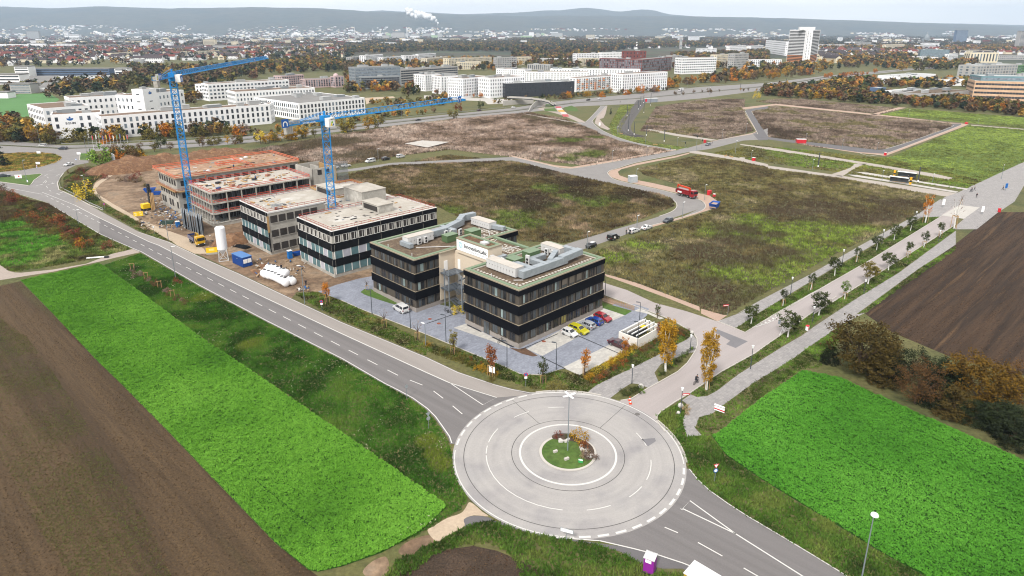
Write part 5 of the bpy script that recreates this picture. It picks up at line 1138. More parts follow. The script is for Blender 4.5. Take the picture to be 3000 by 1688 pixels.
t=thing('leaning_poster','white poster board with red print on the grass by the path','sign',G('g0',1310,1150),2.45);MB().box(-.85,.85,-.08,.0,.1,1.15).build('board',M_sign,t);
b=MB();[b.box(-.85+.42*i,-.55+.42*i,-.095,-.08,.3,.95) for i in range(4)];b.box(-.9,.9,.0,.012,.3,.5);b.build('printed_ring',M_sred,t);MB().box(-.88,.88,-.1,.25,1.15,1.2).build('top_flap',M_sign,t)
for lab,c,x,y,rot in (('red street name sign on a post at the wild verge corner','g0',1390,240,.2),):
    t=thing('street_name_sign',lab,'sign',G(c,x,y),rot);b=MB();b.tube((0,0,0),(0,0,2.7),.04,n=6);b.build('post',M_pole,t);MB().box(-1.3,0,-.03,.03,2.3,2.65).build('sign_plate',M_sred,t);MB().box(-1.2,-.1,-.036,-.03,2.42,2.52).build('printed_line',M_sign,t)
t=thing('street_name_sign','red street name blade on the lantern post by the roundabout','sign',G('g0',945,1160),.1);zz=ztop(G('g0',945,1160),'g0',945,985);MB().box(.1,1.25,-.03,.03,zz-.16,zz+.16).build('sign_plate',M_sred,t);MB().box(.2,1.15,-.036,-.03,zz-.06,zz+.05).build('printed_line',M_sign,t)
M_corg=mat('cone_orange',C(214,70,36,1.2),rough=.6)
for i,(x,y,l) in enumerate(((467,1042,'upright striped traffic cone at the avenue mouth'),(473,1072,'second traffic cone nearer the roundabout'))):
    t=thing('traffic_cone',l,'traffic cone',G('g0',x,y,.03));MB().box(-.24,.24,-.24,.24,0,.05).build('base',M_corg,t);b=MB();b.lathe([(.18,.05),(.13,.3)],n=10);b.lathe([(.13,.3),(.09,.5)],n=10,mi=1);b.lathe([(.09,.5),(.03,.8)],n=10);b.build('cone',[M_corg,M_sign],t)
t=thing('mobile_toilet','purple portable toilet with white roof beside the south road','portable toilet',G('f2',2325,1405),-.5);M_pur=mat('toilet_purple',C(142,42,150,1.2),rough=.5,var=.06)
MB().box(-.6,.6,-.6,.6,.1,2.05).build('cabin',M_pur,t);b=MB();b.prism([(-.66,-.66),(.66,-.66),(.66,.66),(-.66,.66)],2.05,2.15);b.add([(-.66,-.66,2.15),(.66,-.66,2.15),(.66,.66,2.15),(-.66,.66,2.15),(-.3,-.3,2.36),(.3,-.3,2.36),(.3,.3,2.36),(-.3,.3,2.36)],[(0,1,5,4),(1,2,6,5),(2,3,7,6),(3,0,4,7),(4,5,6,7)]);b.build('roof',PW,t)
MB().box(-.62,-.6,-.45,.45,.15,1.95).build('door',mat('toilet_door',C(158,60,166,1.2),rough=.5),t);MB().box(-.4,.3,-.63,-.6,1.55,1.95).build('notice',M_sign,t);MB().box(-.7,.7,-.7,.7,0,.1).build('skid',M_darkm,t)
# building-site things
t=thing('silo','tall white mortar silo on a braced frame beside the main road','silo',G('g2',1062,835),.4);hs=ztop(G('g2',1062,835),'g2',990,335)
b=MB();b.lathe([(.3,hs*.2),(1.28,hs*.34),(1.3,hs*.36),(1.3,hs*.97),(1.15,hs),(.2,hs+.02)],n=24);b.build('tank',mat('silo_white',C(244,244,246,1.3),rough=.5,var=.03,scale=.8),t,smooth=False)
b=MB();sq=[(-1.2,-1.2),(1.2,-1.2),(1.2,1.2),(-1.2,1.2)]
for i,(x,y) in enumerate(sq):
    x2,y2=sq[(i+1)%4];b.beam((x,y,0),(x*.78,y*.78,hs*.36),.16);b.beam((x,y,.1),(x2,y2,.1),.14);b.beam((x,y,.1),(x2*.8,y2*.8,hs*.34),.09);b.beam((x2,y2,.1),(x*.8,y*.8,hs*.34),.09)
b.build('frame',M_ahu,t)
t=thing('site_container','blue site office container with two white windows','container',G('g2',1195,880),math.atan2(*(lambda d:(d.y,d.x))(G('g2',1355,955)-G('g2',1195,880))));M_cblue=mat('container_blue',C(26,70,142,1.2),rough=.5,var=.06)
cl=(G('g2',1355,955)-G('g2',1195,880)).length;cw=2.6
cbx=MB().box(0,cl,0,cw,.12,2.7);[cbx.box(.3*i+.1,.3*i+.2,-.03,0,.2,2.55) for i in range(int(cl/.3))];cbx.build('cabin',M_cblue,t)
MB().box(-.05,cl+.05,-.05,cw+.05,2.7,2.82).build('roof',mat('container_roof',C(92,142,206,1.6),rough=.5,var=.05),t);MB().box(.1,cl-.1,.1,cw-.1,0,.12).build('skid',M_darkm,t);MB().box(cl*.5-.1,cl*.5+.1,-.06,-.03,1.9,2.1).build('badge',M_sign,t)
for y in (.2,1.35):MB().box(cl,cl+.05,y,y+1.05,1.1,2.2).build('window',M_doorw,t)
t=thing('banner_fence','yellow printed banner on a site fence in front of the silo','banner',G('g2',800,755),math.atan2(*(lambda d:(d.y,d.x))(G('g2',970,740)-G('g2',800,755))));bl=(G('g2',970,740)-G('g2',800,755)).length
MB().box(0,bl,-.04,0,.5,2.0).build('banner',M_syel,t);b=MB();[b.box(bl*.25,bl*.75,-.05,-.04,z,z+.16) for z in (1.05,1.3,1.5)];b.build('printed_line',mat('banner_print',C(246,232,150,1.2)),t);MB().box(0,bl,-.3,.3,0,.4).build('base',M_con,t);b=MB();[b.beam((bl*i,0,.3),(bl*i,0,2.2),.06) for i in (0,.5,1)];b.build('post',M_pole,t)
tg='white plastic cistern in the heap beside the dirt road'
cis=None
M_cis=mat('cistern_white',C(246,246,248,1.25),rough=.45,var=.03)
for i,(x,y) in enumerate(((1690,1075),(1745,1090),(1800,1105),(1850,1125),(1900,1150),(1945,1175),(1990,1200),(1770,1040),(1830,1050),(1890,1075),(1940,1100),(1985,1105),(2085,1175))):
    lo=G('g2',x,y+25)
    if cis is None:
        cis=thing('cistern',tg,'tank',lo,ANG,'white cisterns stacked by the road');b=MB()
        prof=[(.2,-1.2),(.8,-1.15),(1.0,-.9),(1.02,0),(1.0,.9),(.8,1.15),(.2,1.2)];n=14
        for r,yy in prof:b.v+=[(r*math.cos(2*math.pi*k/n),yy,1.02+r*math.sin(2*math.pi*k/n)) for k in range(n)]
        b.f=[(j*n+k,(j+1)*n+k,(j+1)*n+(k+1)%n,j*n+(k+1)%n) for j in range(6) for k in range(n)]+[tuple(range(n)),tuple(range(7*n-1,6*n-1,-1))];b.m=[0]*len(b.f);b.build('tank',M_cis,cis,smooth=True)
        b=MB();b.lathe([(.52,1.8),(.5,2.12)],n=12);b.lathe([(.44,2.1),(.44,2.14)],n=12,mi=1);b.build('hatch',[M_cis,M_darkm],cis)
    else:o=dup(cis,lo+Vector((0,0,.9 if 7<=i<12 else 0)),ANG+random.uniform(-.3,.3)); 
    if i==12:o['label']='single white cistern standing apart at the end of the heap'
def skip(label,c,x,y,rot,m,load=None,s=1.0):
    t=thing('skip',label,'skip',G(c,x,y),rot,scale=s);b=MB();lo=[(-1.2,-.8),(1.2,-.8),(1.2,.8),(-1.2,.8)];hi=[(-1.9,-.95),(1.9,-.95),(1.9,.95),(-1.9,.95)]
    for k,o in ((1,1),(.95,-1)):v=[(x_,y_,.05 if o>0 else .12) for x_,y_ in lo]+[(x_*k,y_*k,1.4) for x_,y_ in hi];b.add(v,[(0,1,5,4),(1,2,6,5),(2,3,7,6),(3,0,4,7),(3,2,1,0)] if o>0 else [(4,5,1,0),(5,6,2,1),(6,7,3,2),(7,4,0,3),(0,1,2,3)])
    [b.beam((x_*1.0,y_,1.4),(-x_ if i%2 else x_,y_ if i%2 else -y_,1.4),.1) for i,(x_,y_) in enumerate(hi)];b.build('skip_body',m,t)
    if load:MB().box(-1.5,1.5,-.8,.8,.3,1.1).build('load',load,t)
    return t
M_skb=mat('skip_blue',C(28,84,170,1.2),rough=.55,var=.12);M_skg=mat('skip_green',C(62,82,74,1.2),rough=.6,var=.12)
skip('blue open skip on the gravel at the bend of the new street','e2',1690,375,1.0,M_skb,M_pink,1.35);skip('green skip beside the site track and scrap heap','d0',1690,895,.2,M_skg);skip('blue skip at the foot of the black clad shell','d1',1615,1195,.6,M_skb,None,.7);skip('blue skip heaped with boards behind the open frame','d0',1510,560,.3,M_skb,M_wood,1.1);skip('small blue skip behind the open frame, near the boards','d0',1580,585,.3,M_skb,None,.8)
for lab,c,x,y in (('small blue site toilet between the two black clad fronts','d1',1545,1225),('blue waste drum beside the scrap heap','d0',1792,910)):
    t=thing('site_toilet' if 'toilet' in lab else 'waste_drum',lab,'portable toilet' if 'toilet' in lab else 'drum',G(c,x,y),.7);h=2.2 if 'toilet' in lab else 1.8
    MB().box(-.55,.55,-.55,.55,0,h).build('cabin',mat('site_blue',C(24,112,186,1.2),rough=.5),t);MB().box(-.6,.6,-.6,.6,h,h+.1).build('lid',M_lhead,t);MB().box(-.35,.35,-.58,-.55,.1,h-.2).build('door',M_sblue,t)
fr0=None
p0,p1=G('d1',480,900),G('d1',690,985);dd=(p1-p0)
for i in range(11):
    lo=p0+dd*(i/11.0)
    if fr0 is None:
        fr0=thing('formwork_panel','dark formwork panel in the upright rack by the open frame','formwork panel',lo,ANG+1.25,'upright black formwork panels');MB().box(-3.0,3.0,-.09,.09,.1,5.2).build('panel',M_memb,fr0);b=MB()
        for z in (.15,5.25):b.box(-3.05,3.05,-.13,.13,z-.08,z+.08)
        for x in (-3.05,-1,1,3.05):b.box(x-.06,x+.06,-.13,.13,.1,5.2)
        b.build('steel_edge',M_stair,fr0)
    else:dup(fr0,lo,ANG+1.25+random.uniform(-.06,.06))
t=thing('drilling_rig','yellow drilling rig with dark mast on the muddy yard','drilling rig',G('d0',1480,740),.9)
MB().box(-1.6,1.6,-1.1,-.5,0,.8).build('track',M_darkm,t);MB().box(-1.6,1.6,.5,1.1,0,.8).build('track',M_darkm,t);MB().box(-1.5,.9,-1,1,.8,2.4).build('engine_cover',M_syel,t);b=MB();lattice(b,(1.5,0,.3),(1.5,0,9),.7,8,up=(1,0,0),r=.09);b.beam((1.5,0,5.4),(1.9,0,7),.9);b.build('drill_mast',M_darkm,t)
for i in range(3):b=MB();b.beam((0,0,0),(.25,0,6.2),.28);tag(b.build('timber_pile',M_wood,None,loc=G('d0',1530+14*i,740)),'upright raw timber pile beside the drilling rig','timber pile','upright timber piles')
# scrap heaps and litter on the site
b=MB();cs=[mat('scrap_%d'%i,C(*c),var=.1) for i,c in enumerate(((232,230,228),(150,130,110),(96,92,90),(190,160,126),(60,110,170),(206,200,192)))]
for reg,n in ((('d0',1590,1850,760,930),150),(('d0',1440,1660,640,800),70),(('d1',1200,1700,1240,1440),60),(('d0',1380,1900,600,960),120),(('d1',700,1100,1000,1130),24),(('f0',2240,2330,375,400),24)):
    for i in range(n):
        o=G(reg[0],random.uniform(reg[1],reg[2]),random.uniform(reg[3],reg[4]));a=random.uniform(0,3.1);s=random.uniform(.3,1.4)*(.6 if n<40 else 1);z=random.uniform(.05,.5)
        b.beam(o+Vector((0,0,z)),o+Vector((s*math.cos(a),s*math.sin(a),z+random.uniform(-.05,.5))),random.uniform(.06,.5),random.uniform(.04,.3),random.choice([0,1,1,2,3,3,4,5]))
tag(b.build('scrap_heap',cs,kind='stuff'),'scattered boards, sacks and scrap on the muddy yard','scrap')
t=thing('plastic_sheeting','crumpled black plastic sheeting on the dirt bank behind the silo','sheeting',G('d1',960,1110),-.5)
b=MB();vs=[(x*.7,y*.6,.2+.5*_T[x*3%256,y*7%256]*(1 if 0<y<4 else 0)) for x in range(9) for y in range(5)];b.add(vs,[(x*5+y,x*5+5+y,x*5+6+y,x*5+1+y) for x in range(8) for y in range(4)]);b.build('sheet',M_memb,t)
def mound(label,c,cx,cy,rx,ry,h,rot,m,name='earth_mound',n=28,seed=0):
    o=G(c,cx,cy);t=MB()
    for i in range(n+1):
        for j in range(n+1):
            u,v=2*i/n-1,2*j/n-1;r=math.hypot(u,v);e=max(0,1-r*r);x,y=u*rx,v*ry
            nz_=float(fbm(np.array([x+seed*9.1]),np.array([y-seed*4.7]),3.0,3)[0])-.5
            t.v.append((x,y,(h*e**.8*(1+1.1*nz_) if e>0 else -.15)))
    t.f=[(i*(n+1)+j,(i+1)*(n+1)+j,(i+1)*(n+1)+j+1,i*(n+1)+j+1) for i in range(n) for j in range(n)];t.m=[0]*len(t.f)
    return tag(t.build(name,m,None,smooth=True,loc=o,rot=rot),label,'earth mound')
M_earth=mat('loose_earth',C(156,118,88),scale=.35,cols=[C(128,94,70),C(176,138,104)],fine=.25,fscale=2,rough=1,bump=.8,bscale=1.5)
mound('broad brown earth bank behind the site, west of the rear shell','d0',1330,320,19,12,4.5,.8,M_earth,seed=1);mound('long low earth ridge behind the rear shell','d0',1700,255,26,9,3.5,.3,M_earth,seed=2);mound('sandy spoil heap behind the plywood deck','d1',860,205,20,8,4,.2,M_earth,seed=3)
mound('orange brown earth bank against the black clad gable','d1',1010,1050,7.5,4.5,2.6,.8,M_earth,seed=4);mound('low dirt hump by the forecourt road verge','f0',2020,215,4,1.6,.6,ANG+1.6,M_earth,seed=5);mound('trampled dirt ridge in front of the cisterns','f0',1960,262,5,1.2,.5,ANG+1.6,M_earth,seed=6)
# bin enclosure in the parking area
t=thing('bin_enclosure','roofless white concrete bin enclosure with open steel rafters by the car park','enclosure',L(16.6,-16.5),ANG);M_wcon=mat('white_concrete',C(232,228,220,1.25),rough=.85,var=.05,fine=.05,fscale=1.5)
for k,(x0,x1,y0,y1) in enumerate(((0,8.6,0,.22),(0,.22,.22,4.7),(0.22,8.6,4.48,4.7),(8.38,8.6,.22,4.48))):MB().box(x0,x1,y0,y1,0,2.1).build('wall',M_wcon,t)
for i in range(4):MB().box(.4,8.2,.7+i*1.05,.86+i*1.05,2.35,2.55).build('rafter',M_lhead,t)
b=MB();[b.beam((x,.78+i*1.05,0),(x,.78+i*1.05,2.35),.1) for i in range(4) for x in (.5,8.1)];b.build('post',M_pole,t,kind='stuff')
for i in range(4):MB().box(2+i*1.4,3.1+i*1.4,2.9,3.9,.1,1.2).build('waste_bin',M_darkm,t)
MB().box(.3,1.0,3.2,4.3,.3,1.9).build('cabinet',G_md,t);MB().box(6.4,7.6,3,4,.1,1.35).build('waste_bin',M_syel,t)
t=thing('slat_fence','wooden picket fence beside the lawn behind the office','fence',G('d3',1660,418),0);pa,pb=G('d3',1660,418),G('d3',1955,515);d=pb-pa;b=MB()
for i in range(46):q=d*(i/45);MB().box(-.05,.05,-.02,.02,0,1.1+.1*random.random()).build('slat',M_pink if i%3 else M_wood,t,loc=q,rot=math.atan2(d.y,d.x))
MB().box(0,d.length,.02,.05,.7,.8).build('fence_rail',M_wood,t,rot=math.atan2(d.y,d.x))
# small things of the new quarter
def cab(label,c,x,y,w,d_,h,m,rot=ANG,name='utility_cabinet',top=None):
    t=thing(name,label,'utility cabinet',G(c,x,y),rot);MB().box(-w/2,w/2,-d_/2,d_/2,0,h).build('cabinet',m,t);MB().box(-w/2-.05,w/2+.05,-d_/2-.05,d_/2+.05,h,h+.1).build('lid',top or M_lhead,t);MB().box(-w*.3,w*.3,-d_/2-.02,-d_/2,.15,h-.2).build('door',top or m,t);return t
t=cab('grey transformer hut with red panel on the gravel of the new street','e2',870,115,3.2,2.6,2.6,mat('hut_grey',C(170,176,180,1.2)),.3,'transformer_hut');MB().box(1.6,1.66,-1.2,1.2,.4,2.3).build('painted_panel',M_sred,t)
cab('red cabinet on the gravel behind the crane lorry','e2',1640,245,1.6,1.0,1.7,M_sred,top=M_sred);cab('small red and white box beside the red cabinet','e2',1690,268,.9,.8,1.2,M_sred);cab('red box at the level crossing','e0',1940,578,1.2,1,1.5,M_sred,top=M_sred);cab('red and white box in the tram verge','e0',2430,762,1.3,1.2,1.6,M_sred)
cab('long red container with white lid on the ring street','e1',330,582,5.0,2.2,2.2,M_sred,-.1);cab('low red barrier box at the ring street corner','e1',1995,388,2.5,1.5,1.0,M_sred,top=M_sred);cab('red and white barrier post at the ring street bottom','e1',1178,705,1.2,1.0,1.5,M_sred);cab('red and white block on the avenue verge','g0',2140,378,.65,.5,.95,M_sign,top=M_sred);cab('grey bollard box in the avenue carriageway','g0',1877,318,.45,.35,1.0,M_pole);cab('red hydrant box at the ploughed field corner','e1',2325,1275,.8,.8,1.2,M_sred,top=M_sred)
M_bould=mat('white_boulder',C(226,222,216),rough=.9,var=.12,scale=2)
for lab,c,x,y,s in (('white boulder on the planted island by the avenue mouth','g0',572,925,.65),('white boulder at the foot of the lantern post','g0',945,1105,.6),('small white stone on the roundabout corner grass','g0',925,1168,.4),('white boulder beside the side street kerb','g0',1053,410,.5)):
    b=MB();b.lathe([(.5*s,0),(.8*s,.3*s),(.75*s,.8*s),(.4*s,1.2*s),(.1*s,1.3*s)],n=7);tag(b.build('boulder',M_bould,None,loc=G(c,x,y),rot=random.uniform(0,3)),lab,'boulder')
for lab,x,y,s in (('pale stone block on the island lawn',1615,512,.55),('pale stone block at the front of the island lawn',1700,568,.6)):tag(MB().box(-.6*s,.6*s,-.3*s,.3*s,0,.3).build('stone_block',M_kerb,None,loc=G('f2',x,y,.13),rot=.5),lab,'stone')
t=thing('info_sign','small green sign on the front of the roundabout island','sign',G('f2',1806,592,.13),-.3);MB().box(-.32,.32,-.05,.05,.0,.62).build('panel',mat('sign_green',C(60,160,90,1.2)),t);MB().box(-.3,.3,-.056,-.05,.4,.6).build('sign_face',M_sign,t)
b=MB()
for i in range(22):x,y=(1640+i*9,436-12*math.sin(i/5)) if i<8 else (1770+i*5.6,430+i*6);o=G('f2',x,y,.13);b.beam(o,o+Vector((.5*math.cos(i),.5*math.sin(i),.1)),.35,.35)
tag(b.build('rock_border',M_bould,kind='stuff'),'row of rough stones edging the island flower bed','stones')
# white slabs lying in the meadow, membrane field
tag(sheet('white_sheet',GP('V',[(1018,366),(1062,358),(1130,362),(1075,376)]),1.1,M_conc,''),'white plastic sheeting lying in the reeds by the new street','sheeting')
# flag poles before the agency building
M_flag=[mat('flag_%d'%i,C(*c,1.3),var=.1) for i,c in enumerate(((200,40,50),(40,70,150),(236,232,228),(220,180,40),(60,130,80)))]
for i in range(11):
    x=945+i*35;base=G('d0',x,128-(i%2)*14);h=ztop(base,'d0',x,-4-(i%3)*8)*1.08
    t=thing('flag_pole','white flag pole with a limp flag before the white agency building','flag pole',base,0,'flag poles before the agency building');b=MB();b.tube((0,0,0),(0,0,h),.07,.04,n=5);b.build('pole',M_lhead,t)
    MB().add([(.06,0,h-.3),(.5,.1,h-.6),(.42,.05,h-2.6),(.06,0,h-2.4)],[(0,1,2,3),(3,2,1,0)]).build('flag',M_flag[(i*2)%5],t)
# tram stop: shelters, yellow pillars, masts
M_tyel=mat('pillar_yellow',C(236,172,30,1.2),rough=.5)
for lab,x,y,t_ in (('yellow information pillar at the tram stop, farther one',1268,920,855),('yellow information pillar at the tram stop, nearer one',1430,1000,925)):
    base=G('e1',x,y);h=ztop(base,'e1',x,t_);t=thing('info_pillar',lab,'pillar',base,ANG);MB().box(-.35,.35,-.3,.3,0,h).build('pillar',M_tyel,t);MB().box(-.36,.36,-.31,.31,h*.35,h*.6).build('panel',M_darkm,t)
for lab,x,y in (('glass tram shelter with pale roof on the nearer platform',1310,985),('dark framed tram shelter on the farther platform',1390,935)):
    t=thing('tram_shelter',lab,'shelter',G('e1',x,y,.1),math.atan2(*(lambda d:(d.y,d.x))(G('e1',1450,1010)-G('e1',1260,985))));MB().box(-3.5,3.5,-.8,.8,2.5,2.65).build('roof',M_lhead,t);b=MB();[b.beam((x_,.7,0),(x_,.7,2.5),.1) for x_ in (-3.3,-1.1,1.1,3.3)];b.build('post',M_darkm,t);MB().box(-3.3,3.3,.66,.7,.4,2.2).build('back_glass',G_md,t);MB().box(-2.5,2.5,.2,.6,.42,.5).build('bench',M_wood,t)
for c,x,y,t_ in (('e0',1158,310,200),('e0',1170,460,290),('e0',1228,500,370),('e0',1325,280,180),('e0',1352,510,405),('e0',1530,570,445),('e0',1270,245,150),('e0',1292,210,110),('e0',1323,180,100),('e1',503,825,680),('e1',1507,975,820),('e0',1393,205,80),('c30',175,890,790),('c20',1700,960,890),('c20',2295,910,840)):
    base=G(c,x,y);h=max(4,ztop(base,c,x,t_));t=thing('tram_mast','dark overhead line mast beside the tram line','mast',base,0,'dark overhead line masts along the tram line');b=MB();b.beam((0,0,0),(0,0,h),.3);b.build('mast',M_poled,t);b=MB();b.tube((0,0,h-.6),(2.4,1.2,h-.5),.05,n=4);b.build('bracket',M_poled,t);MB().box(-.2,.2,-.2,.2,.2,.9).build('base_band',M_sign,t)
t=thing('tram_shelter','grey station shelter with red corner beside the highway','shelter',G('c20',1340,1030),.1);MB().box(0,11,0,3,0,3.2).build('shelter_wall',mat('shelter_grey',C(150,156,166,1.5),var=.06),t);MB().box(-.3,11.3,-.3,3.3,3.2,3.4).build('roof',M_lhead,t);MB().box(-.05,1.6,-.06,0,.5,3.0).build('painted_panel',M_sred,t)
# traffic lights at the crossing
for lab,c,x,y,t_ in (('traffic light with curved arm at the level crossing','e0',1908,640,540),('traffic light at the near corner of the level crossing','e0',1740,625,565),('tall traffic light at the crossing stop line','e0',1852,660,500)):
    base=G(c,x,y);h=ztop(base,c,x,t_);t=thing('traffic_light',lab,'traffic light',base,.3);b=MB();b.tube((0,0,0),(0,0,h),.08,n=5);b.tube((0,0,h),(-2.6,0,h+.3),.06,n=5);b.build('pole',M_pole,t);MB().box(-.2,.2,-.3,-.1,h-1.2,h-.2).build('signal_head',M_darkm,t)
for lab,c,x,y in (('white interactive stele beside the raised crossing','e1',1758,1230),('white stele on the plaza side of the raised crossing','e1',2152,1300),('blue and white plaza sign near the far cyclists','e1',2390,1060),('white board on a post in the gravel turning','e0',880,420)):
    t=thing('info_stele',lab,'sign',G(c,x,y),.3);b=MB();b.tube((0,0,0),(0,0,1),.05,n=5);b.build('post',M_pole,t);MB().box(-.55,.55,-.08,.08,1.0,2.9).build('panel',M_sign if 'blue' not in lab else M_sblue,t)
# footbridge over the highway
t=thing('footbridge','curved pale footbridge with solid parapets crossing the highway','bridge',G('e0',0,140))
bp=[G('e0',-40,128,5.2),G('e0',100,134,5.2),G('e0',200,142,5),G('e0',300,156,4),G('e0',380,176,2.4),G('e0',430,205,.3)];o0=Vector(t.location);b=MB();c=MB()
for p,q in zip(bp,bp[1:]):
    b.beam(p-o0,q-o0,4.2,.6);s=(q-p).cross(Vector((0,0,1))).normalized()*2.0
    for k in (-1,1):c.beam(p-o0+s*k+Vector((0,0,.8)),q-o0+s*k+Vector((0,0,.8)),.18,1.1)
b.build('deck',M_darkm,t);c.build('parapet',M_conc,t)
t=thing('retaining_wall','slanting pale concrete wall along the ramp to the footbridge','wall',G('e0',160,275));wp=GP('e0',[(160,275),(190,245),(230,215),(330,185)]);o0=wp[0];b=MB()
for (p,h0),(q,h1_) in zip(zip(wp,(1,3,4.2,4.5)),zip(wp[1:],(3,4.2,4.5))):p_,q_=p-o0,q-o0;b.add([p_,q_,q_+Vector((0,0,h1_)),p_+Vector((0,0,h0)),p_+Vector((.6,.6,0)),q_+Vector((.6,.6,0)),q_+Vector((.6,.6,h1_)),p_+Vector((.6,.6,h0))],[(0,1,2,3),(7,6,5,4),(3,2,6,7),(0,3,7,4),(1,5,6,2)])
b.build('wall_face',M_conc,t)
t=thing('graffiti_wall','long white abutment wall under the footbridge','wall',G('e0',-90,205));wp=[G('e0',-90,205),G('e0',60,192),G('e0',215,186)];b=MB();[b.beam(p-wp[0]+Vector((0,0,2)),q-wp[0]+Vector((0,0,2)),.6,4) for p,q in zip(wp,wp[1:])];b.build('wall_face',M_conc,t)
for k,(x,y) in enumerate(((1440,600),(2150,712),(2205,722),(2315,738),(1100,490))):tag(MB().box(-1.2,1.2,-.3,.3,0,.5).build('stone_bench',M_wood if k != 3 else M_slab,None,loc=G('e0',x,y),rot=-.1+k),'low timber bench block in the tram verge','bench','low bench blocks in the tram verge')
for i,(x,y) in enumerate(((955,440),(968,430),(982,422),(996,412),(1006,408))):b=MB();b.tube((0,0,0),(0,0,1.1),.09,n=6);tag(b.build('bollard',M_wood,None,loc=G('d0',x,y)),'pale bollard closing the sandy track','bollard','pale bollards closing the sandy track')
t=thing('road_barrier','white barrier board lying beside the field track','barrier',G('f0',655,155),.28);MB().box(0,4.4,-.15,.15,.25,.5).build('board',M_sign,t);MB().box(4.3,5.4,-.3,.3,0,.5).build('foot',M_darkm,t)

# ================================================================== people and cycles
M_cloth=[mat('cloth_%d'%i,C(*c,1.2),var=.1,rough=.9) for i,c in enumerate(((34,38,48),(60,66,82),(44,60,54),(206,204,200),(50,74,122),(198,92,40)))];M_skin=mat('skin',C(206,160,136,1.2),rough=.6,var=.04);M_hair=mat('hair',C(54,42,36,1.2),rough=.7);M_trous=mat('trousers',C(40,42,52,1.2),rough=.9,var=.1)
POSE={'stand':dict(hip=(0,0,.95),chest=(0,.0,1.38),knee=((.1,.02,.5),(-.1,-.02,.5)),foot=((.11,0,.06),(-.11,0,.06)),elb=((.24,.0,1.12),(-.24,0,1.12)),hand=((.25,.12,.88),(-.25,.12,.88))),
        'walk':dict(hip=(0,0,.94),chest=(0,.04,1.37),knee=((.1,.22,.54),(-.1,-.02,.5)),foot=((.1,.3,.08),(-.1,-.34,.12)),elb=((.25,-.12,1.14),(-.25,.14,1.14)),hand=((.25,-.02,.9),(-.24,.36,.98))),
        'ride':dict(hip=(0,-.22,.98),chest=(0,.12,1.36),knee=((.12,.2,.78),(-.12,.12,.6)),foot=((.12,.04,.46),(-.12,.12,.2)),elb=((.25,.32,1.16),(-.25,.32,1.16)),hand=((.22,.52,1.04),(-.22,.52,1.04)))}
_PM={}
def person_mesh(pose,top):
    if (pose,top) in _PM:return _PM[(pose,top)]
    P=POSE[pose];V,E,Rr=[],[],[]
    def v(p,r):V.append(Vector(p));Rr.append(r);return len(V)-1
    def e(a,b):E.append((a,b))
    hip=v(P['hip'],.15);ch=Vector(P['chest']);hp=Vector(P['hip']);mid=v(hp.lerp(ch,.5),.145);c=v(ch,.16);e(hip,mid);e(mid,c)
    d=(ch-hp).normalized();nk=v(ch+Vector((0,d.y*.12,.16)),.06);e(c,nk);hd=v(ch+Vector((0,d.y*.14,.24)),.085);e(nk,hd);ht=v(ch+Vector((0,d.y*.16,.36)),.095);e(hd,ht);tp=v(ch+Vector((0,d.y*.16,.42)),.06);e(ht,tp);ns=v(ch+Vector((0,d.y*.16+.11,.31)),.018);e(hd,ns)
    for s in (0,1):
        sx=1 if s==0 else -1;k=v(P['knee'][s],.07);hj=v(hp+Vector((sx*.1,0,-.08)),.1);f=v(P['foot'][s],.05);t=v(Vector(P['foot'][s])+Vector((0,.17,-.03)),.035);e(hip,hj);e(hj,k);e(k,f);e(f,t)
        sh=v(ch+Vector((sx*.18,0,.06)),.07);el=v(P['elb'][s],.048);h=v(P['hand'][s],.035);e(c,sh);e(sh,el);e(el,h)
        hv=(Vector(P['hand'][s])-Vector(P['elb'][s])).normalized()
        for q in range(4):a=v(Vector(P['hand'][s])+hv*(.09+.01*(q%3))+Vector(((q-1.5)*.022,0,0)),.009);e(h,a)
        a=v(Vector(P['hand'][s])+hv*.04+Vector((-sx*.05,.03,0)),.01);e(h,a)
    me=bpy.data.meshes.new('body');me.from_pydata(V,E,[]);o=bpy.data.objects.new('tmp',me);COL.objects.link(o);md=o.modifiers.new('s','SKIN');o.modifiers.new('b','SUBSURF').levels=1
    for i,r in enumerate(Rr):me.skin_vertices[0].data[i].radius=(r,r);me.skin_vertices[0].data[i].use_root=(i==0)
    dg=bpy.context.evaluated_depsgraph_get();m2=bpy.data.meshes.new_from_object(o.evaluated_get(dg));bpy.data.objects.remove(o)
    m2.materials.clear();[m2.materials.append(m) for m in (top,M_trous,M_skin,M_hair)]
    hz=P['hip'][2]+.03;fz=ch.z+.14
    for f in m2.polygons:
        z=f.center.z;hand=min((f.center-Vector(h)).length for h in P['hand']);f.use_smooth=True
        f.material_index=2 if (hand<.1 or z>fz) else (1 if z<hz and hand>.18 else 0)
    _PM[(pose,top)]=m2;return m2
def person(label,loc,rot,pose='stand',top=0,group=None,pack=False):
    t=thing('person',label,'person',loc,rot,group);o=put('body',person_mesh(pose,M_cloth[top]),t)
    P=POSE[pose];ch=Vector(P['chest']);b=MB();b.lathe([(.1,-.02),(.115,.05),(.09,.11),(.03,.13)],c=(ch.x,ch.y+.02+(.07 if pose=='ride' else 0),ch.z+.33),n=10);b.build('hair',M_hair if not pack else M_darkm,t)
    if pack:MB().box(-.16,.16,ch.y-.32,ch.y-.12,ch.z-.3,ch.z+.12).build('backpack',M_darkm,t)
    return t
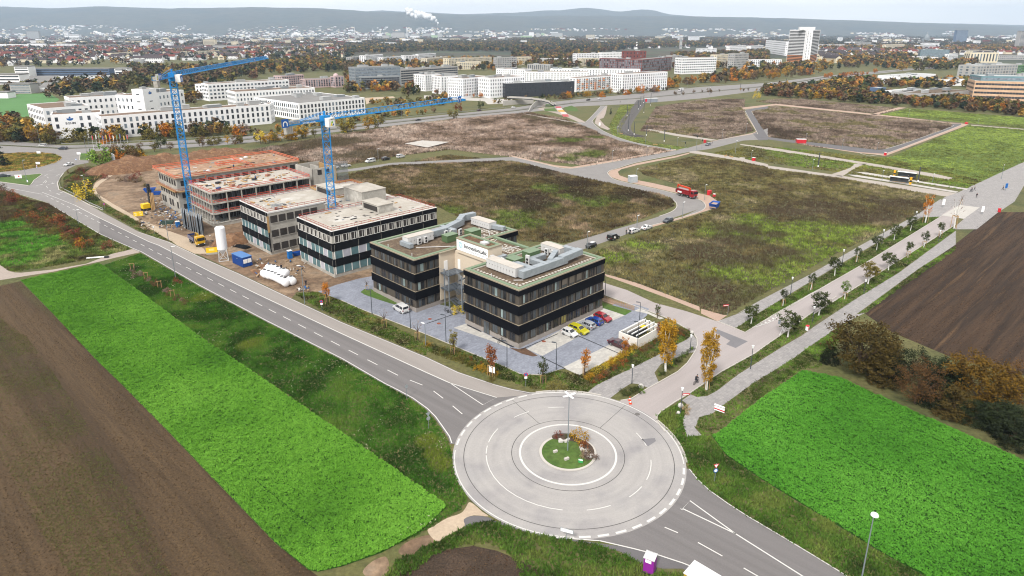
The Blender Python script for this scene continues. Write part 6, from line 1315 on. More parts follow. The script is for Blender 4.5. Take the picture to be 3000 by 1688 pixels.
def bicycle(label,loc,rot,group=None):
    t=thing('bicycle',label,'bicycle',loc,rot,group)
    for y in (-.52,.54):
        b=MB();n=16
        for i in range(n):a0,a1=2*math.pi*i/n,2*math.pi*(i+1)/n;b.beam((0,y+.33*math.cos(a0),.34+.33*math.sin(a0)),(0,y+.33*math.cos(a1),.34+.33*math.sin(a1)),.04)
        for i in range(5):a=math.pi*i/5;b.tube((0,y-.32*math.cos(a),.34-.32*math.sin(a)),(0,y+.32*math.cos(a),.34+.32*math.sin(a)),.006,n=3)
        b.build('wheel',M_tyre,t)
    b=MB()
    for p,q in (((0,-.52,.34),(0,-.05,.32)),((0,-.05,.32),(0,-.22,.85)),((0,-.52,.34),(0,-.2,.78)),((0,-.05,.32),(0,.38,.78)),((0,-.2,.78),(0,.36,.84)),((0,.38,.95),(0,.54,.34))):b.tube(p,q,.025,n=5)
    b.build('frame',M_darkm,t);b=MB();b.tube((-.26,.42,1.02),(.26,.42,1.02),.02,n=5);b.build('handlebar',M_darkm,t);MB().box(-.08,.08,-.34,-.12,.88,.94).build('saddle',M_darkm,t);return t
cp=G('g0',1092,885,.03);cr=math.atan2(*(lambda d:(d.y,d.x))(G('g0',1130,860)-G('g0',1075,890)))-math.pi/2
bicycle('dark bicycle being ridden up the avenue from the roundabout',cp,cr);person('cyclist in dark clothes with helmet and backpack riding up the avenue',cp,cr,'ride',0,pack=True)
for lab,c,x,y in (('dark bicycle leaning at the plinth of the front office block','d3',698,815),('bicycle parked under the fire stair, left one','d2',885,1080),('bicycle parked under the fire stair, right one','d2',920,1095)):bicycle(lab,G(c,x,y,.04),HP if c=='d3' else ANG)
for lab,c,x,y,r,ps,tp in (('person in green jacket standing behind the white car with open boot','e2',805,642,2,'stand',2),('person in dark clothes leaning at the open boot','e2',828,630,-1,'stand',0),('person in dark top at the right of the open boot','e2',842,642,0,'stand',0),('person crouched beside the black van in a pale top','e2',690,712,0,'stand',3),('person in blue standing beside the level crossing','e0',1593,655,1,'stand',4),('person in black beside the silver car','e0',2012,592,1,'stand',0),('pedestrian crossing the road towards the highway','e0',1088,175,1,'walk',0),
                             ('pedestrian in dark clothes on the plaza, first of the pair','e1',2038,1075,1,'walk',0),('second pedestrian of the pair on the plaza','e1',2050,1072,1,'walk',1),('pedestrian in black walking apart on the plaza','e1',2076,1060,1,'walk',0),('pedestrian on the path verge beside the avenue tree','e3',1322,918,1,'walk',0),('person waiting at the tram shelter','e1',1408,945,0,'stand',0),('pedestrian by the blue plaza sign','e1',2362,1055,1,'walk',0)):
    person(lab,G(c,x,y,.03),r,ps,tp)
for lab,c,x,y in (('cyclist in dark clothes on the plaza coming towards the avenue','e1',2096,1130),):bicycle('bicycle ridden across the plaza',G(c,x,y,.04),2.5);person(lab,G(c,x,y,.04),2.5,'ride',0)
for lab,x,y,z in (('worker in dark blue on the plywood deck of the rear shell',980,325,12.46),('worker in orange on the roof of the open frame',700,440,11.07),('worker in dark clothes standing at the formwork on the open frame',1200,445,11.07)):person(lab,G('d1',x,y,z),1,'stand',5 if 'orange' in lab else 4)
for lab,x,y in (('worker standing in the yard near the cisterns',2125,235),('worker in dark clothes behind the cistern heap',2310,355)):person(lab,G('f0',x,y),0,'stand',0)
# ================================================================== vegetation
def leafmat(name,*cs,k=1.55):return mat('leaf_'+name,C(*cs[0],k),scale=.55,cols=[C(*c,k) for c in cs[1:]],rough=.85,objvar=.22,spec=.15,detail=3)
LF={'gold':leafmat('gold',(150,112,30),(198,152,40),(172,134,48)),'orange':leafmat('orange',(172,100,26),(222,142,42),(196,118,40)),'rust':leafmat('rust',(112,68,40),(158,92,48),(130,78,44)),
      'olive':leafmat('olive',(78,74,34),(126,114,52),(100,96,44)),'brown':leafmat('brown',(84,66,46),(124,98,64),(100,80,54)),'dgreen':leafmat('dgreen',(44,54,26),(78,88,42),(60,70,34)),
      'green':leafmat('green',(72,100,34),(124,156,60),(98,128,46)),'conifer':leafmat('conifer',(26,40,34),(48,66,50),(36,52,42)),'yellow':leafmat('yellow',(190,160,40),(226,200,70),(204,176,52)),'bare':leafmat('bare',(120,98,88),(150,128,116),(134,112,102)),'red':leafmat('red',(104,52,44),(140,74,58),(120,64,50)),'hgold':leafmat('hedge_gold',(56,46,16),(122,92,28),(84,66,22)),'hrust':leafmat('hedge_rust',(54,42,24),(110,80,46),(78,58,34)),'holive':leafmat('hedge_olive',(54,46,22),(104,88,42),(78,66,30)),'hdark':leafmat('hedge_dark',(24,32,18),(50,60,34),(36,46,26)),'dry':leafmat('dry',(150,128,96),(190,166,128),(170,148,112))}
M_bark=mat('bark',C(92,76,64,1.3),rough=.95,var=.2,scale=2);M_lime=mat('limewashed_trunk',C(236,234,228,1.3),rough=.8,var=.06,scale=2)
def crown_pts(shape,r,z0,z1,nb,n,hollow=.35):
    h=z1-z0;P=[]
    for k in range(nb):
        while True:
            q=RNG.uniform(-1,1,3);t=(q[2]+1)/2
            R={'round':math.sqrt(max(0,1-q[2]**2)),'column':.25+.75*math.sin(math.pi*min(1,t*.72+.12)) if t<.95 else .15,'cone':1-t*.92,'bush':math.sqrt(max(0,1-(t*.95)**2))}[shape]
            d=math.hypot(q[0],q[1])
            if d<=R and (d>R*hollow or RNG.random()<.3):break
        P.append((q[0]*r,q[1]*r,z0+t*h))
    P=np.array(P);m=n//nb;s=r*(1.25 if shape != 'column' else 1.75)/nb**.36
    o=RNG.normal(0,1,(nb,m,3));o /= np.linalg.norm(o,axis=2)[...,None];o*=s*RNG.uniform(.15,1.1,(nb,m,1));o[...,2]*=.8 if shape != 'column' else 1.3
    return (P[:,None,:]+o).reshape(-1,3),P
def tree_proto(shape,h,r,base,nb,n,size,leaf='olive',stem='bark',limbs=5,stakes=False):
    pts,blobs=crown_pts(shape,r,base,h-r*.12,nb,n);crown=tri_mesh('crown',leaves(pts,size,.15),None,LF[leaf]);tr=MB()
    tw=max(.05,h*.022);zz=base+(h-base)*.45;w=(RNG.uniform(-.1,.1),RNG.uniform(-.1,.1));tr.tube((0,0,-.1),(w[0],w[1],max(base,.3)),tw,tw*.8,n=7,cap=False);tr.tube((w[0],w[1],max(base,.3)),(0,0,zz),tw*.8,tw*.4,n=6)
    for k in range(limbs):
        b=blobs[k*len(blobs)//max(1,limbs)];s=Vector((w[0],w[1],max(.3,base)*RNG.uniform(.85,1)+(zz-base)*RNG.uniform(0,.5)));tr.tube(s,s.lerp(Vector(b),.5)+Vector((0,0,.1*h*.2)),tw*.45,tw*.3,n=5,cap=False);tr.tube(s.lerp(Vector(b),.5)+Vector((0,0,.1*h*.2)),b,tw*.3,tw*.1,n=4)
    trunk=tr.mesh('trunk',M_lime if stem=='lime' else M_bark);st=None
    if stakes:
        s=MB();R=.55
        for a in (.5,2.6,4.7):s.tube((R*math.cos(a),R*math.sin(a),0),(R*math.cos(a),R*math.sin(a),1.9),.045,n=5)
        for a,c in ((.5,2.6),(2.6,4.7),(4.7,.5)):s.beam((R*math.cos(a),R*math.sin(a),1.8),(R*math.cos(c),R*math.sin(c),1.8),.06,.09)
        st=s.mesh('stakes',M_wood)
    return dict(h=h,crown=crown,trunk=trunk,stakes=st,r=r)
def tree(p,label,loc,h,leaf,group=None,wide=1.0,name='tree',cat='tree',stem=None):
    s=h/p['h'];t=thing(name,label,cat,loc,random.uniform(0,6.28),group,(s*wide,s*wide,s))
    o=put('crown' if name=='tree' else 'foliage',p['crown'],t);setmat(o,0,LF[leaf]);q=put('trunk' if name=='tree' else 'stem',p['trunk'],t)
    if stem:setmat(q,0,stem)
    if p['stakes']:put('stakes',p['stakes'],t)
    return t
def tree_at(p,label,c,bx,by,ty,leaf,**k):b=G(c,bx,by);return tree(p,label,b,max(.8,ztop(b,c,bx,ty)),leaf,**k)
P_young=[tree_proto('round',5,1.45,1.7,40,1500,.24,stem='lime',limbs=7) for _ in range(2)]+[tree_proto('round',5,1.15,1.9,30,1000,.22,stem='lime',limbs=6,stakes=True) for _ in range(2)]
P_slim=[tree_proto('column',6,.8,1.9,34,900,.2,limbs=6,stakes=True) for _ in range(2)]
P_poplar=[tree_proto('column',11,1.75,1.8,170,6800,.25,stem='lime',limbs=10),tree_proto('column',11,1.5,1.8,150,5400,.24,stem='lime',limbs=10,stakes=True)]
P_big=[tree_proto('round',12,5.6,.6,110,9000,.36,limbs=14),tree_proto('round',11,4.8,.8,80,5200,.3,limbs=16),tree_proto('bush',9,5,0,100,8000,.36,limbs=8)]
P_mid=[tree_proto('round',9,3.4,1.4,22,620,.75,limbs=6),tree_proto('round',9,3.8,1.0,26,700,.75,limbs=6),tree_proto('bush',8,4,.2,24,640,.8,limbs=4),tree_proto('round',10,3.2,2.0,18,520,.7,limbs=6),tree_proto('column',11,2.4,1.5,22,560,.7,limbs=5)]
P_con=[tree_proto('cone',12,3,.8,30,620,.7,limbs=3)]
P_bush=[tree_proto('bush',2,1.3,0,14,480,.2,limbs=5),tree_proto('bush',2,1.6,0,16,520,.2,limbs=5),tree_proto('bush',2,1.0,0,10,360,.18,limbs=5)]
P_spiky=[tree_proto('bush',2.2,1.1,0,10,60,.12,limbs=10),tree_proto('round',4.5,1.0,1.8,10,90,.14,limbs=10,stakes=True)]
# avenue trees, left row then right row, walking away from the roundabout
ORD=['first','second','third','fourth','fifth','sixth','seventh','eighth','ninth','tenth']
for i,(x,y,ty,pr_,lf,c) in enumerate(((1610,318,120,0,'dgreen','g0'),(835,1362,1185,2,'dgreen','e3'),(1115,1200,1020,3,'dgreen','e3'),(1357,1056,860,0,'dgreen','e3'),(1577,922,765,2,'dgreen','e3'),(1778,802,645,1,'dgreen','e3'),(1953,702,530,0,'dgreen','e3'),(2117,607,455,1,'dgreen','e3'))):
    tree_at(P_young[pr_],'%s tree from the junction in the left row of the avenue, white trunk'%ORD[i],c,x,y,ty,lf,group='avenue trees',wide=.95 if pr_>1 else 1.1)
for i,(x,y,ty,pr_,lf,c) in enumerate(((1957,442,195,0,'dgreen','g0'),(2247,242,15,1,'dgreen','g0'),(1457,1297,1105,3,'green','e3'),(1690,1142,915,1,'gold','e3'),(1897,1004,815,0,'dgreen','e3'),(2092,876,705,2,'dgreen','e3'),(2252,772,600,3,'dgreen','e3'),(2412,672,510,2,'dgreen','e3'))):
    tree_at(P_young[pr_],'%s tree from the junction in the right row of the avenue%s'%(ORD[i],', turning gold' if lf=='gold' else ', white trunk'),c,x,y,ty,lf if lf != 'gold' else 'olive',group='avenue trees',wide=1.25 if pr_<2 else .95)
tree_at(P_slim[0],'slim orange tree at the far end of the left avenue row','e3',2268,522,225,'orange',wide=.9,stem=M_lime);tree_at(P_spiky[1],'nearly bare pale tree at the end of the right avenue row','e1',1870,1437,1130,'bare',wide=.8,stem=M_lime)
tree_at(P_spiky[1],'thin bare tree beside the raised crossing','e1',1940,1200,1080,'bare',wide=.7)
tree_at(P_poplar[0],'broad golden columnar tree beside the bin enclosure','d3',2252,1088,575,'gold',wide=.95);tree_at(P_poplar[1],'tall narrow golden columnar tree on the avenue verge behind the cyclist','g0',1188,940,345,'gold',wide=.86)
for lab,c,x,y,ty,lf,pk in (('staked olive sapling in the forecourt lawn','d3',253,925,690,'olive',0),('staked rust red sapling behind the white company board','d3',612,1130,812,'rust',1),('staked dark green sapling at the forecourt curve','d3',1097,1200,945,'dgreen',0),('staked sapling with orange top in the lower parking lawn','d3',1490,1125,860,'orange',1),('small staked orange tree in front of the maroon car','d3',1868,940,752,'orange',0),('dark staked sapling beside the side street','d3',2176,585,445,'dgreen',0),
                                 ('small brown sapling at the corner of the bin enclosure','d3',2190,780,615,'rust',1),('slim orange sapling on the verge by the dirt road end','f0',2470,490,310,'orange',1)):
    tree_at(P_slim[pk],lab,c,x,y,ty,lf,wide=1.15)
for lab,c,x,y,ty in (('bare pinkish sapling on the hedge verge left of the lamp post','d2',262,1230,1040),('bare pinkish sapling on the hedge verge near the stair','d2',598,1365,1160),('bare staked sapling in the bed beside the far wing','d2',88,860,735)):tree_at(P_spiky[1],lab,c,x,y,ty,'bare')
# hedge trees at the lower right
for lab,c,x,y,ty,lf,pk,w in (('dark bush filling the hedge between the first two trees','g1',1290,1000,790,'hdark',2,1.2),('dark bush below the rust brown hedge tree','g1',1730,1230,1000,'hdark',2,1.2),('olive bush at the foot of the golden hedge tree','g1',1900,1330,1080,'holive',2,1.2),('dark bush behind the head of the hedge','g1',1250,860,640,'holive',2,1.2),('dark green tree behind the golden hedge tree','g1',1860,1080,800,'hdark',1,1.2),('dark bush at the lower right corner of the hedge','g1',2300,1440,1200,'hdark',2,1.4),('big olive brown tree at the head of the field hedge','g1',1010,905,385,'holive',0,1.15),('dark bush at the left foot of the field hedge','g1',740,850,690,'hdark',2,.85),('dark green tree in the middle of the field hedge','g1',1520,980,690,'hdark',1,1.25),('small rust brown tree with visible limbs in front of the field hedge','g1',1545,1230,790,'hrust',1,.95),('dark green shrub tree behind the rust brown one','g1',1790,1130,830,'hdark',2,1.0),
                                    ('large golden brown tree at the right end of the field hedge','g1',2130,1240,735,'hgold',0,1.2),('brown tree at the right edge of the picture','g1',2520,1240,830,'hrust',1,1.1),('dark undergrowth bush under the golden brown tree','g1',2100,1400,1200,'hdark',2,1.3),('dark evergreen thicket by the lower crop edge','g1',2450,1480,1260,'hdark',2,1.3),('olive bush between the dark hedge tree and the rust one','g1',1240,1030,760,'holive',2,1.0),('evergreen thicket at the lower right edge of the hedge','f3',2500,440,230,'hdark',2,1.3)):
    tree_at(P_big[pk],lab,c,x,y,ty,lf,wide=w)
# shrubs one can tell apart
for lab,c,x,y,ty,lf,w in (('golden round bush on the roundabout island','f2',1795,430,335,'gold',1),('rust bush beside the golden one on the island','f2',1830,480,415,'rust',.8),('reddish grass tuft at the left of the island bed','f2',1635,395,352,'red',1),('grey lavender clump on the island edge','f2',1875,560,490,'bare',1),('grey green clump beside the island rocks','f2',1840,545,490,'dry',.9),('dark low bush at the back of the island bed','f2',1715,405,372,'dgreen',1.2),('pale dry grass clump beside the lantern post','g0',1000,1150,1085,'dry',1),('yellow green shrub under the fire stair','d2',1010,1095,1010,'yellow',.9),('small yellow shrub beside the stair foot','d2',965,1065,1005,'yellow',.7),
                                ('yellow leaved tree beside the lamp post at the west junction','d0',850,620,445,'yellow',.9),('green shrub under the yellow leaved tree','d0',930,650,560,'dgreen',1),('dark green bush in the scrub beside the main road','d0',745,960,850,'dgreen',.8),('olive gold bush in the meadow by the field track','d0',815,1105,1020,'gold',1),('dark small bush in the meadow by the field track','d0',630,1140,1095,'dgreen',.7),('red brown bush at the meadow corner','d0',1085,1130,1040,'red',.8),('red brown bush near the lamp on the road verge','f0',1340,340,285,'red',.8),('dark bush by the direction sign post','d0',1410,890,830,'brown',1),('young conifer on the meadow by the tram curve','e0',993,295,205,'conifer',.55),('slim yellow tree at the edge of the brown plot','c20',2460,990,910,'yellow',.7)):
    p=P_bush[0] if c != 'e0' else P_con[0];tree_at(p,lab,c,x,y,ty,lf,wide=w,name='shrub' if c not in ('e0','c20') else 'tree',cat='shrub' if c not in ('e0','c20') else 'tree')
def shrubs(label,c,pts,hs,lfs,group):
    for i,(x,y) in enumerate(pts):tree(random.choice(P_bush),label,G(c,x,y),random.uniform(*hs),random.choice(lfs),group,random.uniform(.8,1.2),'shrub','shrub')
shrubs('rust and grey scrub bush west of the main road','d0',[(-60+15*i+random.uniform(-20,20),570+7.5*i+random.uniform(-60,130)) for i in range(64)],(1.6,3.6),['red','rust','brown','olive','dgreen'],'scrub west of the main road')
shrubs('grey brown bush along the field ditch','f0',[(1000+420*t+random.uniform(-25,25),235+280*t+random.uniform(-15,15)) for t in [i/20 for i in range(20)]],(.9,1.8),['brown','bare','brown'],'ditch bushes beside the left crop field')
shrubs('dark scrub on the bank beside the sandy site track','d0',[(random.uniform(960,1500),random.uniform(380,520)) for _ in range(16)]+[(random.uniform(640,900),random.uniform(320,560)) for _ in range(18)],(1.2,2.6),['brown','red','olive','bare'],'scrub between the guard rail and the site track')
shrubs('bronze hedge shrub between the forecourt and the main road','d3',[(20+42*i+random.uniform(-15,15),850+19*i+random.uniform(-12,16)) for i in range(16)]+[(x,y) for x,y in ((300,920),(360,955),(420,985),(520,1020),(560,1040),(620,1180),(700,1150))],(.7,1.3),['gold','olive','rust','dgreen'],'hedge shrubs before the forecourt')
shrubs('golden leaved hedge shrub below the bin enclosure','d3',[(1520+14.5*i+random.uniform(-10,10),1165-9.4*i+random.uniform(-14,14)) for i in range(52)],(.8,1.4),['gold','gold','olive','yellow'],'golden hedge below the bin enclosure')
shrubs('reddish hedge shrub along the paving below the golden hedge','d3',[(1580+26*i+random.uniform(-10,10),1190-16*i+random.uniform(-14,14)) for i in range(28)]+[(2240+15*i,760-2*i+random.uniform(-40,40)) for i in range(16)],(.7,1.2),['rust','brown','dgreen','olive'],'reddish hedge along the paving')
shrubs('low green shrub in the planted island by the street bend','g0',[(740+17*i,800-12*i+random.uniform(-40,30)) for i in range(20)]+[(400+14*i,985-3*i+random.uniform(-30,25)) for i in range(14)],(.6,1.1),['dgreen','green','dgreen'],'green shrubs of the planted islands')
for i,(x,y,ty) in enumerate(((1870,800,700),(1920,770,690),(1690,920,870),(1810,850,800),(1490,1050,1000),(1560,1050,1005),(1660,960,880),(1230,1330,1250),(1320,1210,1150),(1720,870,800),(1400,1090,1020))):
    tree_at(P_spiky[0],'leafless pale shrub on the grass edge of the right crop field','g0',x,y,ty,'bare' if i<6 else 'brown',group='leafless shrubs by the right crop field',name='shrub',cat='shrub',wide=1.2)
for i,(x,y) in enumerate(((1000,235),(1105,305),(1207,370),(1305,440))):
    t=thing('tree_stake','pair of pale tree stakes in the ditch bushes','tree stake',G('f0',x,y),.3,'tree stakes by the left crop field');b=MB();b.tube((-.4,0,0),(-.4,0,1.9),.06,n=5);b.tube((.4,0,0),(.4,0,1.9),.06,n=5);b.beam((-.6,0,1.75),(.6,0,1.75),.08);b.build('stake',M_wood,t)
# tree belts: single trees, coloured kind by kind
NTREE=[0]
def belt(where,c,poly,n,hs,mix,protos=P_mid,wide=(.85,1.2)):
    poly=GP(c,poly);x,y=sample(poly,n*3.0/max(1,abs(sum(poly[i].x*poly[(i+1)%len(poly)].y-poly[(i+1)%len(poly)].x*poly[i].y for i in range(len(poly))))/2));k=min(n,len(x));NTREE[0]+=k
    kinds,wts=zip(*mix.items())
    for i in range(k):
        lf=random.choices(kinds,wts)[0];p=P_con[0] if lf=='conifer' else random.choice(protos)
        tree(p,'%s tree %s'%({'gold':'golden','orange':'orange','rust':'rust brown','olive':'olive','brown':'brown','dgreen':'dark green','green':'green','conifer':'dark conifer','yellow':'yellow','bare':'bare','red':'reddish'}[lf],where),Vector((x[i],y[i],0)),random.uniform(*hs),lf,'trees '+where,random.uniform(*wide))
AUT={'gold':3,'orange':2,'olive':5,'brown':4,'dgreen':2,'rust':1}
seed=GP('V',[(-160,790),(0,800),(70,850),(150,960),(260,1130),(360,1290),(440,1470),(190,1470),(110,1350),(20,1180),(-160,980)])
sx,sy=sample(seed,42);sk=RNG.random(len(sx))<np.clip((fbm(sx*.7+sy*.75,sy*.7-sx*.75,9,3)-.3)*2.2,.1,1);sx,sy=sx[sk],sy[sk]
tag(put('seedlings',tri_mesh('seedlings',blades(sx,sy,2,.1,.09,1.2),np.repeat(mixc(RNG.random(len(sx)),(80,88,46),(104,112,58)),2,0)*1.4,mat('blade_tint',(.1,.1,.1),attr='tint',rough=.9,spec=.1)),kind='stuff'),'thin band of green seedlings on the left brown field','seedlings')
belt('at the west junction before the agency building','d0',[(-150,20),(-150,60),(200,66),(420,80),(640,85),(640,40),(300,10)],26,(6,10),AUT)
belt('along the highway edge below the long white building','n',[(120,420),(330,408),(560,395),(720,385),(730,398),(560,408),(330,424),(120,428)],36,(6,9.5),{'olive':4,'brown':4,'gold':2,'orange':2,'bare':1})
belt('between the highway and the rear shell','d0',[(900,210),(1200,170),(1500,130),(1900,85),(2300,60),(2560,55),(2560,80),(2000,130),(1560,170),(1420,230),(1200,300)],26,(4.5,7.5),{'olive':4,'brown':4,'gold':2,'dgreen':2})
belt('in the highway verge row under the jib','c10',[(-250,1440),(0,1430),(330,1400),(640,1370),(820,1330),(1000,1300),(1000,1320),(660,1395),(0,1460)],20,(5,8),{'gold':6,'olive':3,'yellow':1})
for lab,c,x,y,ty,lf,w in (('big bright green shrub tree at the west junction','d0',1030,330,92,'green',1.05),('orange tree beside the billboard','d0',1205,300,140,'orange',.9),('dark conifer clump at the left edge of the west junction','d0',30,300,80,'conifer',1.2),('large olive gold shrub tree on the highway verge','c10',915,1330,1165,'olive',1.3),('golden shrub tree right of the large olive one','c10',1135,1305,1165,'gold',1),('dark olive shrub tree next to the golden one','c10',1230,1300,1140,'olive',1),('dark olive shrub tree near the jib tip','c10',1985,1200,1085,'olive',1.2),('brown shrub tree behind the jib tip','c10',2040,1130,1030,'rust',1),('green shrub tree by the footbridge path','c10',2260,1095,1010,'dgreen',1),('bright orange tree before the white block corner','c20',1298,945,855,'orange',1.1),('orange tree at the right end of the white blocks','c20',1580,890,790,'orange',1.1)):
    tree_at(P_mid[1] if 'conifer' not in lab else P_con[0],lab,c,x,y,ty,lf,wide=w)
belt('in the row before the white student blocks','c20',[(330,1010),(640,1000),(1100,960),(1500,930),(1500,915),(1100,940),(640,975),(330,990)],20,(5,8),{'orange':4,'gold':3,'brown':2,'bare':1})
belt('in front of the grey stepped office','c10',[(900,960),(1200,930),(1500,905),(1690,900),(1690,880),(1400,885),(900,920)],18,(5,8),{'orange':5,'gold':2,'brown':2})
belt('in the plaza before the white blocks','c10',[(1690,960),(2100,990),(2560,985),(2560,970),(2100,970),(1700,935)],14,(4,6),{'orange':2,'gold':3,'brown':3})
belt('in the wooded belt behind the highway bend','c20',[(1600,890),(1900,862),(2300,825),(2575,790),(2575,765),(2300,795),(1900,835),(1600,865)],26,(7,13),{'gold':4,'orange':2,'brown':4,'olive':3,'dgreen':1})
belt('in the wood below the white high rise','c30',[(-50,815),(300,775),(560,750),(560,730),(300,750),(-50,790)],18,(8,13),{'gold':5,'orange':3,'olive':3,'brown':2})
belt('in the orange avenue rows beyond the highway bend','c30',[(560,800),(860,780),(1110,740),(1110,720),(850,750),(560,780)],16,(5,8),{'orange':6,'rust':1})
belt('in the wild belt along the far meadows','c30',[(150,985),(700,1010),(1350,1060),(2000,1110),(2700,1170),(2700,1120),(2000,1085),(1350,1035),(700,985),(150,960)],44,(5,8.5),{'gold':3,'orange':2,'brown':5,'olive':3,'dgreen':2,'rust':2})
belt('by the tram shelter verge','c20',[(1480,985),(1760,960),(2340,920),(2560,930),(2560,905),(1900,930),(1480,970)],14,(3,5),{'brown':4,'gold':1,'dgreen':2})
# far woods that read as one mass: leafy clumps, many trees per object
M_wood_far=mat('wood_leaves',(.1,.1,.1),attr='tint',rough=.9,spec=.1,fine=.25,fscale=.6)
PAL={'gold':(172,138,66),'orange':(178,126,64),'rust':(124,90,64),'olive':(104,100,54),'brown':(104,86,64),'dgreen':(52,64,44),'green':(92,112,56),'conifer':(38,50,46)}
def wood(label,c,polys,dens,hs,mix,per=34,name='woodland'):
    Vs,Cs=[],[]
    for poly in polys:
        x,y=sample(GP(c,poly),dens);n=len(x);h=RNG.uniform(*hs,n);ks=RNG.choice(len(mix),n,p=np.array(list(mix.values()),float)/sum(mix.values()));pc=np.array([C(*PAL[k],1.4) for k in mix])[ks]*RNG.uniform(.75,1.25,(n,1))
        r=h*RNG.uniform(.3,.45,n);o=RNG.normal(0,1,(n,per,3));o /= np.linalg.norm(o,axis=2)[...,None];o*=RNG.uniform(.55,1,(n,per,1))
        P=np.stack([x[:,None]+o[...,0]*r[:,None],y[:,None]+o[...,1]*r[:,None],h[:,None]*.55+o[...,2]*h[:,None]*.45],-1).reshape(-1,3)
        Vs.append(leaves(P,np.repeat(h*.36,per),.25,True));Cs.append(np.repeat(pc,per,0)*RNG.uniform(.75,1.25,(n*per,1)))
    o=put(name,tri_mesh(name,np.concatenate(Vs),np.concatenate(Cs),M_wood_far),kind='stuff');return tag(o,label,'woodland')
wood('brown and green woodland behind the agency building','c00',[[(480,990),(1000,960),(1500,900),(1950,900),(2575,800),(2575,660),(1900,700),(1300,690),(1250,800),(500,880)]],.006,(8,13),{'olive':4,'brown':4,'dgreen':3,'gold':1,'rust':1})
wood('brown woodland with orange crowns behind the pink building','c10',[[(0,760),(250,745),(560,730),(900,720),(900,860),(1000,880),(980,640),(700,600),(300,620),(0,640)]],.006,(8,13),{'olive':5,'brown':4,'gold':2,'dgreen':2,'orange':1})
wood('dark wooded ridge behind the city rooftops','c10',[[(1000,545),(1700,520),(2575,520),(2575,440),(1700,430),(1000,470)],[(900,590),(1000,560),(1000,480),(880,500)]],.0035,(9,14),{'dgreen':4,'brown':4,'olive':4,'gold':2,'conifer':2})
wood('dark park woodland with conifers behind the brick office','c20',[[(0,600),(650,560),(1150,500),(1700,480),(2300,470),(2575,470),(2575,400),(1700,385),(800,385),(0,370)]],.0028,(10,16),{'dgreen':5,'brown':4,'olive':4,'gold':2,'conifer':3,'rust':2})
wood('golden park trees between the far right buildings','c30',[[(520,560),(900,540),(1400,560),(1560,620),(2100,640),(2100,700),(1300,720),(880,650)],[(520,500),(1200,520),(1540,540),(1540,470),(520,470)],[(1700,540),(2575,540),(2575,470),(1800,470)]],.004,(8,13),{'gold':4,'olive':4,'brown':4,'orange':2,'dgreen':3})
wood('mixed garden trees among the far red roofed houses','c00',[[(-100,690),(700,680),(1300,650),(2575,600),(2575,420),(1500,420),(0,450)]],.0011,(8,14),{'dgreen':5,'brown':4,'olive':3,'gold':2,'conifer':4,'rust':2},26)
wood('mixed garden trees among the far houses in the middle','c10',[[(0,620),(960,600),(1000,470),(2575,440),(2575,400),(0,400)]],.0016,(8,14),{'dgreen':5,'brown':4,'olive':3,'gold':2,'conifer':3,'rust':2},26)
wood('dense autumn thicket along the far meadows','c30',[[(-60,960),(150,985),(700,1020),(1350,1072),(2000,1125),(2700,1190),(2700,1090),(2000,1030),(1900,1000),(1350,985),(1200,960),(700,900),(150,880),(-60,900)]],.028,(4,7.5),{'olive':4,'brown':5,'gold':2,'rust':2,'dgreen':2,'orange':1},60)
wood('autumn copse between the low halls and the highway','c30',[[(420,900),(860,920),(1100,960),(1130,880),(1400,880),(1560,910),(2060,890),(2060,830),(1300,820),(1060,810),(860,830),(500,850)]],.012,(6,10),{'olive':4,'brown':4,'gold':3,'dgreen':2,'orange':2,'green':1},50)
wood('golden wood between the highway bend and the high rise','c20',[[(1570,885),(1900,850),(2300,812),(2575,780),(2900,745),(3250,705),(3480,690),(3480,650),(3050,660),(2575,680),(2200,730),(1900,790),(1580,840)]],.0028,(8,13),{'gold':5,'orange':2,'olive':4,'brown':4,'dgreen':2},44)
wood('shrubs and small trees along the foot of the highway bank','c10',[[(-300,1400),(330,1345),(660,1300),(1300,1195),(1900,1130),(1900,1110),(1300,1170),(660,1262),(0,1330)],[(1120,1040),(1400,1010),(1900,985),(2000,1050),(1700,1080),(1300,1090)]],.02,(2.5,5),{'olive':4,'brown':4,'gold':3,'orange':1},40)
wood('autumn trees standing between the flats near the high rise','c20',[[(1600,700),(2575,690),(2575,520),(1600,560)],[(0,690),(880,680),(880,560),(0,580)]],.006,(8,13),{'olive':4,'brown':5,'gold':3,'dgreen':2,'rust':2},40)
wood('trees standing between the cream flats and the grey offices','c10',[[(940,900),(1000,700),(2400,720),(2400,600),(960,620)],[(880,960),(1700,905),(1690,880),(900,900)],[(1480,905),(1680,915),(1690,960),(1480,970)]],.005,(7,11),{'olive':4,'brown':4,'gold':3,'orange':2,'dgreen':2},40)
wood('roadside thicket along the far edge of the highway','c20',[[(-200,1050),(330,1005),(640,985),(1100,955),(1560,915),(1560,902),(1100,938),(640,965),(330,985),(-200,1020)]],.03,(2.5,5),{'olive':4,'brown':5,'gold':2,'dgreen':2},30)
wood('golden and dark trees between the white agency offices','c00',[[(1850,1050),(2000,1060),(2100,900),(1860,880)],[(2560,1040),(3000,1000),(3000,960),(2560,980)],[(350,1320),(1000,1400),(1000,1449),(350,1430)],[(1000,1420),(1700,1400),(2575,1330),(2575,1290),(1700,1360),(1050,1400)]],.012,(5,9),{'olive':4,'gold':4,'brown':3,'dgreen':2},40)
wood('thickets on the left edge behind the green field','c00',[[(-100,1449),(340,1449),(400,1400),(340,1330),(200,1180),(60,1180),(-100,1200)],[(60,940),(500,930),(480,860),(60,880)]],.008,(6,9),{'olive':4,'brown':4,'dgreen':2,'gold':2,'orange':1})
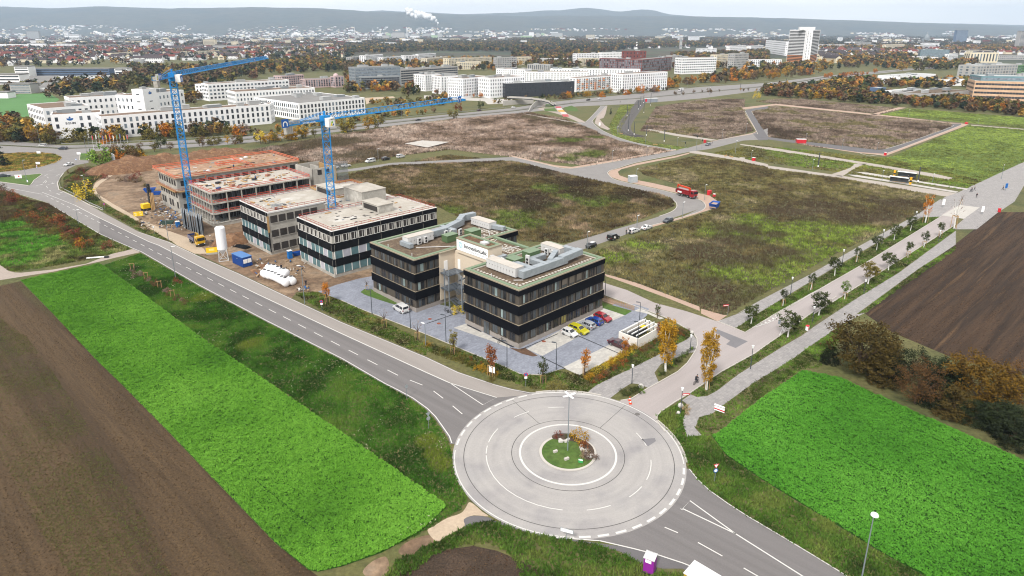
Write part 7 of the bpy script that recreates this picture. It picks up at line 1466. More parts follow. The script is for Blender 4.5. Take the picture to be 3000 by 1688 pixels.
# ------------------------------------------------------------------ crops, dry grass, verges: real blades and leaves
M_tint=mat('blade_tint',(.1,.1,.1),attr='tint',rough=.9,spec=.1)
def crop(label,poly,dens,gaps,cs):
    x,y=sample(poly,dens,gaps);f=fbm(x,y,.75,3);lo=fbm(x,y,14,3);k=RNG.random(len(x))<np.clip(1.6*f+.3,.4,1);x,y,f,lo=x[k],y[k],f[k],lo[k]
    z=.05+.42*np.clip(f*1.25-.15,0,1)*RNG.uniform(.6,1.1,len(x));P=np.stack([x,y,z],-1)
    c=mixc(np.clip((lo-.5)*1.3+.5,0,1)*.7+.3*np.clip(f*1.2-.1,0,1),*cs)*RNG.uniform(.82,1.18,(len(x),1))
    tag(put('crop',tri_mesh('crop',leaves(P,.23,.55,True),c,M_tint),kind='stuff'),label,'crop')
def strip(a,b,w):
    a,b=Vector(a),Vector(b);d=(b-a).normalized();n=Vector((-d.y,d.x,0))*w;return [a+n,b+n,b-n,a-n]
gl=[strip(G('f1',1940,740),G('f1',2420,1140),.07),strip(G('f1',2290,540),G('f1',2576,830),.05),strip(G('f0',640,380),G('f0',1030,780),.05),strip(G('f0',700,390),G('f0',1100,760),.05),strip(G('f0',1150,850),G('f1',1800,330),.05)]
crop('bright green leafy crop on the left field',P_cropL,150,gl,((74,126,36),(106,166,52),(134,194,72)))
gr=[strip(G('f3',1100,440),G('f3',1560,700),.1),strip(G('f3',1480,640),G('f3',2060,1010),.07),strip(G('f3',640,220),G('f3',800,300),.1),strip(G('f3',2020,400),G('f3',2500,700),.08)]
crop('bright green leafy crop on the right field',P_cropR,122,gr,((64,124,36),(90,158,50),(116,184,68)))
def clods(label,poly,dens,pal,ang,per):
    x,y=sample(poly,dens);v=-x*math.sin(ang)+y*math.cos(ang);u=x*math.cos(ang)+y*math.sin(ang);k=RNG.random(len(x))<.25+.75*np.clip((fbm(v,u*.04,per,3)-.35)*3,0,1);x,y=x[k],y[k]
    tag(put('soil_clods',tri_mesh('soil_clods',leaves(np.stack([x,y,np.full(len(x),.03)],-1),.19,.5,True),mixc(RNG.random(len(x))**1.3,*pal)*RNG.uniform(.82,1.2,(len(x),1)),M_tint),kind='stuff'),label,'soil')
clods('crumbly soil clods of the left brown field',[L(-118,112),L(-64,112)]+GP('V',[(133,790),(240,904),(305,967),(416,1080),(526,1195),(623,1295),(693,1368),(790,1442)])+[L(-54,-32),L(-100,-32)],12,((68,54,38),(90,72,50),(116,94,66)),CROP_DIR,1.2)
clods('crumbly furrows of the right ploughed field',[G('g1',1075,385),G('e1',2300,1275),G('e1',2575,1275),G('n',3150,690),G('n',3100,1080),G('g1',1900,800),G('g1',1330,560)],9,((52,38,28),(80,60,43),(130,100,70)),AVE_DIR,1.6)
EXC=ROADS
def blobs(c,lst):
    return [(g.x,g.y,r) for g,r in ((G(c,x,y),r) for x,y,r in lst)]
def grass(label,polys,dens,h,w,per,pal,patch=(),dark=(),pc=((110,140,46),(132,160,58)),dc=(66,54,44),lean=.5,name='dry_grass',ss=9,excl=EXC,far=None,bias=0.0,gn=.0,gain=1.5,rough=True):
    Vs,Cs=[],[]
    for poly in polys:
        bx=[p[0] for p in poly];by=[p[1] for p in poly];ex=[e for e in excl if not (max(p[0] for p in e)<min(bx) or min(p[0] for p in e)>max(bx) or max(p[1] for p in e)<min(by) or min(p[1] for p in e)>max(by))]
        x,y=sample(poly,dens,ex,far)
        if not len(x):continue
        f=fbm(x,y,ss,5);g2=fbm(x+300,y-200,ss*.35,4);t=np.clip((f-.5)*2.6+.5+bias+(g2-.5)*.7,0,1)
        col=mixc(t,*pal)*gain
        wob=(fbm(x-90,y+55,5,4)-.5)
        if patch or gn:
            s=np.zeros(len(x))
            for px,py,r in patch:s=np.maximum(s,1-np.hypot(x-px,y-py)/r+wob*1.5)
            if gn:s=np.maximum(s,(fbm(x+70,y+33,ss*1.7,4)-(1-gn))*6)
            s=np.clip(s*1.8,0,1)[:,None];col=col*(1-s)+mixc(g2,*pc)*gain*s
        if rough:col=col*(.5+1.0*np.clip((fbm(x+9,y-31,1.5,3)-.5)*2.2+.5,0,1))[:,None]
        if dark:
            s=np.zeros(len(x))
            for px,py,r in dark:s=np.maximum(s,1-np.hypot(x-px,y-py)/r+wob*1.5)
            s=np.clip(s*1.8,0,1)[:,None]*.85;col=col*(1-s)+np.array([C(*dc)])*gain*s
        hh=h*(.5+1.0*g2);sc=np.clip(np.sqrt(y/160),1,2.2) if far else 1.0
        Vs.append(blades(x,y,per,hh*np.sqrt(sc) if far else hh,w,lean));Cs.append(np.repeat(col,per,0)*RNG.uniform(.72,1.28,(len(x)*per,1)))
    me=tri_mesh(name,np.concatenate(Vs),np.concatenate(Cs),M_tint);return tag(put(name,me,kind='stuff'),label,'grass')
pb=blobs('e0',[(400,1040,9),(560,1120,8),(1030,1150,9),(840,1200,7),(30,1300,9),(420,1215,5),(120,1400,8),(640,1150,5)])+blobs('d2',[(900,60,8),(1450,200,8)])
pd=blobs('e0',[(200,1180,16),(1200,1120,14),(700,1080,12),(250,860,14),(600,980,12),(1480,1190,8)])
grass('dark brown weeds with green patches on the middle plot',[P_b],3.6,.55,.22,5,((84,70,52),(104,92,60),(118,106,72),(150,130,106)),pb,pd,ss=11,gain=1.42,pc=((98,112,54),(116,132,64)))
pc_=blobs('e3',[(600,560,11),(1150,540,9),(350,640,11),(800,620,12),(1000,720,15),(1500,590,10),(1650,580,9),(1250,800,14),(1000,900,10),(700,960,9),(400,1060,13),(700,1180,11),(500,1250,8),(900,1000,10),(250,1000,10),(560,480,8),(1000,560,8),(1380,700,9),(120,640,8)])+blobs('e2',[(700,880,7),(1000,760,7)])
pk=blobs('e3',[(400,590,9),(300,710,12),(820,820,9),(1700,450,15),(1400,430,16),(1500,510,11),(900,420,16),(250,1200,12),(400,1320,12),(150,850,13),(420,880,8),(620,920,8),(760,655,5),(2000,340,14),(1200,340,14)])
grass('brown weeds and green grass on the large right plot',[P_c],3.4,.5,.22,5,((96,84,60),(114,104,68),(122,116,74),(146,134,104)),pc_,pk,ss=12,gain=1.45,pc=((108,126,54),(132,152,66)),dc=(84,70,58))
grass('pinkish beige dry reeds on the plot below the highway',[P_a],2.6,.9,.3,4,((104,88,72),(140,120,104),(168,148,134),(186,168,154)),blobs('e0',[(800,700,12),(600,740,9),(560,560,12),(850,530,8)]),blobs('d1',[(1900,60,30),(1500,60,20),(2300,200,20)])+blobs('e0',[(200,330,14),(550,390,12)]),dc=(98,88,66),ss=16,lean=.7,gain=1.5,pc=((92,104,54),(112,120,64)))
grass('brown grey weeds on the far plots by the tram line',[P_d,P_e,P_f],1.7,.8,.34,4,((96,82,70),(124,108,96),(144,128,116),(110,102,70)),(),blobs('e1',[(1750,440,16),(100,480,20)]),ss=18,lean=.6,gain=1.75)
grass('bright green grass of the far meadows',[P_m1,P_m2],1.5,.3,.3,4,((112,114,62),(126,138,68),(142,158,76),(150,168,82)),(),blobs('e1',[(1650,560,16),(1500,700,16),(1800,850,8)]),ss=22,lean=.8,dc=(100,100,56),bias=.1,gain=1.25)
grass('yellow green grass beside the tram curve',[P_m4],1.5,.3,.3,4,((116,110,66),(130,132,74),(144,148,82)),ss=12,lean=.8,gain=1.3)
grass('brown weeds between the parked cars and the reeds',[P_h],2.6,.6,.26,4,((84,72,54),(106,94,66),(128,112,86)),ss=9)
grass('olive grass strips between the tram line paths',[P_g],1.7,.4,.3,4,((92,84,54),(112,108,58),(124,124,64)),ss=14,gn=.45,pc=((100,122,52),(116,138,60)))
grass('tall tan grass on the oval junction island',[isl[0]],7,.5,.25,4,((112,116,52),(150,128,66),(178,146,84),(98,124,48)),ss=5,excl=())
clods('bare clods of the small field below the roundabout',GP('V',[(985,1460),(1010,1440),(1060,1408),(1120,1383),(1190,1373),(1250,1385),(1330,1420),(1390,1460)]),12,((58,42,30),(88,66,48),(120,96,70)),0.4,2)
# verges near the camera
V_road=[GP('f0',[(1060,110),(1500,362),(2000,628),(2576,918)])+GP('f2',[(430,62),(530,118),(640,200),(750,340),(812,452),(850,600),(880,720),(950,870),(900,945),(800,1000),(660,1090),(560,1150),(300,1260),(160,1310),(60,1350),(0,1330),(200,1230),(480,1100),(790,930)])+GP('V',[(1078,1240),(980,1170),(858,1086),(694,974),(634,933),(500,844),(360,739),(262,667),(330,645)])]
grass('deep green rough grass between the crop and the main road',V_road,30,.2,.16,4,((46,76,26),(60,100,32),(76,118,40),(94,126,48)),blobs('f2',[(650,420,2.2),(760,600,2.0),(690,520,2)])+blobs('f0',[(1900,800,3),(1500,450,4)]),(),((96,118,40),(116,128,50)),ss=5,name='verge_grass',lean=.8,rough=False)
fl=sample(V_road[0],.55);fk=(fbm(*fl,6,3)>.56);P=np.stack([fl[0][fk],fl[1][fk],np.full(fk.sum(),.28)],-1);P=np.repeat(P,3,0)+RNG.normal(0,.12,(fk.sum()*3,3))*np.array([1,1,.2])
tag(put('wild_flowers',tri_mesh('wild_flowers',leaves(P,.13,.6),np.tile(np.array([C(226,228,190)]),(len(P),1)),M_tint),kind='stuff'),'scattered pale wild flowers in the road verge','flowers')
V_se=[GP('f3',[(60,640),(20,560),(0,480),(-40,420),(40,400),(130,390),(210,400),(330,550),(600,730),(860,890),(1240,1120),(1500,1280),(1860,1465),(1260,1465),(1000,1296),(750,1146),(480,986),(340,896),(200,796),(110,710)]),GP('g0',[(728,1190),(800,1130),(940,1065),(1010,1110),(985,1200),(975,1290),(1005,1390),(985,1449),(900,1420),(800,1320)]),GP('f2',[(1130,1030),(1200,1050),(1300,1090),(1450,1130),(1640,1165),(1900,1205),(2100,1265),(2260,1350),(2380,1420),(2576,1430),(2576,1600),(1400,1600),(1340,1400),(1250,1260),(1100,1200),(900,1215),(700,1290),(500,1449),(300,1460),(450,1300),(700,1190),(870,1110),(930,1072)])]
grass('rough verge grass round the south road',V_se,24,.3,.17,4,((56,76,32),(70,100,36),(84,114,44),(104,120,56)),ss=4,name='verge_grass',lean=.9,rough=False,gn=.3,pc=((84,124,38),(110,150,52)))
V_nw=[GP('d0',[(-300,560),(0,540),(150,575),(300,640),(480,672),(720,820),(1000,990),(1320,1135),(860,1245),(500,1310),(150,1362),(60,1330),(0,1290),(-300,1250)])]
grass('long grass of the meadow west of the main road',V_nw,7,.4,.25,4,((84,78,50),(100,104,54),(96,118,52),(134,132,86)),blobs('d0',[(150,1000,9),(300,1120,9),(60,1150,8),(50,900,8),(420,1050,8),(200,1250,6)]),blobs('d0',[(150,640,14),(450,700,12),(30,780,14),(650,760,8)]),((70,122,36),(98,152,52)),(84,64,50),ss=7,name='meadow_grass',lean=.7)
V_mid=[GP('f0',[(2230,420),(2380,400),(2576,470)])+GP('d2',[(0,1045),(690,1400)])+GP('d3',[(450,935),(760,1060),(900,1124),(1080,1128),(1230,1082),(1440,1130),(1830,935),(2000,872),(2180,760),(2240,750),(2300,640),(2480,700),(2520,745),(2380,830),(2200,960),(2000,1060),(1760,1180),(1520,1290),(1290,1290),(1000,1255),(600,1130),(300,1010),(0,900)])+GP('n',[(1250,1043),(1000,938),(900,885)])]
grass('green and brown verge below the office forecourt',V_mid,16,.24,.16,4,((66,62,38),(76,92,40),(82,108,42),(112,106,58)),ss=4,name='verge_grass',lean=.8)
V_ave=[GP('g0',[(1465,360),(1500,330),(1700,215),(1850,130),(2100,0),(2240,0),(1880,208),(1640,348),(1555,398)]),GP('e3',[(560,1449),(840,1290),(1240,1060),(1700,790),(2300,445),(2430,440),(2430,455),(1710,900),(770,1445)]),GP('g0',[(1045,975),(1330,778),(1640,608),(1870,446),(2200,212),(2420,66),(2480,90),(2200,330),(2090,420),(1900,530),(1500,780),(1290,940),(1200,995),(1100,1005)]),GP('e3',[(1150,1449),(2575,552),(2575,600),(2000,1025),(1320,1449)]),GP('g0',[(1130,1200),(1290,1135),(1480,995),(1900,650),(2200,510),(2480,300),(2420,560),(2300,640),(2080,740),(1960,850),(1700,1020),(1460,1190),(1260,1370),(1180,1449),(1010,1449),(1010,1395),(1150,1372),(1085,1300)]),GP('e3',[(1590,1449),(2210,985),(2575,760),(2575,800),(2100,1130),(1640,1449)]),GP('g1',[(380,830),(560,700),(860,490),(900,480),(640,900),(500,905),(300,1000),(80,1180),(0,1240),(0,1070)])]
grass('mown grass strips along the avenue',V_ave,12,.2,.16,4,((68,78,38),(82,108,42),(98,126,50)),ss=5,name='verge_grass',lean=.8)
V_site=[GP('d0',[(640,420),(760,340),(900,300),(1150,330),(1000,420),(935,480),(925,560),(1000,660),(1280,800),(1560,965),(1720,1062),(1500,1000),(1040,745),(760,600),(640,520)]),GP('d0',[(1780,1100),(1960,1190),(2090,1240),(2160,1300),(1900,1170)]),GP('e0',[(100,295),(300,340),(640,395),(900,520),(1300,620),(1500,635),(1300,640),(900,570),(640,420),(100,320)])]
grass('rough grass strips beside the site track',V_site,8,.35,.22,4,((84,70,50),(92,96,50),(90,110,50),(128,116,80)),ss=6,name='verge_grass',lean=.7)
# ================================================================== far buildings
M_wht=mat('white_render',C(240,240,242,1.15),rough=.85,var=.03,scale=.08,fine=.02,fscale=1);M_gry=mat('grey_panel',C(176,174,172,1.2),rough=.8,var=.06,scale=.1);M_dgry=mat('dark_panel',C(140,146,150,1.2),rough=.7,var=.08,scale=.1);M_blk=mat('anthracite_brick',C(54,56,62,1.2),rough=.85,var=.12,scale=.4,fine=.1);M_brk=mat('red_brick',C(126,70,64,1.2),rough=.85,var=.1,scale=.3);M_crm=mat('cream_wall',C(230,218,192,1.2),rough=.85,var=.05);M_pnk=mat('pink_stone',C(196,172,172,1.2),rough=.85,var=.05);M_sst=mat('sandstone_strips',C(222,188,156,1.2),scale=1,cols=[C(204,168,138,1.2),C(236,206,176,1.2)],stretch=(0,.15,.15),rough=.85);M_tlb=mat('teal_glass_wall',C(110,142,150,1.2),rough=.2,var=.15,scale=.1,spec=.5);M_blu=mat('blue_panel',C(90,110,140,1.2),rough=.4,var=.1,scale=.1)
M_rbrn=mat('sedum_brown',C(128,104,88),scale=.12,cols=[C(146,122,104),C(112,100,80)],rough=.95);M_rgry=mat('flat_roof_grey',C(150,148,146),scale=.1,var=.12,rough=.95);M_rlit=mat('metal_roof_pale',C(206,208,208),scale=.1,var=.06,rough=.6);M_rtile=mat('roof_tile_red',C(142,74,62),scale=.3,var=.18,rough=.9,objvar=.2);M_rdark=mat('roof_tile_dark',C(84,74,76),scale=.3,var=.15,rough=.9,objvar=.2);M_ror=mat('balcony_orange',C(226,150,96,1.2),var=.06)
M_fwin=glass('far_window',C(58,62,70,1.1),rough=.15,rand=.5);M_fwin2=glass('far_window_pale',C(120,130,140,1.1),rough=.15,rand=.4)
def block(name,label,cat,F,R,Lc=None,H=12.0,depth=14.0,wall=M_wht,roof=M_rbrn,rows=3,pitch=3.2,ww=1.25,wh=2.0,win=M_fwin,strips=False,units=3,z0=1.2,base=0.0,side=True,indiv=None,vert=False,bal=None):
    if H>60:bs=G(F[0],F[1],H);H=ztop(bs,*F)      # H given as the row where the wall meets the ground
    f,r=G(*F,H),G(*R,H)
    u=(r-f);u.z=0;ln=u.length;u.normalize();v=Vector((-u.y,u.x,0))
    if Lc:depth=max(3.0,(G(*Lc,H)-f).dot(v))
    t=thing(name,label,cat,(f.x,f.y,base),math.atan2(u.y,u.x));H-=base
    MB().box(0,ln,0,depth,0,H-.5).build('wall',wall,t)
    parapet(t,0,ln,0,depth,H-.5,H,.5,wall);MB().box(.5,ln-.5,.5,depth-.5,H-.5,H-.3).build('roof',roof,t)
    # facades facing the camera: front (y=0), left end (x=0) or right end (x=ln)
    vd=Vector((f.x,f.y,0));faces=[('f',ln)]
    if side:faces.append(('l',depth) if u.dot(vd)>0 else ('r',depth))
    px=FOC/max(1,f.y);big=(ww*px>=6.5 and wh*px>=8) if indiv is None else indiv
    sh=(H-z0-.9)/rows;bb=[MB(),MB()];proto=None;wh=min(wh,sh*.82)
    if big:proto=MB().box(-ww/2,ww/2,-.05,.06,0,wh).mesh('window',win);sill=MB().box(-ww/2-.06,ww/2+.06,-.12,-.05,-.08,0).mesh('sill',M_gry)
    for fc,le in faces:
        if strips:
            for k in range(rows):
                z=z0+k*sh+(sh-wh)/2;q=MB().box(-le/2+.8,le/2-.8,-.06,.05,0,wh)
                loc,ro={'f':((ln/2,0,z),0),'l':((0,depth/2,z),ROT_L),'r':((ln,depth/2,z),ROT_R)}[fc]
                o=q.build('window_band',win,t,loc=loc,rot=ro);m=MB();n=max(1,int(le/pitch));[m.box(-le/2+.8+i*(le-1.6)/n-.06,-le/2+.8+i*(le-1.6)/n+.06,-.1,-.06,0,wh) for i in range(1,n)]
                if n>1:m.build('mullions',wall,o,kind='stuff')
            continue
        n=max(1,int((le-1.0)/pitch));p=(le-1.0)/n
        for k in range(rows):
            for i in range(n):
                c=.5+p*(i+.5);z=z0+k*sh+(sh-wh)/2
                loc,ro={'f':((c,0,z),0),'l':((0,depth-c,z),ROT_L),'r':((ln,c,z),ROT_R)}[fc]
                if big:
                    o=put('window',proto,t,loc=loc,rot=ro)
                    if random.random()<.22 and wall is not M_blk:setmat(o,0,M_fwin2)
                b=bb[random.random()<.28]
                if big:pass
                elif fc=='f':b.box(c-ww/2,c+ww/2,-.08,.05,z,z+wh)
                elif fc=='l':b.box(-.08,.05,loc[1]-ww/2,loc[1]+ww/2,z,z+wh)
                else:b.box(ln-.05,ln+.08,c-ww/2,c+ww/2,z,z+wh)
    for b,m in zip(bb,(win,M_fwin2 if win is M_fwin else M_fwin)):
        if b.v:b.build('windows',m,t,kind='stuff')
    if bal:
        n=max(1,int(ln/6));qs=[MB(),MB(),MB()]
        for k in range(rows):
            for i in range(n):random.choice(qs).box(ln*(i+.3)/n,ln*(i+.62)/n,-1.2,-.01,z0+k*sh,z0+k*sh+1.0)
        for q,m in zip(qs,(bal,wall,M_gry)):q.build('balconies',m,t,kind='stuff')
    for i in range(units):
        w,d=random.uniform(3,min(9,ln*.3)),random.uniform(2,min(5,depth*.35));x,y=random.uniform(1.5,max(1.6,ln-w-2)),random.uniform(1.5,max(1.6,depth-d-2));hh=random.uniform(1.2,2.6)
        o=MB().box(x,x+w,y,y+d,H-.3,H-.3+hh).build('roof_unit',random.choice([M_rlit,M_rlit,M_dgry]),t);MB().box(x-.1,x+w+.1,y-.1,y+d+.1,H-.3+hh,H-.2+hh).build('unit_lid',M_rlit,o)
    return t,ln,depth,H
def sphere_logo(t,x,z,s,body=None,tower=False):
    b=MB();n=14
    pts=[(math.cos(math.pi+math.pi*i/n)*s,-.09,z+math.sin(math.pi+math.pi*i/n)*s*.8) for i in range(n+1)];o=MB();o.add([(x+p[0],p[1],p[2]) for p in pts],[tuple(range(n+1))])
    o.add([(x+math.cos(2*math.pi*i/10)*s*.28,-.1,z+s*.3+math.sin(2*math.pi*i/10)*s*.28) for i in range(10)],[tuple(range(10))]);o.build('emblem',mat('emblem_blue',C(24,92,160,1.2)),t)
    if body:text(body,s*1.05,(x,-.09,z-s*2.0),(math.pi/2,0,0),M_ink,t,.03,align='CENTER')
OB='office building'
block('office_building','longest white office with tall dark windows along the highway trees',OB,('c00',1010,1175),('n',790,305),None,13,14,rows=3,pitch=3.15,ww=1.35,wh=2.5,units=6)
t,ln,dp,H=block('office_building','white office wing carrying the blue emblem and four letters',OB,('c00',505,1155),('c00',1015,1128),None,14,16,rows=3,pitch=3.6,ww=1.5,wh=2.4,units=3);sphere_logo(t,ln*.36,H-2.6,1.7,'BGHM');MB().box(ln*.36-3.4,ln*.36+3.4,-.06,-.02,1,H-.6).build('blank_wall',M_wht,t)
block('office_building','white office wing stepping back at the left end of the agency',OB,('c00',430,1092),('c00',900,1058),('c00',335,1042),14,rows=3,pitch=3.4,ww=1.6,wh=2.2,units=2);block('office_building','rear white agency wing with brown roof',OB,('c00',690,985),('c00',1300,950),None,15,18,rows=3,pitch=3.2,units=6)
block('office_building','rear right white agency wing beside the crane mast',OB,('c00',1340,960),('c00',1845,905),None,17,16,rows=3,pitch=3.2,ww=1.2,wh=2.2,units=3)
t,ln,dp,H=block('stair_tower','white agency tower with a blue emblem','tower',('c00',1432,900),('c00',1568,885),None,22,9,rows=4,pitch=9,ww=2.6,wh=.6,units=1);sphere_logo(t,ln*.5,H-2.4,1.5)
block('office_building','curved white four storey office behind the agency tower',OB,('c00',2085,845),('c10',330,800),None,15,15,rows=4,pitch=3.4,ww=1.9,wh=1.6,units=5);block('office_building','white office end pavilion with set back top floor',OB,('c00',1958,845),('c00',2100,850),None,14,12,rows=4,pitch=3.2,ww=1.5,wh=1.5,units=1)
block('office_building','white ring shaped office with glazed corner',OB,('c00',2362,925),('c10',590,880),None,13,22,rows=3,pitch=2.6,ww=1.1,wh=1.9,units=4);block('office_building','low white office end at the right of the longest white front',OB,('n',752,305),('c10',140,1045),None,13,12,rows=3,pitch=3.2,ww=1.4,wh=2.2,units=2)
block('office_building','big white courtyard office with rows of tall windows',OB,('c10',425,1040),('c10',1092,982),('c10',205,960),12,rows=3,pitch=2.75,ww=1.35,wh=2.3,roof=M_rgry,units=8)
block('office_building','pink stone office block, left wing',OB,('c10',255,765),('c10',480,750),None,872,14,M_pnk,M_rgry,4,2.8,1.6,1.5,units=2);block('office_building','pink stone office block, long right wing',OB,('c10',490,800),('c10',800,785),None,890,14,M_pnk,M_rgry,4,2.8,1.6,1.5,units=2)
t,ln,dp,H=block('office_tower','pink stone corner tower with a glass dome','tower',('c10',790,770),('c10',882,765),None,882,9,M_pnk,M_rgry,4,2.6,1.7,2.0,units=0);b=MB();b.lathe([(3,0),(2.7,1.4),(1.9,2.5),(.2,3.1)],c=(ln*.35,4,H),n=12);b.build('dome',M_pnk,t)
block('office_building','grey glass stepped office, tall part',OB,('c10',990,680),('c10',1450,665),None,885,18,M_dgry,M_rgry,6,3,2.2,2.2,M_fwin2,True,4);block('office_building','grey glass stepped office, curved lower front',OB,('c10',1050,775),('c10',1448,765),None,900,12,M_dgry,M_rgry,5,3,2.2,1.6,M_fwin,True,1);block('office_building','grey concrete office with ribbon windows',OB,('c10',1452,700),('c10',2030,665),None,862,16,M_gry,M_rgry,6,3.4,2.6,1.5,M_fwin,True,6)
for lab,F,R,H,rows,pw in (('white cube block at the left of the student blocks',('c10',1700,752),('c10',1856,742),920,6,2.6),('white cube block with corner windows, second of the row',('c10',1858,768),('c10',2070,758),950,6,2.6),('white block with slim windows, third of the row',('c10',2078,790),('c10',2346,765),990,6,2.4),('white block with blank upper wall beside the black office',('c10',2348,785),('c20',130,765),990,5,2.6)):block('apartment_block',lab,'apartment block',F,R,None,H,18,rows=rows,pitch=pw,ww=.95,wh=1.7,units=4,indiv=False)
block('office_building','black brick office beside the footbridge',OB,('c10',2508,842),('c20',628,818),None,985,18,M_blk,M_rlit,4,2.6,1.3,1.7,M_fwin,units=6,indiv=True)
block('apartment_block','white student block with red and orange balconies','apartment block',('c20',645,785),('c20',1102,755),None,928,14,rows=6,pitch=3.4,ww=1.6,wh=1.4,units=2,bal=M_ror,indiv=False);block('apartment_block','tall white student block with slim windows at the right end','apartment block',('c20',1112,745),('c20',1566,722),None,938,16,rows=6,pitch=3.0,ww=1.0,wh=1.9,units=3,indiv=False);block('apartment_block','white student block behind the black office','apartment block',('c20',140,725),('c20',785,722),None,845,14,rows=5,pitch=3.4,ww=.9,wh=1.7,units=2,indiv=False);block('apartment_block','white student block with metal roof plant in the second row','apartment block',('c20',385,692),('c20',1292,700),None,800,16,rows=5,pitch=3.4,ww=1,wh=1.7,units=7,roof=M_rlit,indiv=False);block('apartment_block','white student block peeping out at the left of the second row','apartment block',('c20',-160,690),('c20',130,700),None,815,16,rows=5,pitch=3,ww=.9,wh=1.6,units=3,indiv=False)
block('office_building','red brick office, long left wing',OB,('c20',880,585),('c20',1305,600),None,705,18,M_brk,M_rgry,5,2.7,1.9,3.4,M_fwin2,units=2,indiv=False);block('office_building','red brick office, projecting right wing',OB,('c20',1310,600),('c20',1610,572),None,750,18,M_brk,M_rgry,5,2.7,1.9,3.4,M_fwin2,units=2,indiv=False);block('office_tower','red brick tower block on top of the brick office','tower',('c20',1145,515),('c20',1352,512),None,690,12,M_brk,M_rgry,5,6,2,2.5,units=1,indiv=False)
block('office_building','white office with curved window front right of the brick one',OB,('c20',1712,585),('c20',2060,578),None,748,16,rows=6,pitch=3.2,ww=2.2,wh=1.5,units=2,indiv=False)
AP='apartment block'
for lab,F,R,H,m,rows in (('white balcony flats behind the brick office',('c20',650,540),('c20',880,535),655,M_wht,6),('long white flats behind the brick tower',('c20',905,530),('c20',1142,525),640,M_wht,4),('cream flats in front of the white balcony flats',('c20',705,590),('c20',872,585),668,M_crm,5),('low white flats left of the brick office',('c20',275,592),('c20',615,585),648,M_wht,4),('beige lab building at the left of the low flats',('c20',-80,580),('c20',195,570),665,M_crm,4),('grey lab building in front of the beige one',('c20',155,645),('c20',385,650),705,M_gry,4),('brown balcony flats left of the curved white office',('c20',1610,560),('c20',1712,556),685,M_gry,6),('white flats behind the curved office',('c20',1880,490),('c20',2060,488),570,M_wht,5),('beige flats right of the curved office',('c20',2060,552),('c20',2232,545),685,M_crm,7),('striped white hotel slab',('c20',2195,462),('c20',2357,458),548,M_wht,5),('white terraced flats near the high rise',('c20',2405,462),('c20',2530,456),535,M_wht,4),('grey flats below the striped hotel slab',('c20',2240,540),('c20',2385,535),695,M_gry,6),('white stepped flats below the terraced ones',('c20',2370,600),('c30',140,600),672,M_wht,4),('small white flats beside the high rise',('c30',-20,405),('c30',182,420),528,M_wht,6),
                              ('cream flats behind the grey office, first',('c10',1500,560),('c10',1640,555),645,M_wht,6),('cream flats behind the grey office, second',('c10',1630,545),('c10',1810,535),630,M_wht,5),('cream flats behind the grey office, third',('c10',1720,590),('c10',1930,570),665,M_crm,6),('cream flats behind the grey office, fourth',('c10',1935,590),('c10',2140,580),695,M_crm,6),('cream flats behind the grey office, fifth',('c10',2140,585),('c10',2370,572),672,M_crm,5),('pale pink flats before the cream ones',('c10',2040,625),('c10',2265,620),702,M_crm,4),('white clinic with round tower top',('c10',1100,560),('c10',1278,545),650,M_wht,6),('grey terraced clinic wing',('c10',968,575),('c10',1100,560),648,M_gry,6),('low white flats right of the clinic',('c10',1280,580),('c10',1470,565),642,M_wht,4),('pale lab at the right of the cream flats',('c10',2425,580),('c20',50,575),690,M_gry,5)):
    block('apartment_block',lab,AP,F,R,None,H,12,m,M_rgry,rows,3.4,1.7,1.5,units=1,indiv=False)
# white high rise with orange lower storeys
f=G('c30',365,640);hr=thing('high_rise','white twenty storey high rise with orange lower balconies','high rise',f,0);Hh=ztop(f,'c30',365,300)
pl,prr=G('c30',182,630)-f,G('c30',488,618)-f
def wing_hr(p,q,nm):
    d=q-p;ln=d.length;a=math.atan2(d.y,d.x);o=MB().box(0,ln,0,14,0,Hh).build('wall',M_wht,hr,loc=p,rot=a);n=21
    for k in range(n):
        z=2+k*(Hh-4)/n;MB().box(.8,ln*.94,-.06,.02,z+1.0,z+2.85).build('recess_shade',M_shade,o);MB().box(.8,ln*.94,-.5,-.02,z,z+1.0).build('balcony',M_ror if k<5 else M_wht,o)  # dark strip on the flat wall paints the shade of a recess
wing_hr(pl,Vector((-3,0,0)),'l');wing_hr(Vector((8,1.0,0)),prr,'r');MB().box(-3,8,-2.5,14,0,Hh+1.5).build('core',M_wht,hr);MB().box(-14,14,4,12,Hh,Hh+5).build('penthouse',M_wht,hr)
b=MB();[b.box(-1.5,0,-2.56,-2.5,2+k*(Hh-4)/21,3.4+k*(Hh-4)/21) for k in range(21)];[b.box(3.5,4.6,-2.56,-2.5,2+k*(Hh-4)/21,3.4+k*(Hh-4)/21) for k in range(21)];b.build('stair_windows',M_fwin,hr,kind='stuff')
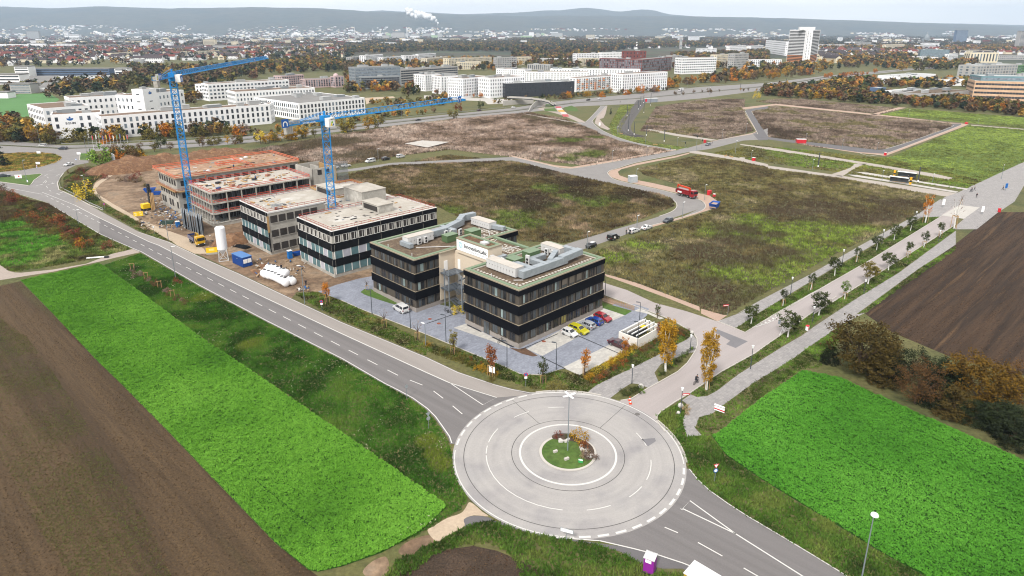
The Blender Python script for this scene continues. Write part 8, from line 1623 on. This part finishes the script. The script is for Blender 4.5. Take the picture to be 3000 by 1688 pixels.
# right side
block('office_building','sandstone striped office with dark window bands at the right edge',OB,('c30',2085,812),('c30',3000,835),None,17,30,M_sst,M_rlit,4,2.4,2,1.7,M_fwin,True,0);block('office_building','teal glazed upper storey of the sandstone office',OB,('c30',2150,765),('c30',3000,775),None,21,22,M_tlb,M_rlit,1,3,2,2,M_fwin2,True,3,z0=17);block('office_building','pale stepped institute behind the sandstone office',OB,('c30',2110,660),('c30',2520,645),None,790,24,M_gry,M_rlit,4,6,3,2,M_fwin2,False,8,indiv=False);block('office_building','green and grey institute at the right edge',OB,('c30',2440,660),('c30',2800,650),None,740,18,mat('green_facade',C(92,140,80,1.2)),M_rgry,4,3,2,1.5,units=2,indiv=False)
block('hall','low grey hall with gravel roof and white skylights','hall',('c30',1575,945),('c30',2060,912),None,7,30,M_gry,M_roofgr,1,6,3,1.6,M_fwin,False,4);block('hall','low pale hall left of the gravel roofed one','hall',('c30',1380,925),('c30',1625,900),None,7,18,M_wht,M_rlit,1,5,3,1.5,M_fwin2,True,2);block('hall','blue corrugated box building in the trees','hall',('c30',1112,885),('c30',1190,878),None,8,8,M_blu,M_rlit,1,4,1,1,units=0);block('hall','broad hall with pale metal roof in the trees','hall',('c30',1330,770),('c30',1690,745),None,9,26,M_wht,M_rlit,1,6,3,2,units=2)
block('hall','white shed row among the trees before the sandstone office','hall',('c30',1740,800),('c30',2050,800),None,7,10,M_wht,M_rlit,1,5,3,1.5,units=2);block('office_building','teal glass office in the far right park',OB,('c30',1540,500),('c30',1828,502),None,608,16,M_tlb,M_rgry,8,3,2.2,2,M_fwin2,True,1);block('office_building','beige office with tall dark window stripes',OB,('c30',2040,530),('c30',2326,530),None,632,18,M_crm,M_rgry,1,5.5,2.6,16,M_fwin,units=2,indiv=False)
for lab,F,R,H,m,rows in (('white row flats in the park left of the beige office',('c30',1415,565),('c30',1660,575),622,M_wht,3),('white flats behind the teal office',('c30',1520,455),('c30',1690,450),500,M_wht,5),('cream flats in the far right park',('c30',1200,450),('c30',1376,445),510,M_crm,6),('grey slab flats near the stadium masts',('c30',890,445),('c30',1060,448),482,M_gry,4),('white arena front with dark roof',('c30',600,450),('c30',776,450),487,M_wht,3),('white block right of the teal office',('c30',1820,545),('c30',1915,540),612,M_wht,4),('long brown roofed depot at the far right',('c30',2310,560),('c30',2650,560),602,M_gry,2)):block('apartment_block',lab,AP,F,R,None,H,14,m,M_rgry,rows,4,2,1.6,units=1,indiv=False)
def slab(label,c,x0,x1,yt,yb,m,win,rows,cat='tower',name='tower_block',d=18):
    b=G(c,(x0+x1)/2,yb);h=ztop(b,c,x0,yt);w=(G(c,x1,yb)-G(c,x0,yb)).length;t=thing(name,label,cat,b);MB().box(-w/2,w/2,0,d,0,h).build('wall',m,t);MB().box(-w/2-.3,w/2+.3,-.3,d+.3,h,h+1).build('roof',M_rgry,t)
    q=MB();[q.box(-w/2+1,w/2-1,-.15,.05,h*(k+.3)/rows,h*(k+.7)/rows) for k in range(rows)];q.build('window_bands',win,t,kind='stuff');return t
slab('dark glass tower cut by the right edge','c30',2510,2660,315,500,M_gry,M_fwin,16);slab('bluish far office tower','c30',1878,1990,305,440,M_blu,M_fwin2,14);slab('small white far tower near the stadium masts','c30',712,748,375,425,M_wht,M_fwin2,6);slab('grey far slab high rise at the left','c00',282,400,316,405,M_gry,M_fwin2,9);slab('cream tower flats among the far left houses','c00',2050,2168,398,480,M_crm,M_fwin,7);slab('yellow tower flats by the far depot','c20',745,828,350,408,M_crm,M_fwin2,8);slab('white plant tower far left','c00',652,690,318,385,M_wht,M_gry,4);slab('white plant hall far left','c00',700,800,348,392,M_wht,M_gry,2,d=30);slab('white tower flats right of the park, first','c20',1615,1715,362,405,M_wht,M_fwin2,7);slab('white tower flats right of the park, second','c20',1778,1882,365,430,M_wht,M_fwin2,8);slab('slender grey church tower in the park','c20',1685,1708,380,492,M_gry,M_dgry,2,d=7);slab('yellow flats beside the white tower flats','c20',1445,1520,365,405,M_crm,M_fwin2,6)
slab('long dark blue office with solar roof at the left','c00',310,1105,695,765,M_blu,M_fwin,3,OB,'office_building',16);slab('white villa block at the left edge','c00',160,300,672,775,M_wht,M_fwin,4,OB,'office_building',14);slab('white office cut by the left edge','c00',-60,210,755,850,M_wht,M_fwin,3,OB,'office_building',16);slab('pale green office by the car park at the left','c00',112,318,850,942,M_gry,M_fwin2,4,OB,'office_building',12);slab('white workshop behind the green field','c00',1162,1290,690,770,M_wht,M_fwin,3,OB,'office_building',12);slab('small white shed on the green field edge','c00',-40,85,935,990,M_wht,M_wht,1,'shed','shed',10)
for lab,x0,x1,yt,yb in (('dark gabled workshop roof at the left',270,540,770,830),('grey gabled workshop before the dark one',370,580,800,880),('wide pale hall roof behind the green field',590,1050,770,850),('white hall gable beside the car park',410,490,840,925)):
    b=G('c00',(x0+x1)/2,yb);w=(G('c00',x1,yb)-G('c00',x0,yb)).length;h=max(6,ztop(b,'c00',x0,yt));t=thing('hall',lab,'hall',b,.25);MB().box(-w/2,w/2,0,30,0,h*.6).build('wall',M_wht if 'white' in lab else M_gry,t);q=MB();q.add([(-w/2-.5,-.5,h*.6),(w/2+.5,-.5,h*.6),(w/2+.5,15,h),(-w/2-.5,15,h),(w/2+.5,30.5,h*.6),(-w/2-.5,30.5,h*.6)],[(0,1,2,3),(3,2,4,5)]);q.build('roof',M_rlit if 'pale' in lab else M_rgry,t)
for lab,c,F,R,H,m,rf in (('cream row flats among the far left houses','c00',(1780,520),(2210,508),562,M_crm,M_rdark),('long white terrace at the far left','c00',(-60,445),(540,452),482,M_wht,M_rgry),('long grey depot roofs behind the left houses','c00',(540,455),(1220,445),484,M_gry,M_rlit),('second long grey depot roof row','c00',(700,440),(1500,432),462,M_gry,M_rlit),('white row flats right of the cream ones','c00',(2260,500),(2365,495),546,M_wht,M_rdark),('white flats on the slope by the crane jib','c00',(2040,470),(2520,440),500,M_crm,M_rgry),('white flat roofed houses left of the jib','c00',(1335,600),(1460,590),645,M_wht,M_rgry),('beige flats in the left gardens','c00',(1120,535),(1330,525),590,M_crm,M_rgry),('white school at the middle left','c10',(260,512),(450,505),545,M_crm,M_rgry),('white row at the jib end','c10',(40,455),(165,450),488,M_crm,M_rdark),('pale rows in the middle gardens','c10',(480,445),(640,440),472,M_wht,M_rgry),('long pale depot on the plain','c20',(490,385),(745,380),408,M_wht,M_rlit),('white hall far right of the park','c20',(1465,345),(1615,345),357,M_wht,M_rlit),('pale halls on the right plain','c20',(1920,345),(2090,345),358,M_wht,M_rlit),('pale logistics hall on the far right plain','c20',(2340,350),(2500,352),363,M_wht,M_rlit)):
    block('row_building',lab,AP,(c,*F),(c,*R),None,H,12,m,rf,3,4,1.8,1.5,units=0,indiv=False)
# gabled houses: shared walls, roofs and windows
def house_proto(w,d,h,rh):
    a=MB();a.box(-w/2,w/2,-d/2,d/2,0,h);a.add([(-w/2,-d/2,h),(-w/2,d/2,h),(-w/2,0,h+rh)],[(0,2,1)]);a.add([(w/2,-d/2,h),(w/2,d/2,h),(w/2,0,h+rh)],[(0,1,2)])
    r=MB();e=.5;k=rh/(d/2)
    for s in (-1,1):r.add([(-w/2-e,s*(d/2+e),h-e*k),(w/2+e,s*(d/2+e),h-e*k),(w/2+e,0,h+rh+.05),(-w/2-e,0,h+rh+.05)],[(0,1,2,3) if s<0 else (3,2,1,0)])
    r.box(w*.2,w*.2+.7,-.4,.4,h+rh-.5,h+rh+1.0);g=MB();n=max(2,int(w/3))
    for i in range(n):
        for z in (1,h-2.2):x=-w/2+w*(i+.5)/n;g.box(x-.6,x+.6,-d/2-.06,-d/2,z,z+1.4);g.box(-w/2-.06,-w/2,-d/4+i*d/2/n-.5,-d/4+i*d/2/n+.5,z,z+1.3)
    return a.mesh('wall',M_wht),r.mesh('roof',M_rtile),g.mesh('windows',M_fwin)
HP_=[house_proto(11,9,5.5,4.2),house_proto(9,9,5.2,4.4),house_proto(26,10,7.5,4),house_proto(18,10,6,4.2),house_proto(40,11,8,4)]
def houses(where,c,poly,n,roofs,rot0=0.3,kinds=(0,1,3)):
    P=GP(c,poly);ar=abs(sum(P[i].x*P[(i+1)%len(P)].y-P[(i+1)%len(P)].x*P[i].y for i in range(len(P))))/2;x,y=sample(P,n*1.3/ar);used=[]
    for i in range(min(n,len(x))):
        if any((x[i]-a)**2+(y[i]-b)**2<13**2 for a,b in used):continue
        used.append((x[i],y[i]));rf=random.choice(roofs);k=random.choice(kinds);rn={'r':'red','d':'dark'}[rf]
        t=thing('house','white house with %s gable roof %s'%(rn,where),'house',(x[i],y[i],0),rot0+random.choice([0,math.pi/2])+random.uniform(-.15,.15),'houses '+where,random.uniform(.9,1.2));a,r,g=HP_[k]
        o=put('wall',a,t);setmat(o,0,random.choice([M_wht,M_wht,M_crm]));o=put('roof',r,t);setmat(o,0,M_rtile if rf=='r' else M_rdark);put('windows',g,t,kind='stuff')
houses('in the old village quarter','c00',[(0,660),(850,660),(1300,640),(1300,500),(400,470),(0,500)],105,'rrrd');houses('in the terraces behind the jib','c00',[(1300,660),(1800,640),(2500,600),(2575,480),(1480,490),(1300,520)],80,'ddr',.1,(2,3,4));houses('in the clinic gardens','c10',[(0,600),(400,620),(700,590),(960,570),(960,430),(0,430)],62,'rdd',.5,(0,1,3,2));houses('below the far right park','c30',[(500,625),(940,640),(1120,590),(1120,540),(600,540),(500,560)],20,'dd',.05,(4,2));houses('in the brick office park','c20',[(300,440),(1150,500),(1700,470),(1700,420),(300,420)],30,'dr',.6)
gb=MB()
for c,poly,n in (('c00',[(0,640),(1300,640),(2575,590),(2575,430),(0,440)],760),('c10',[(0,600),(900,580),(960,420),(0,410)],330),('c30',[(520,560),(2575,560),(2575,465),(520,465)],260),('c20',[(900,500),(2575,490),(2575,410),(600,410)],220)):
    P=GP(c,poly);ar=abs(sum(P[i].x*P[(i+1)%len(P)].y-P[(i+1)%len(P)].x*P[i].y for i in range(len(P))))/2;x,y=sample(P,n/ar)
    for i in range(len(x)):
        a=random.choice([.3,1.87,.1])+random.uniform(-.2,.2);ca,sa=math.cos(a),math.sin(a);w,d,h,r=random.choice([5.5,5,9,13]),4.8,random.uniform(4.5,7),random.uniform(3.2,4.6)
        T=lambda px,py,pz:(x[i]+px*ca-py*sa,y[i]+px*sa+py*ca,pz)
        gb.add([T(-w,-d,0),T(w,-d,0),T(w,d,0),T(-w,d,0),T(-w,-d,h),T(w,-d,h),T(w,d,h),T(-w,d,h),T(-w,0,h+r),T(w,0,h+r)],[(0,1,5,4),(1,2,6,9,5),(2,3,7,6),(3,0,4,8,7)],random.choice([0,0,1]))
        gb.add([T(-w-.4,-d-.4,h-.3),T(w+.4,-d-.4,h-.3),T(w+.4,0,h+r+.1),T(-w-.4,0,h+r+.1),T(w+.4,d+.4,h-.3),T(-w-.4,d+.4,h-.3)],[(0,1,2,3),(3,2,4,5)],random.choice([2,3,3]))
tag(gb.build('garden_quarter_houses',[M_wht,M_crm,M_rtile,M_rdark],kind='stuff'),'many small gabled houses filling the far garden quarters','houses')
def flat_proto(w,d,h,rows):
    g=MB();n=max(3,int(w/4));[g.box(-w/2+w*(i+.25)/n,-w/2+w*(i+.75)/n,-d/2-.1,-d/2+.02,h*(k+.3)/rows,h*(k+.72)/rows) for i in range(n) for k in range(rows)]
    r=MB();r.box(-w/2-.2,w/2+.2,-d/2-.2,d/2+.2,h,h+.6);r.box(-w*.2,w*.1,-2,2,h+.6,h+2.4);return MB().box(-w/2,w/2,-d/2,d/2,0,h).mesh('wall',M_wht),r.mesh('roof',M_rgry),g.mesh('windows',M_fwin)
FP_=[flat_proto(38,12,12,4),flat_proto(60,12,15,5),flat_proto(24,14,21,7),flat_proto(80,14,10,3)]
for where,c,poly,n in (('in the far left town belt','c00',[(0,520),(1300,500),(2575,560),(2575,410),(0,420)],46),('in the far middle town belt','c10',[(0,520),(950,500),(1600,450),(2575,440),(2575,410),(0,400)],34),('in the far right town belt','c20',[(300,440),(2300,470),(3400,560),(4700,560),(4700,460),(2575,410),(300,380)],40)):
    P=GP(c,poly);ar=abs(sum(P[i].x*P[(i+1)%len(P)].y-P[(i+1)%len(P)].x*P[i].y for i in range(len(P))))/2;x,y=sample(P,n*1.4/ar)
    for i in range(min(n,len(x))):
        t=thing('apartment_block','flat roofed block '+where,'apartment block',(x[i],y[i],0),random.choice([.05,.25,-.2]),'blocks '+where);a,r,g=random.choice(FP_);o=put('wall',a,t);setmat(o,0,random.choice([M_wht,M_wht,M_crm,M_gry]));put('roof',r,t);put('windows',g,t,kind='stuff')
# far town on the plain and the hill feet: thousands of small roofs that read as one mass
Bv,nb=MB(),0
cols=[M_wht,M_crm,M_rgry,M_rtile,M_rlit]
def town_box(o,w,s,h,mi,zb=-.5):
    a=random.uniform(-.4,.4);ca,sa=math.cos(a),math.sin(a)
    Bv.add([(o.x+x*ca-y*sa,o.y+x*sa+y*ca,z) for z in (o.z+zb,o.z+h) for x,y in ((-w/2,-s/2),(w/2,-s/2),(w/2,s/2),(-w/2,s/2))],[(4,5,6,7),(0,1,5,4),(1,2,6,5),(3,0,4,7)],mi)
pxs=np.array([random.uniform(-40,3040) for _ in range(15000)]);pys=89+np.where(RNG.random(15000)<.5,RNG.uniform(7.5,18,15000),RNG.uniform(12,42,15000));fv=fbm(pxs/4,pys*1.8,22,3)
for px,py,f_ in zip(pxs,pys,fv):
    if f_<(.40 if px<2100 else .46):continue
    o=G('n',px,py);s=random.uniform(5,12)*(1+.25*(o.y>4000));big=random.random()<.06
    town_box(o,s*random.uniform(1,3)*(1.6 if big else 1),s,random.uniform(5,9)*(2 if big else 1),random.choice([0,0,0,1,2,3,3,4]))
# villages climbing the foot of the hills
SKX=[-300,495,1070,1500,1960,2395,2832,3300];SKY=[20,25,33,47,47,57,72,84]
for i in range(4200):
    px=random.uniform(-20,3020);t=random.uniform(.02,.42)**1.2;Y=6600+3200*t
    if float(fbm(np.array([px/90.]),np.array([t*9]),1.0,3)[0])<(.5 if px<1600 else .58):continue
    zt=at_depth('n',px,float(np.interp(px,SKX,SKY)),9800);o=Vector((zt.x*Y/9800,Y,zt.z*(t*t*(3-2*t)*.9+.1*t)));town_box(o,random.uniform(10,34),10,random.uniform(7,13),random.choice([0,0,1,3,4]),-14)
tag(Bv.build('far_town',cols,kind='stuff'),'distant pale town spread over the plain to the hills','town')
Vs,Cs=[],[]
for i in range(6500):
    px=random.uniform(-40,3040);py=89+random.uniform(8,48);o=G('n',px,py);n=10;w=random.uniform(8,30)*(1+o.y/6000);h=random.uniform(7,12)
    P=np.stack([o.x+RNG.normal(0,w,n),o.y+RNG.normal(0,6,n),RNG.uniform(1,h,n)],-1);Vs.append(leaves(P,RNG.uniform(8,15,n),.1));Cs.append(np.tile(np.array(C(*random.choice([(74,76,60),(96,84,62),(60,72,58),(112,96,62)]))),(n,1))*RNG.uniform(.8,1.2,(n,1)))
tag(put('far_woods',tri_mesh('far_woods',np.concatenate(Vs),np.concatenate(Cs),M_wood_far),kind='stuff'),'distant tree belts and gardens on the plain','woodland')
# industry: chimneys, plants and steam
for lab,c,x,yt,yb,r in (('tall white chimney in the middle of the works','c10',1522,272,402,3),('slim chimney left of the works','c10',995,270,375,2.6),('dark tall chimney right of the steam plume','c10',1970,210,330,2.6),('greenish chimney under the steam plume','c10',1832,235,360,2.6),('lattice tower chimney left of the plume','c10',1385,150,300,1.5),('chimney under the smaller plume','c20',268,240,335,2.2),('dark mast at the right of the works','c20',635,295,355,1.6),('dark mast farther right of the works','c20',708,295,355,1.6),('works column beside the pale tanks','c20',485,285,355,2.2),('stadium mast, left one','c30',692,385,430,1),('stadium mast, middle one','c30',832,395,450,1),('stadium mast, right one','c30',1040,395,440,1)):
    b=G(c,x,yb);h=ztop(b,c,x,yt);t=thing('chimney' if 'chimney' in lab or 'column' in lab else 'mast',lab,'chimney' if 'chimney' in lab else 'mast',b);q=MB();q.lathe([(r,0),(r*.7,h)],n=10);q.build('shaft',M_wht if 'dark' not in lab else M_dgry,t)
for i in range(40):
    c,x=random.choice([('c10',random.uniform(950,2575)),('c20',random.uniform(0,520)),('c10',random.uniform(1200,2100))]);yb=random.uniform(350,400);b=G(c,x,yb);w,h=random.uniform(25,90),random.uniform(14,46)
    t=thing('factory','pale works hall in the far industrial quarter','factory',b,random.uniform(-.1,.1),'works halls of the industrial quarter');MB().box(-w/2,w/2,0,30,0,h).build('wall',random.choice([M_wht,M_gry,M_rlit,mat('works_green',C(170,196,160,1.2))]),t);MB().box(-w/2-1,w/2+1,-1,31,h,h+1.5).build('roof',M_rlit,t)
M_steam=bpy.data.materials.new('steam');M_steam.use_nodes=True;tn=M_steam.node_tree;tn.nodes.clear();ov=tn.nodes.new('ShaderNodeOutputMaterial');pv=tn.nodes.new('ShaderNodeBsdfDiffuse');pv.inputs['Color'].default_value=(.85,.85,.85,1);tp=tn.nodes.new('ShaderNodeBsdfTransparent');mxs=tn.nodes.new('ShaderNodeMixShader');lw=tn.nodes.new('ShaderNodeLayerWeight');lw.inputs[0].default_value=.35;tn.links.new(lw.outputs['Facing'],mxs.inputs[0]);tn.links.new(pv.outputs[0],mxs.inputs[1]);tn.links.new(tp.outputs[0],mxs.inputs[2]);tn.links.new(mxs.outputs[0],ov.inputs['Surface'])
def plume(label,c,pts,Yd):
    b=MB()
    for (x,y,r) in pts:
        o=at_depth(c,x,y,Yd);R=r*Yd/FOC/CR[c][2]
        for k in range(4):
            q=o+Vector((random.uniform(-.6,.6)*R,random.uniform(-.4,.4)*R,random.uniform(-.45,.45)*R));b.lathe([(R*.72*math.sin(math.pi*j/8),-R*.72*math.cos(math.pi*j/8)) for j in range(1,8)],c=q,n=12)
    return tag(b.build('steam_plume',M_steam,smooth=True,kind='stuff'),label,'smoke')
Yp=G('c10',1832,360).y
plume('large white steam plume drifting left over the works','c10',[(1828,232,10),(1812,212,18),(1785,190,28),(1755,172,36),(1715,165,42),(1670,160,42),(1630,150,38),(1590,138,34),(1550,120,30),(1510,102,24)],Yp)
plume('small steam plume over the right works','c20',[(266,240,7),(255,222,11),(238,208,15),(220,196,14),(200,180,11),(188,165,8)],G('c20',268,335).y)
plume('low steam cloud at the left works hall','c10',[(370,352,14),(400,345,18),(430,350,16),(455,360,10)],G('c10',400,385).y);plume('low steam cloud beside the white plant','c00',[(950,320,14),(980,330,18),(1020,345,16),(1050,355,9)],G('c00',1000,385).y);plume('thin steam wisp behind the brick office','c20',[(1256,430,7),(1254,455,8),(1252,480,6)],G('c20',1256,520).y)
cd=G('c30',1590,425);hc=ztop(cd,'c30',1590,320);t=thing('domed_church','dark domed church far off on the right plain','church',cd);b=MB();b.box(-14,14,-8,20,0,hc*.35);b.build('nave',M_dgry,t);b=MB();b.lathe([(12,hc*.35),(12,hc*.45),(9.5,hc*.62),(4,hc*.74),(2.5,hc*.78),(2.5,hc*.86),(.3,hc)],n=14);b.build('dome',M_dgry,t)
sheet('green_field',[G('c00',-300,955),G('c00',60,990),G('c00',200,945),G('c00',490,940),G('c00',600,1000),G('c00',340,1180),G('c00',60,1180),G('c00',-300,1190)],.01,mat('young_wheat',C(98,148,84),scale=.03,var=.1,fine=.1,fscale=.6,rough=.95))
sheet('bare_patch',GP('c10',[(1095,985),(1380,970),(1400,985),(1230,1000),(1110,1050)]),.012,M_sand)
sheet('road',GP('c10',[(1690,960),(2575,1000),(2575,1040),(2330,1050),(2300,1020),(1690,990)]),.015,M_conc)
# air: one even pale volume round everything
hb=MB().box(-14500,14500,-320,15500,-3,570).build('haze',None or mat('haze_air',(1,1,1)),kind='stuff')
hm=hb.data.materials[0];ht=hm.node_tree;ht.nodes.clear();ho=ht.nodes.new('ShaderNodeOutputMaterial');hv=ht.nodes.new('ShaderNodeVolumePrincipled');hv.inputs['Color'].default_value=(.62,.79,1.0,1);hv.inputs['Density'].default_value=.74e-4;hv.inputs['Anisotropy'].default_value=.1;ht.links.new(hv.outputs[0],ho.inputs['Volume'])
tag(hb,'pale autumn haze over the whole valley','haze')
# alike things of a group: say which one by its place in the row, seen from the left
by={}
for o in COL.objects:
    if o.parent is None and o.get('group'):by.setdefault((o['group'],o['label']),[]).append(o)
for v in by.values():
    if len(v)>1:
        v.sort(key=lambda o:o.location.x/max(1.0,o.location.y))
        for i,o in enumerate(v):k=i+1;o['label']+=', %d%s from the left'%(k,'th' if 10<k%100<14 else {1:'st',2:'nd',3:'rd'}.get(k%10,'th'))
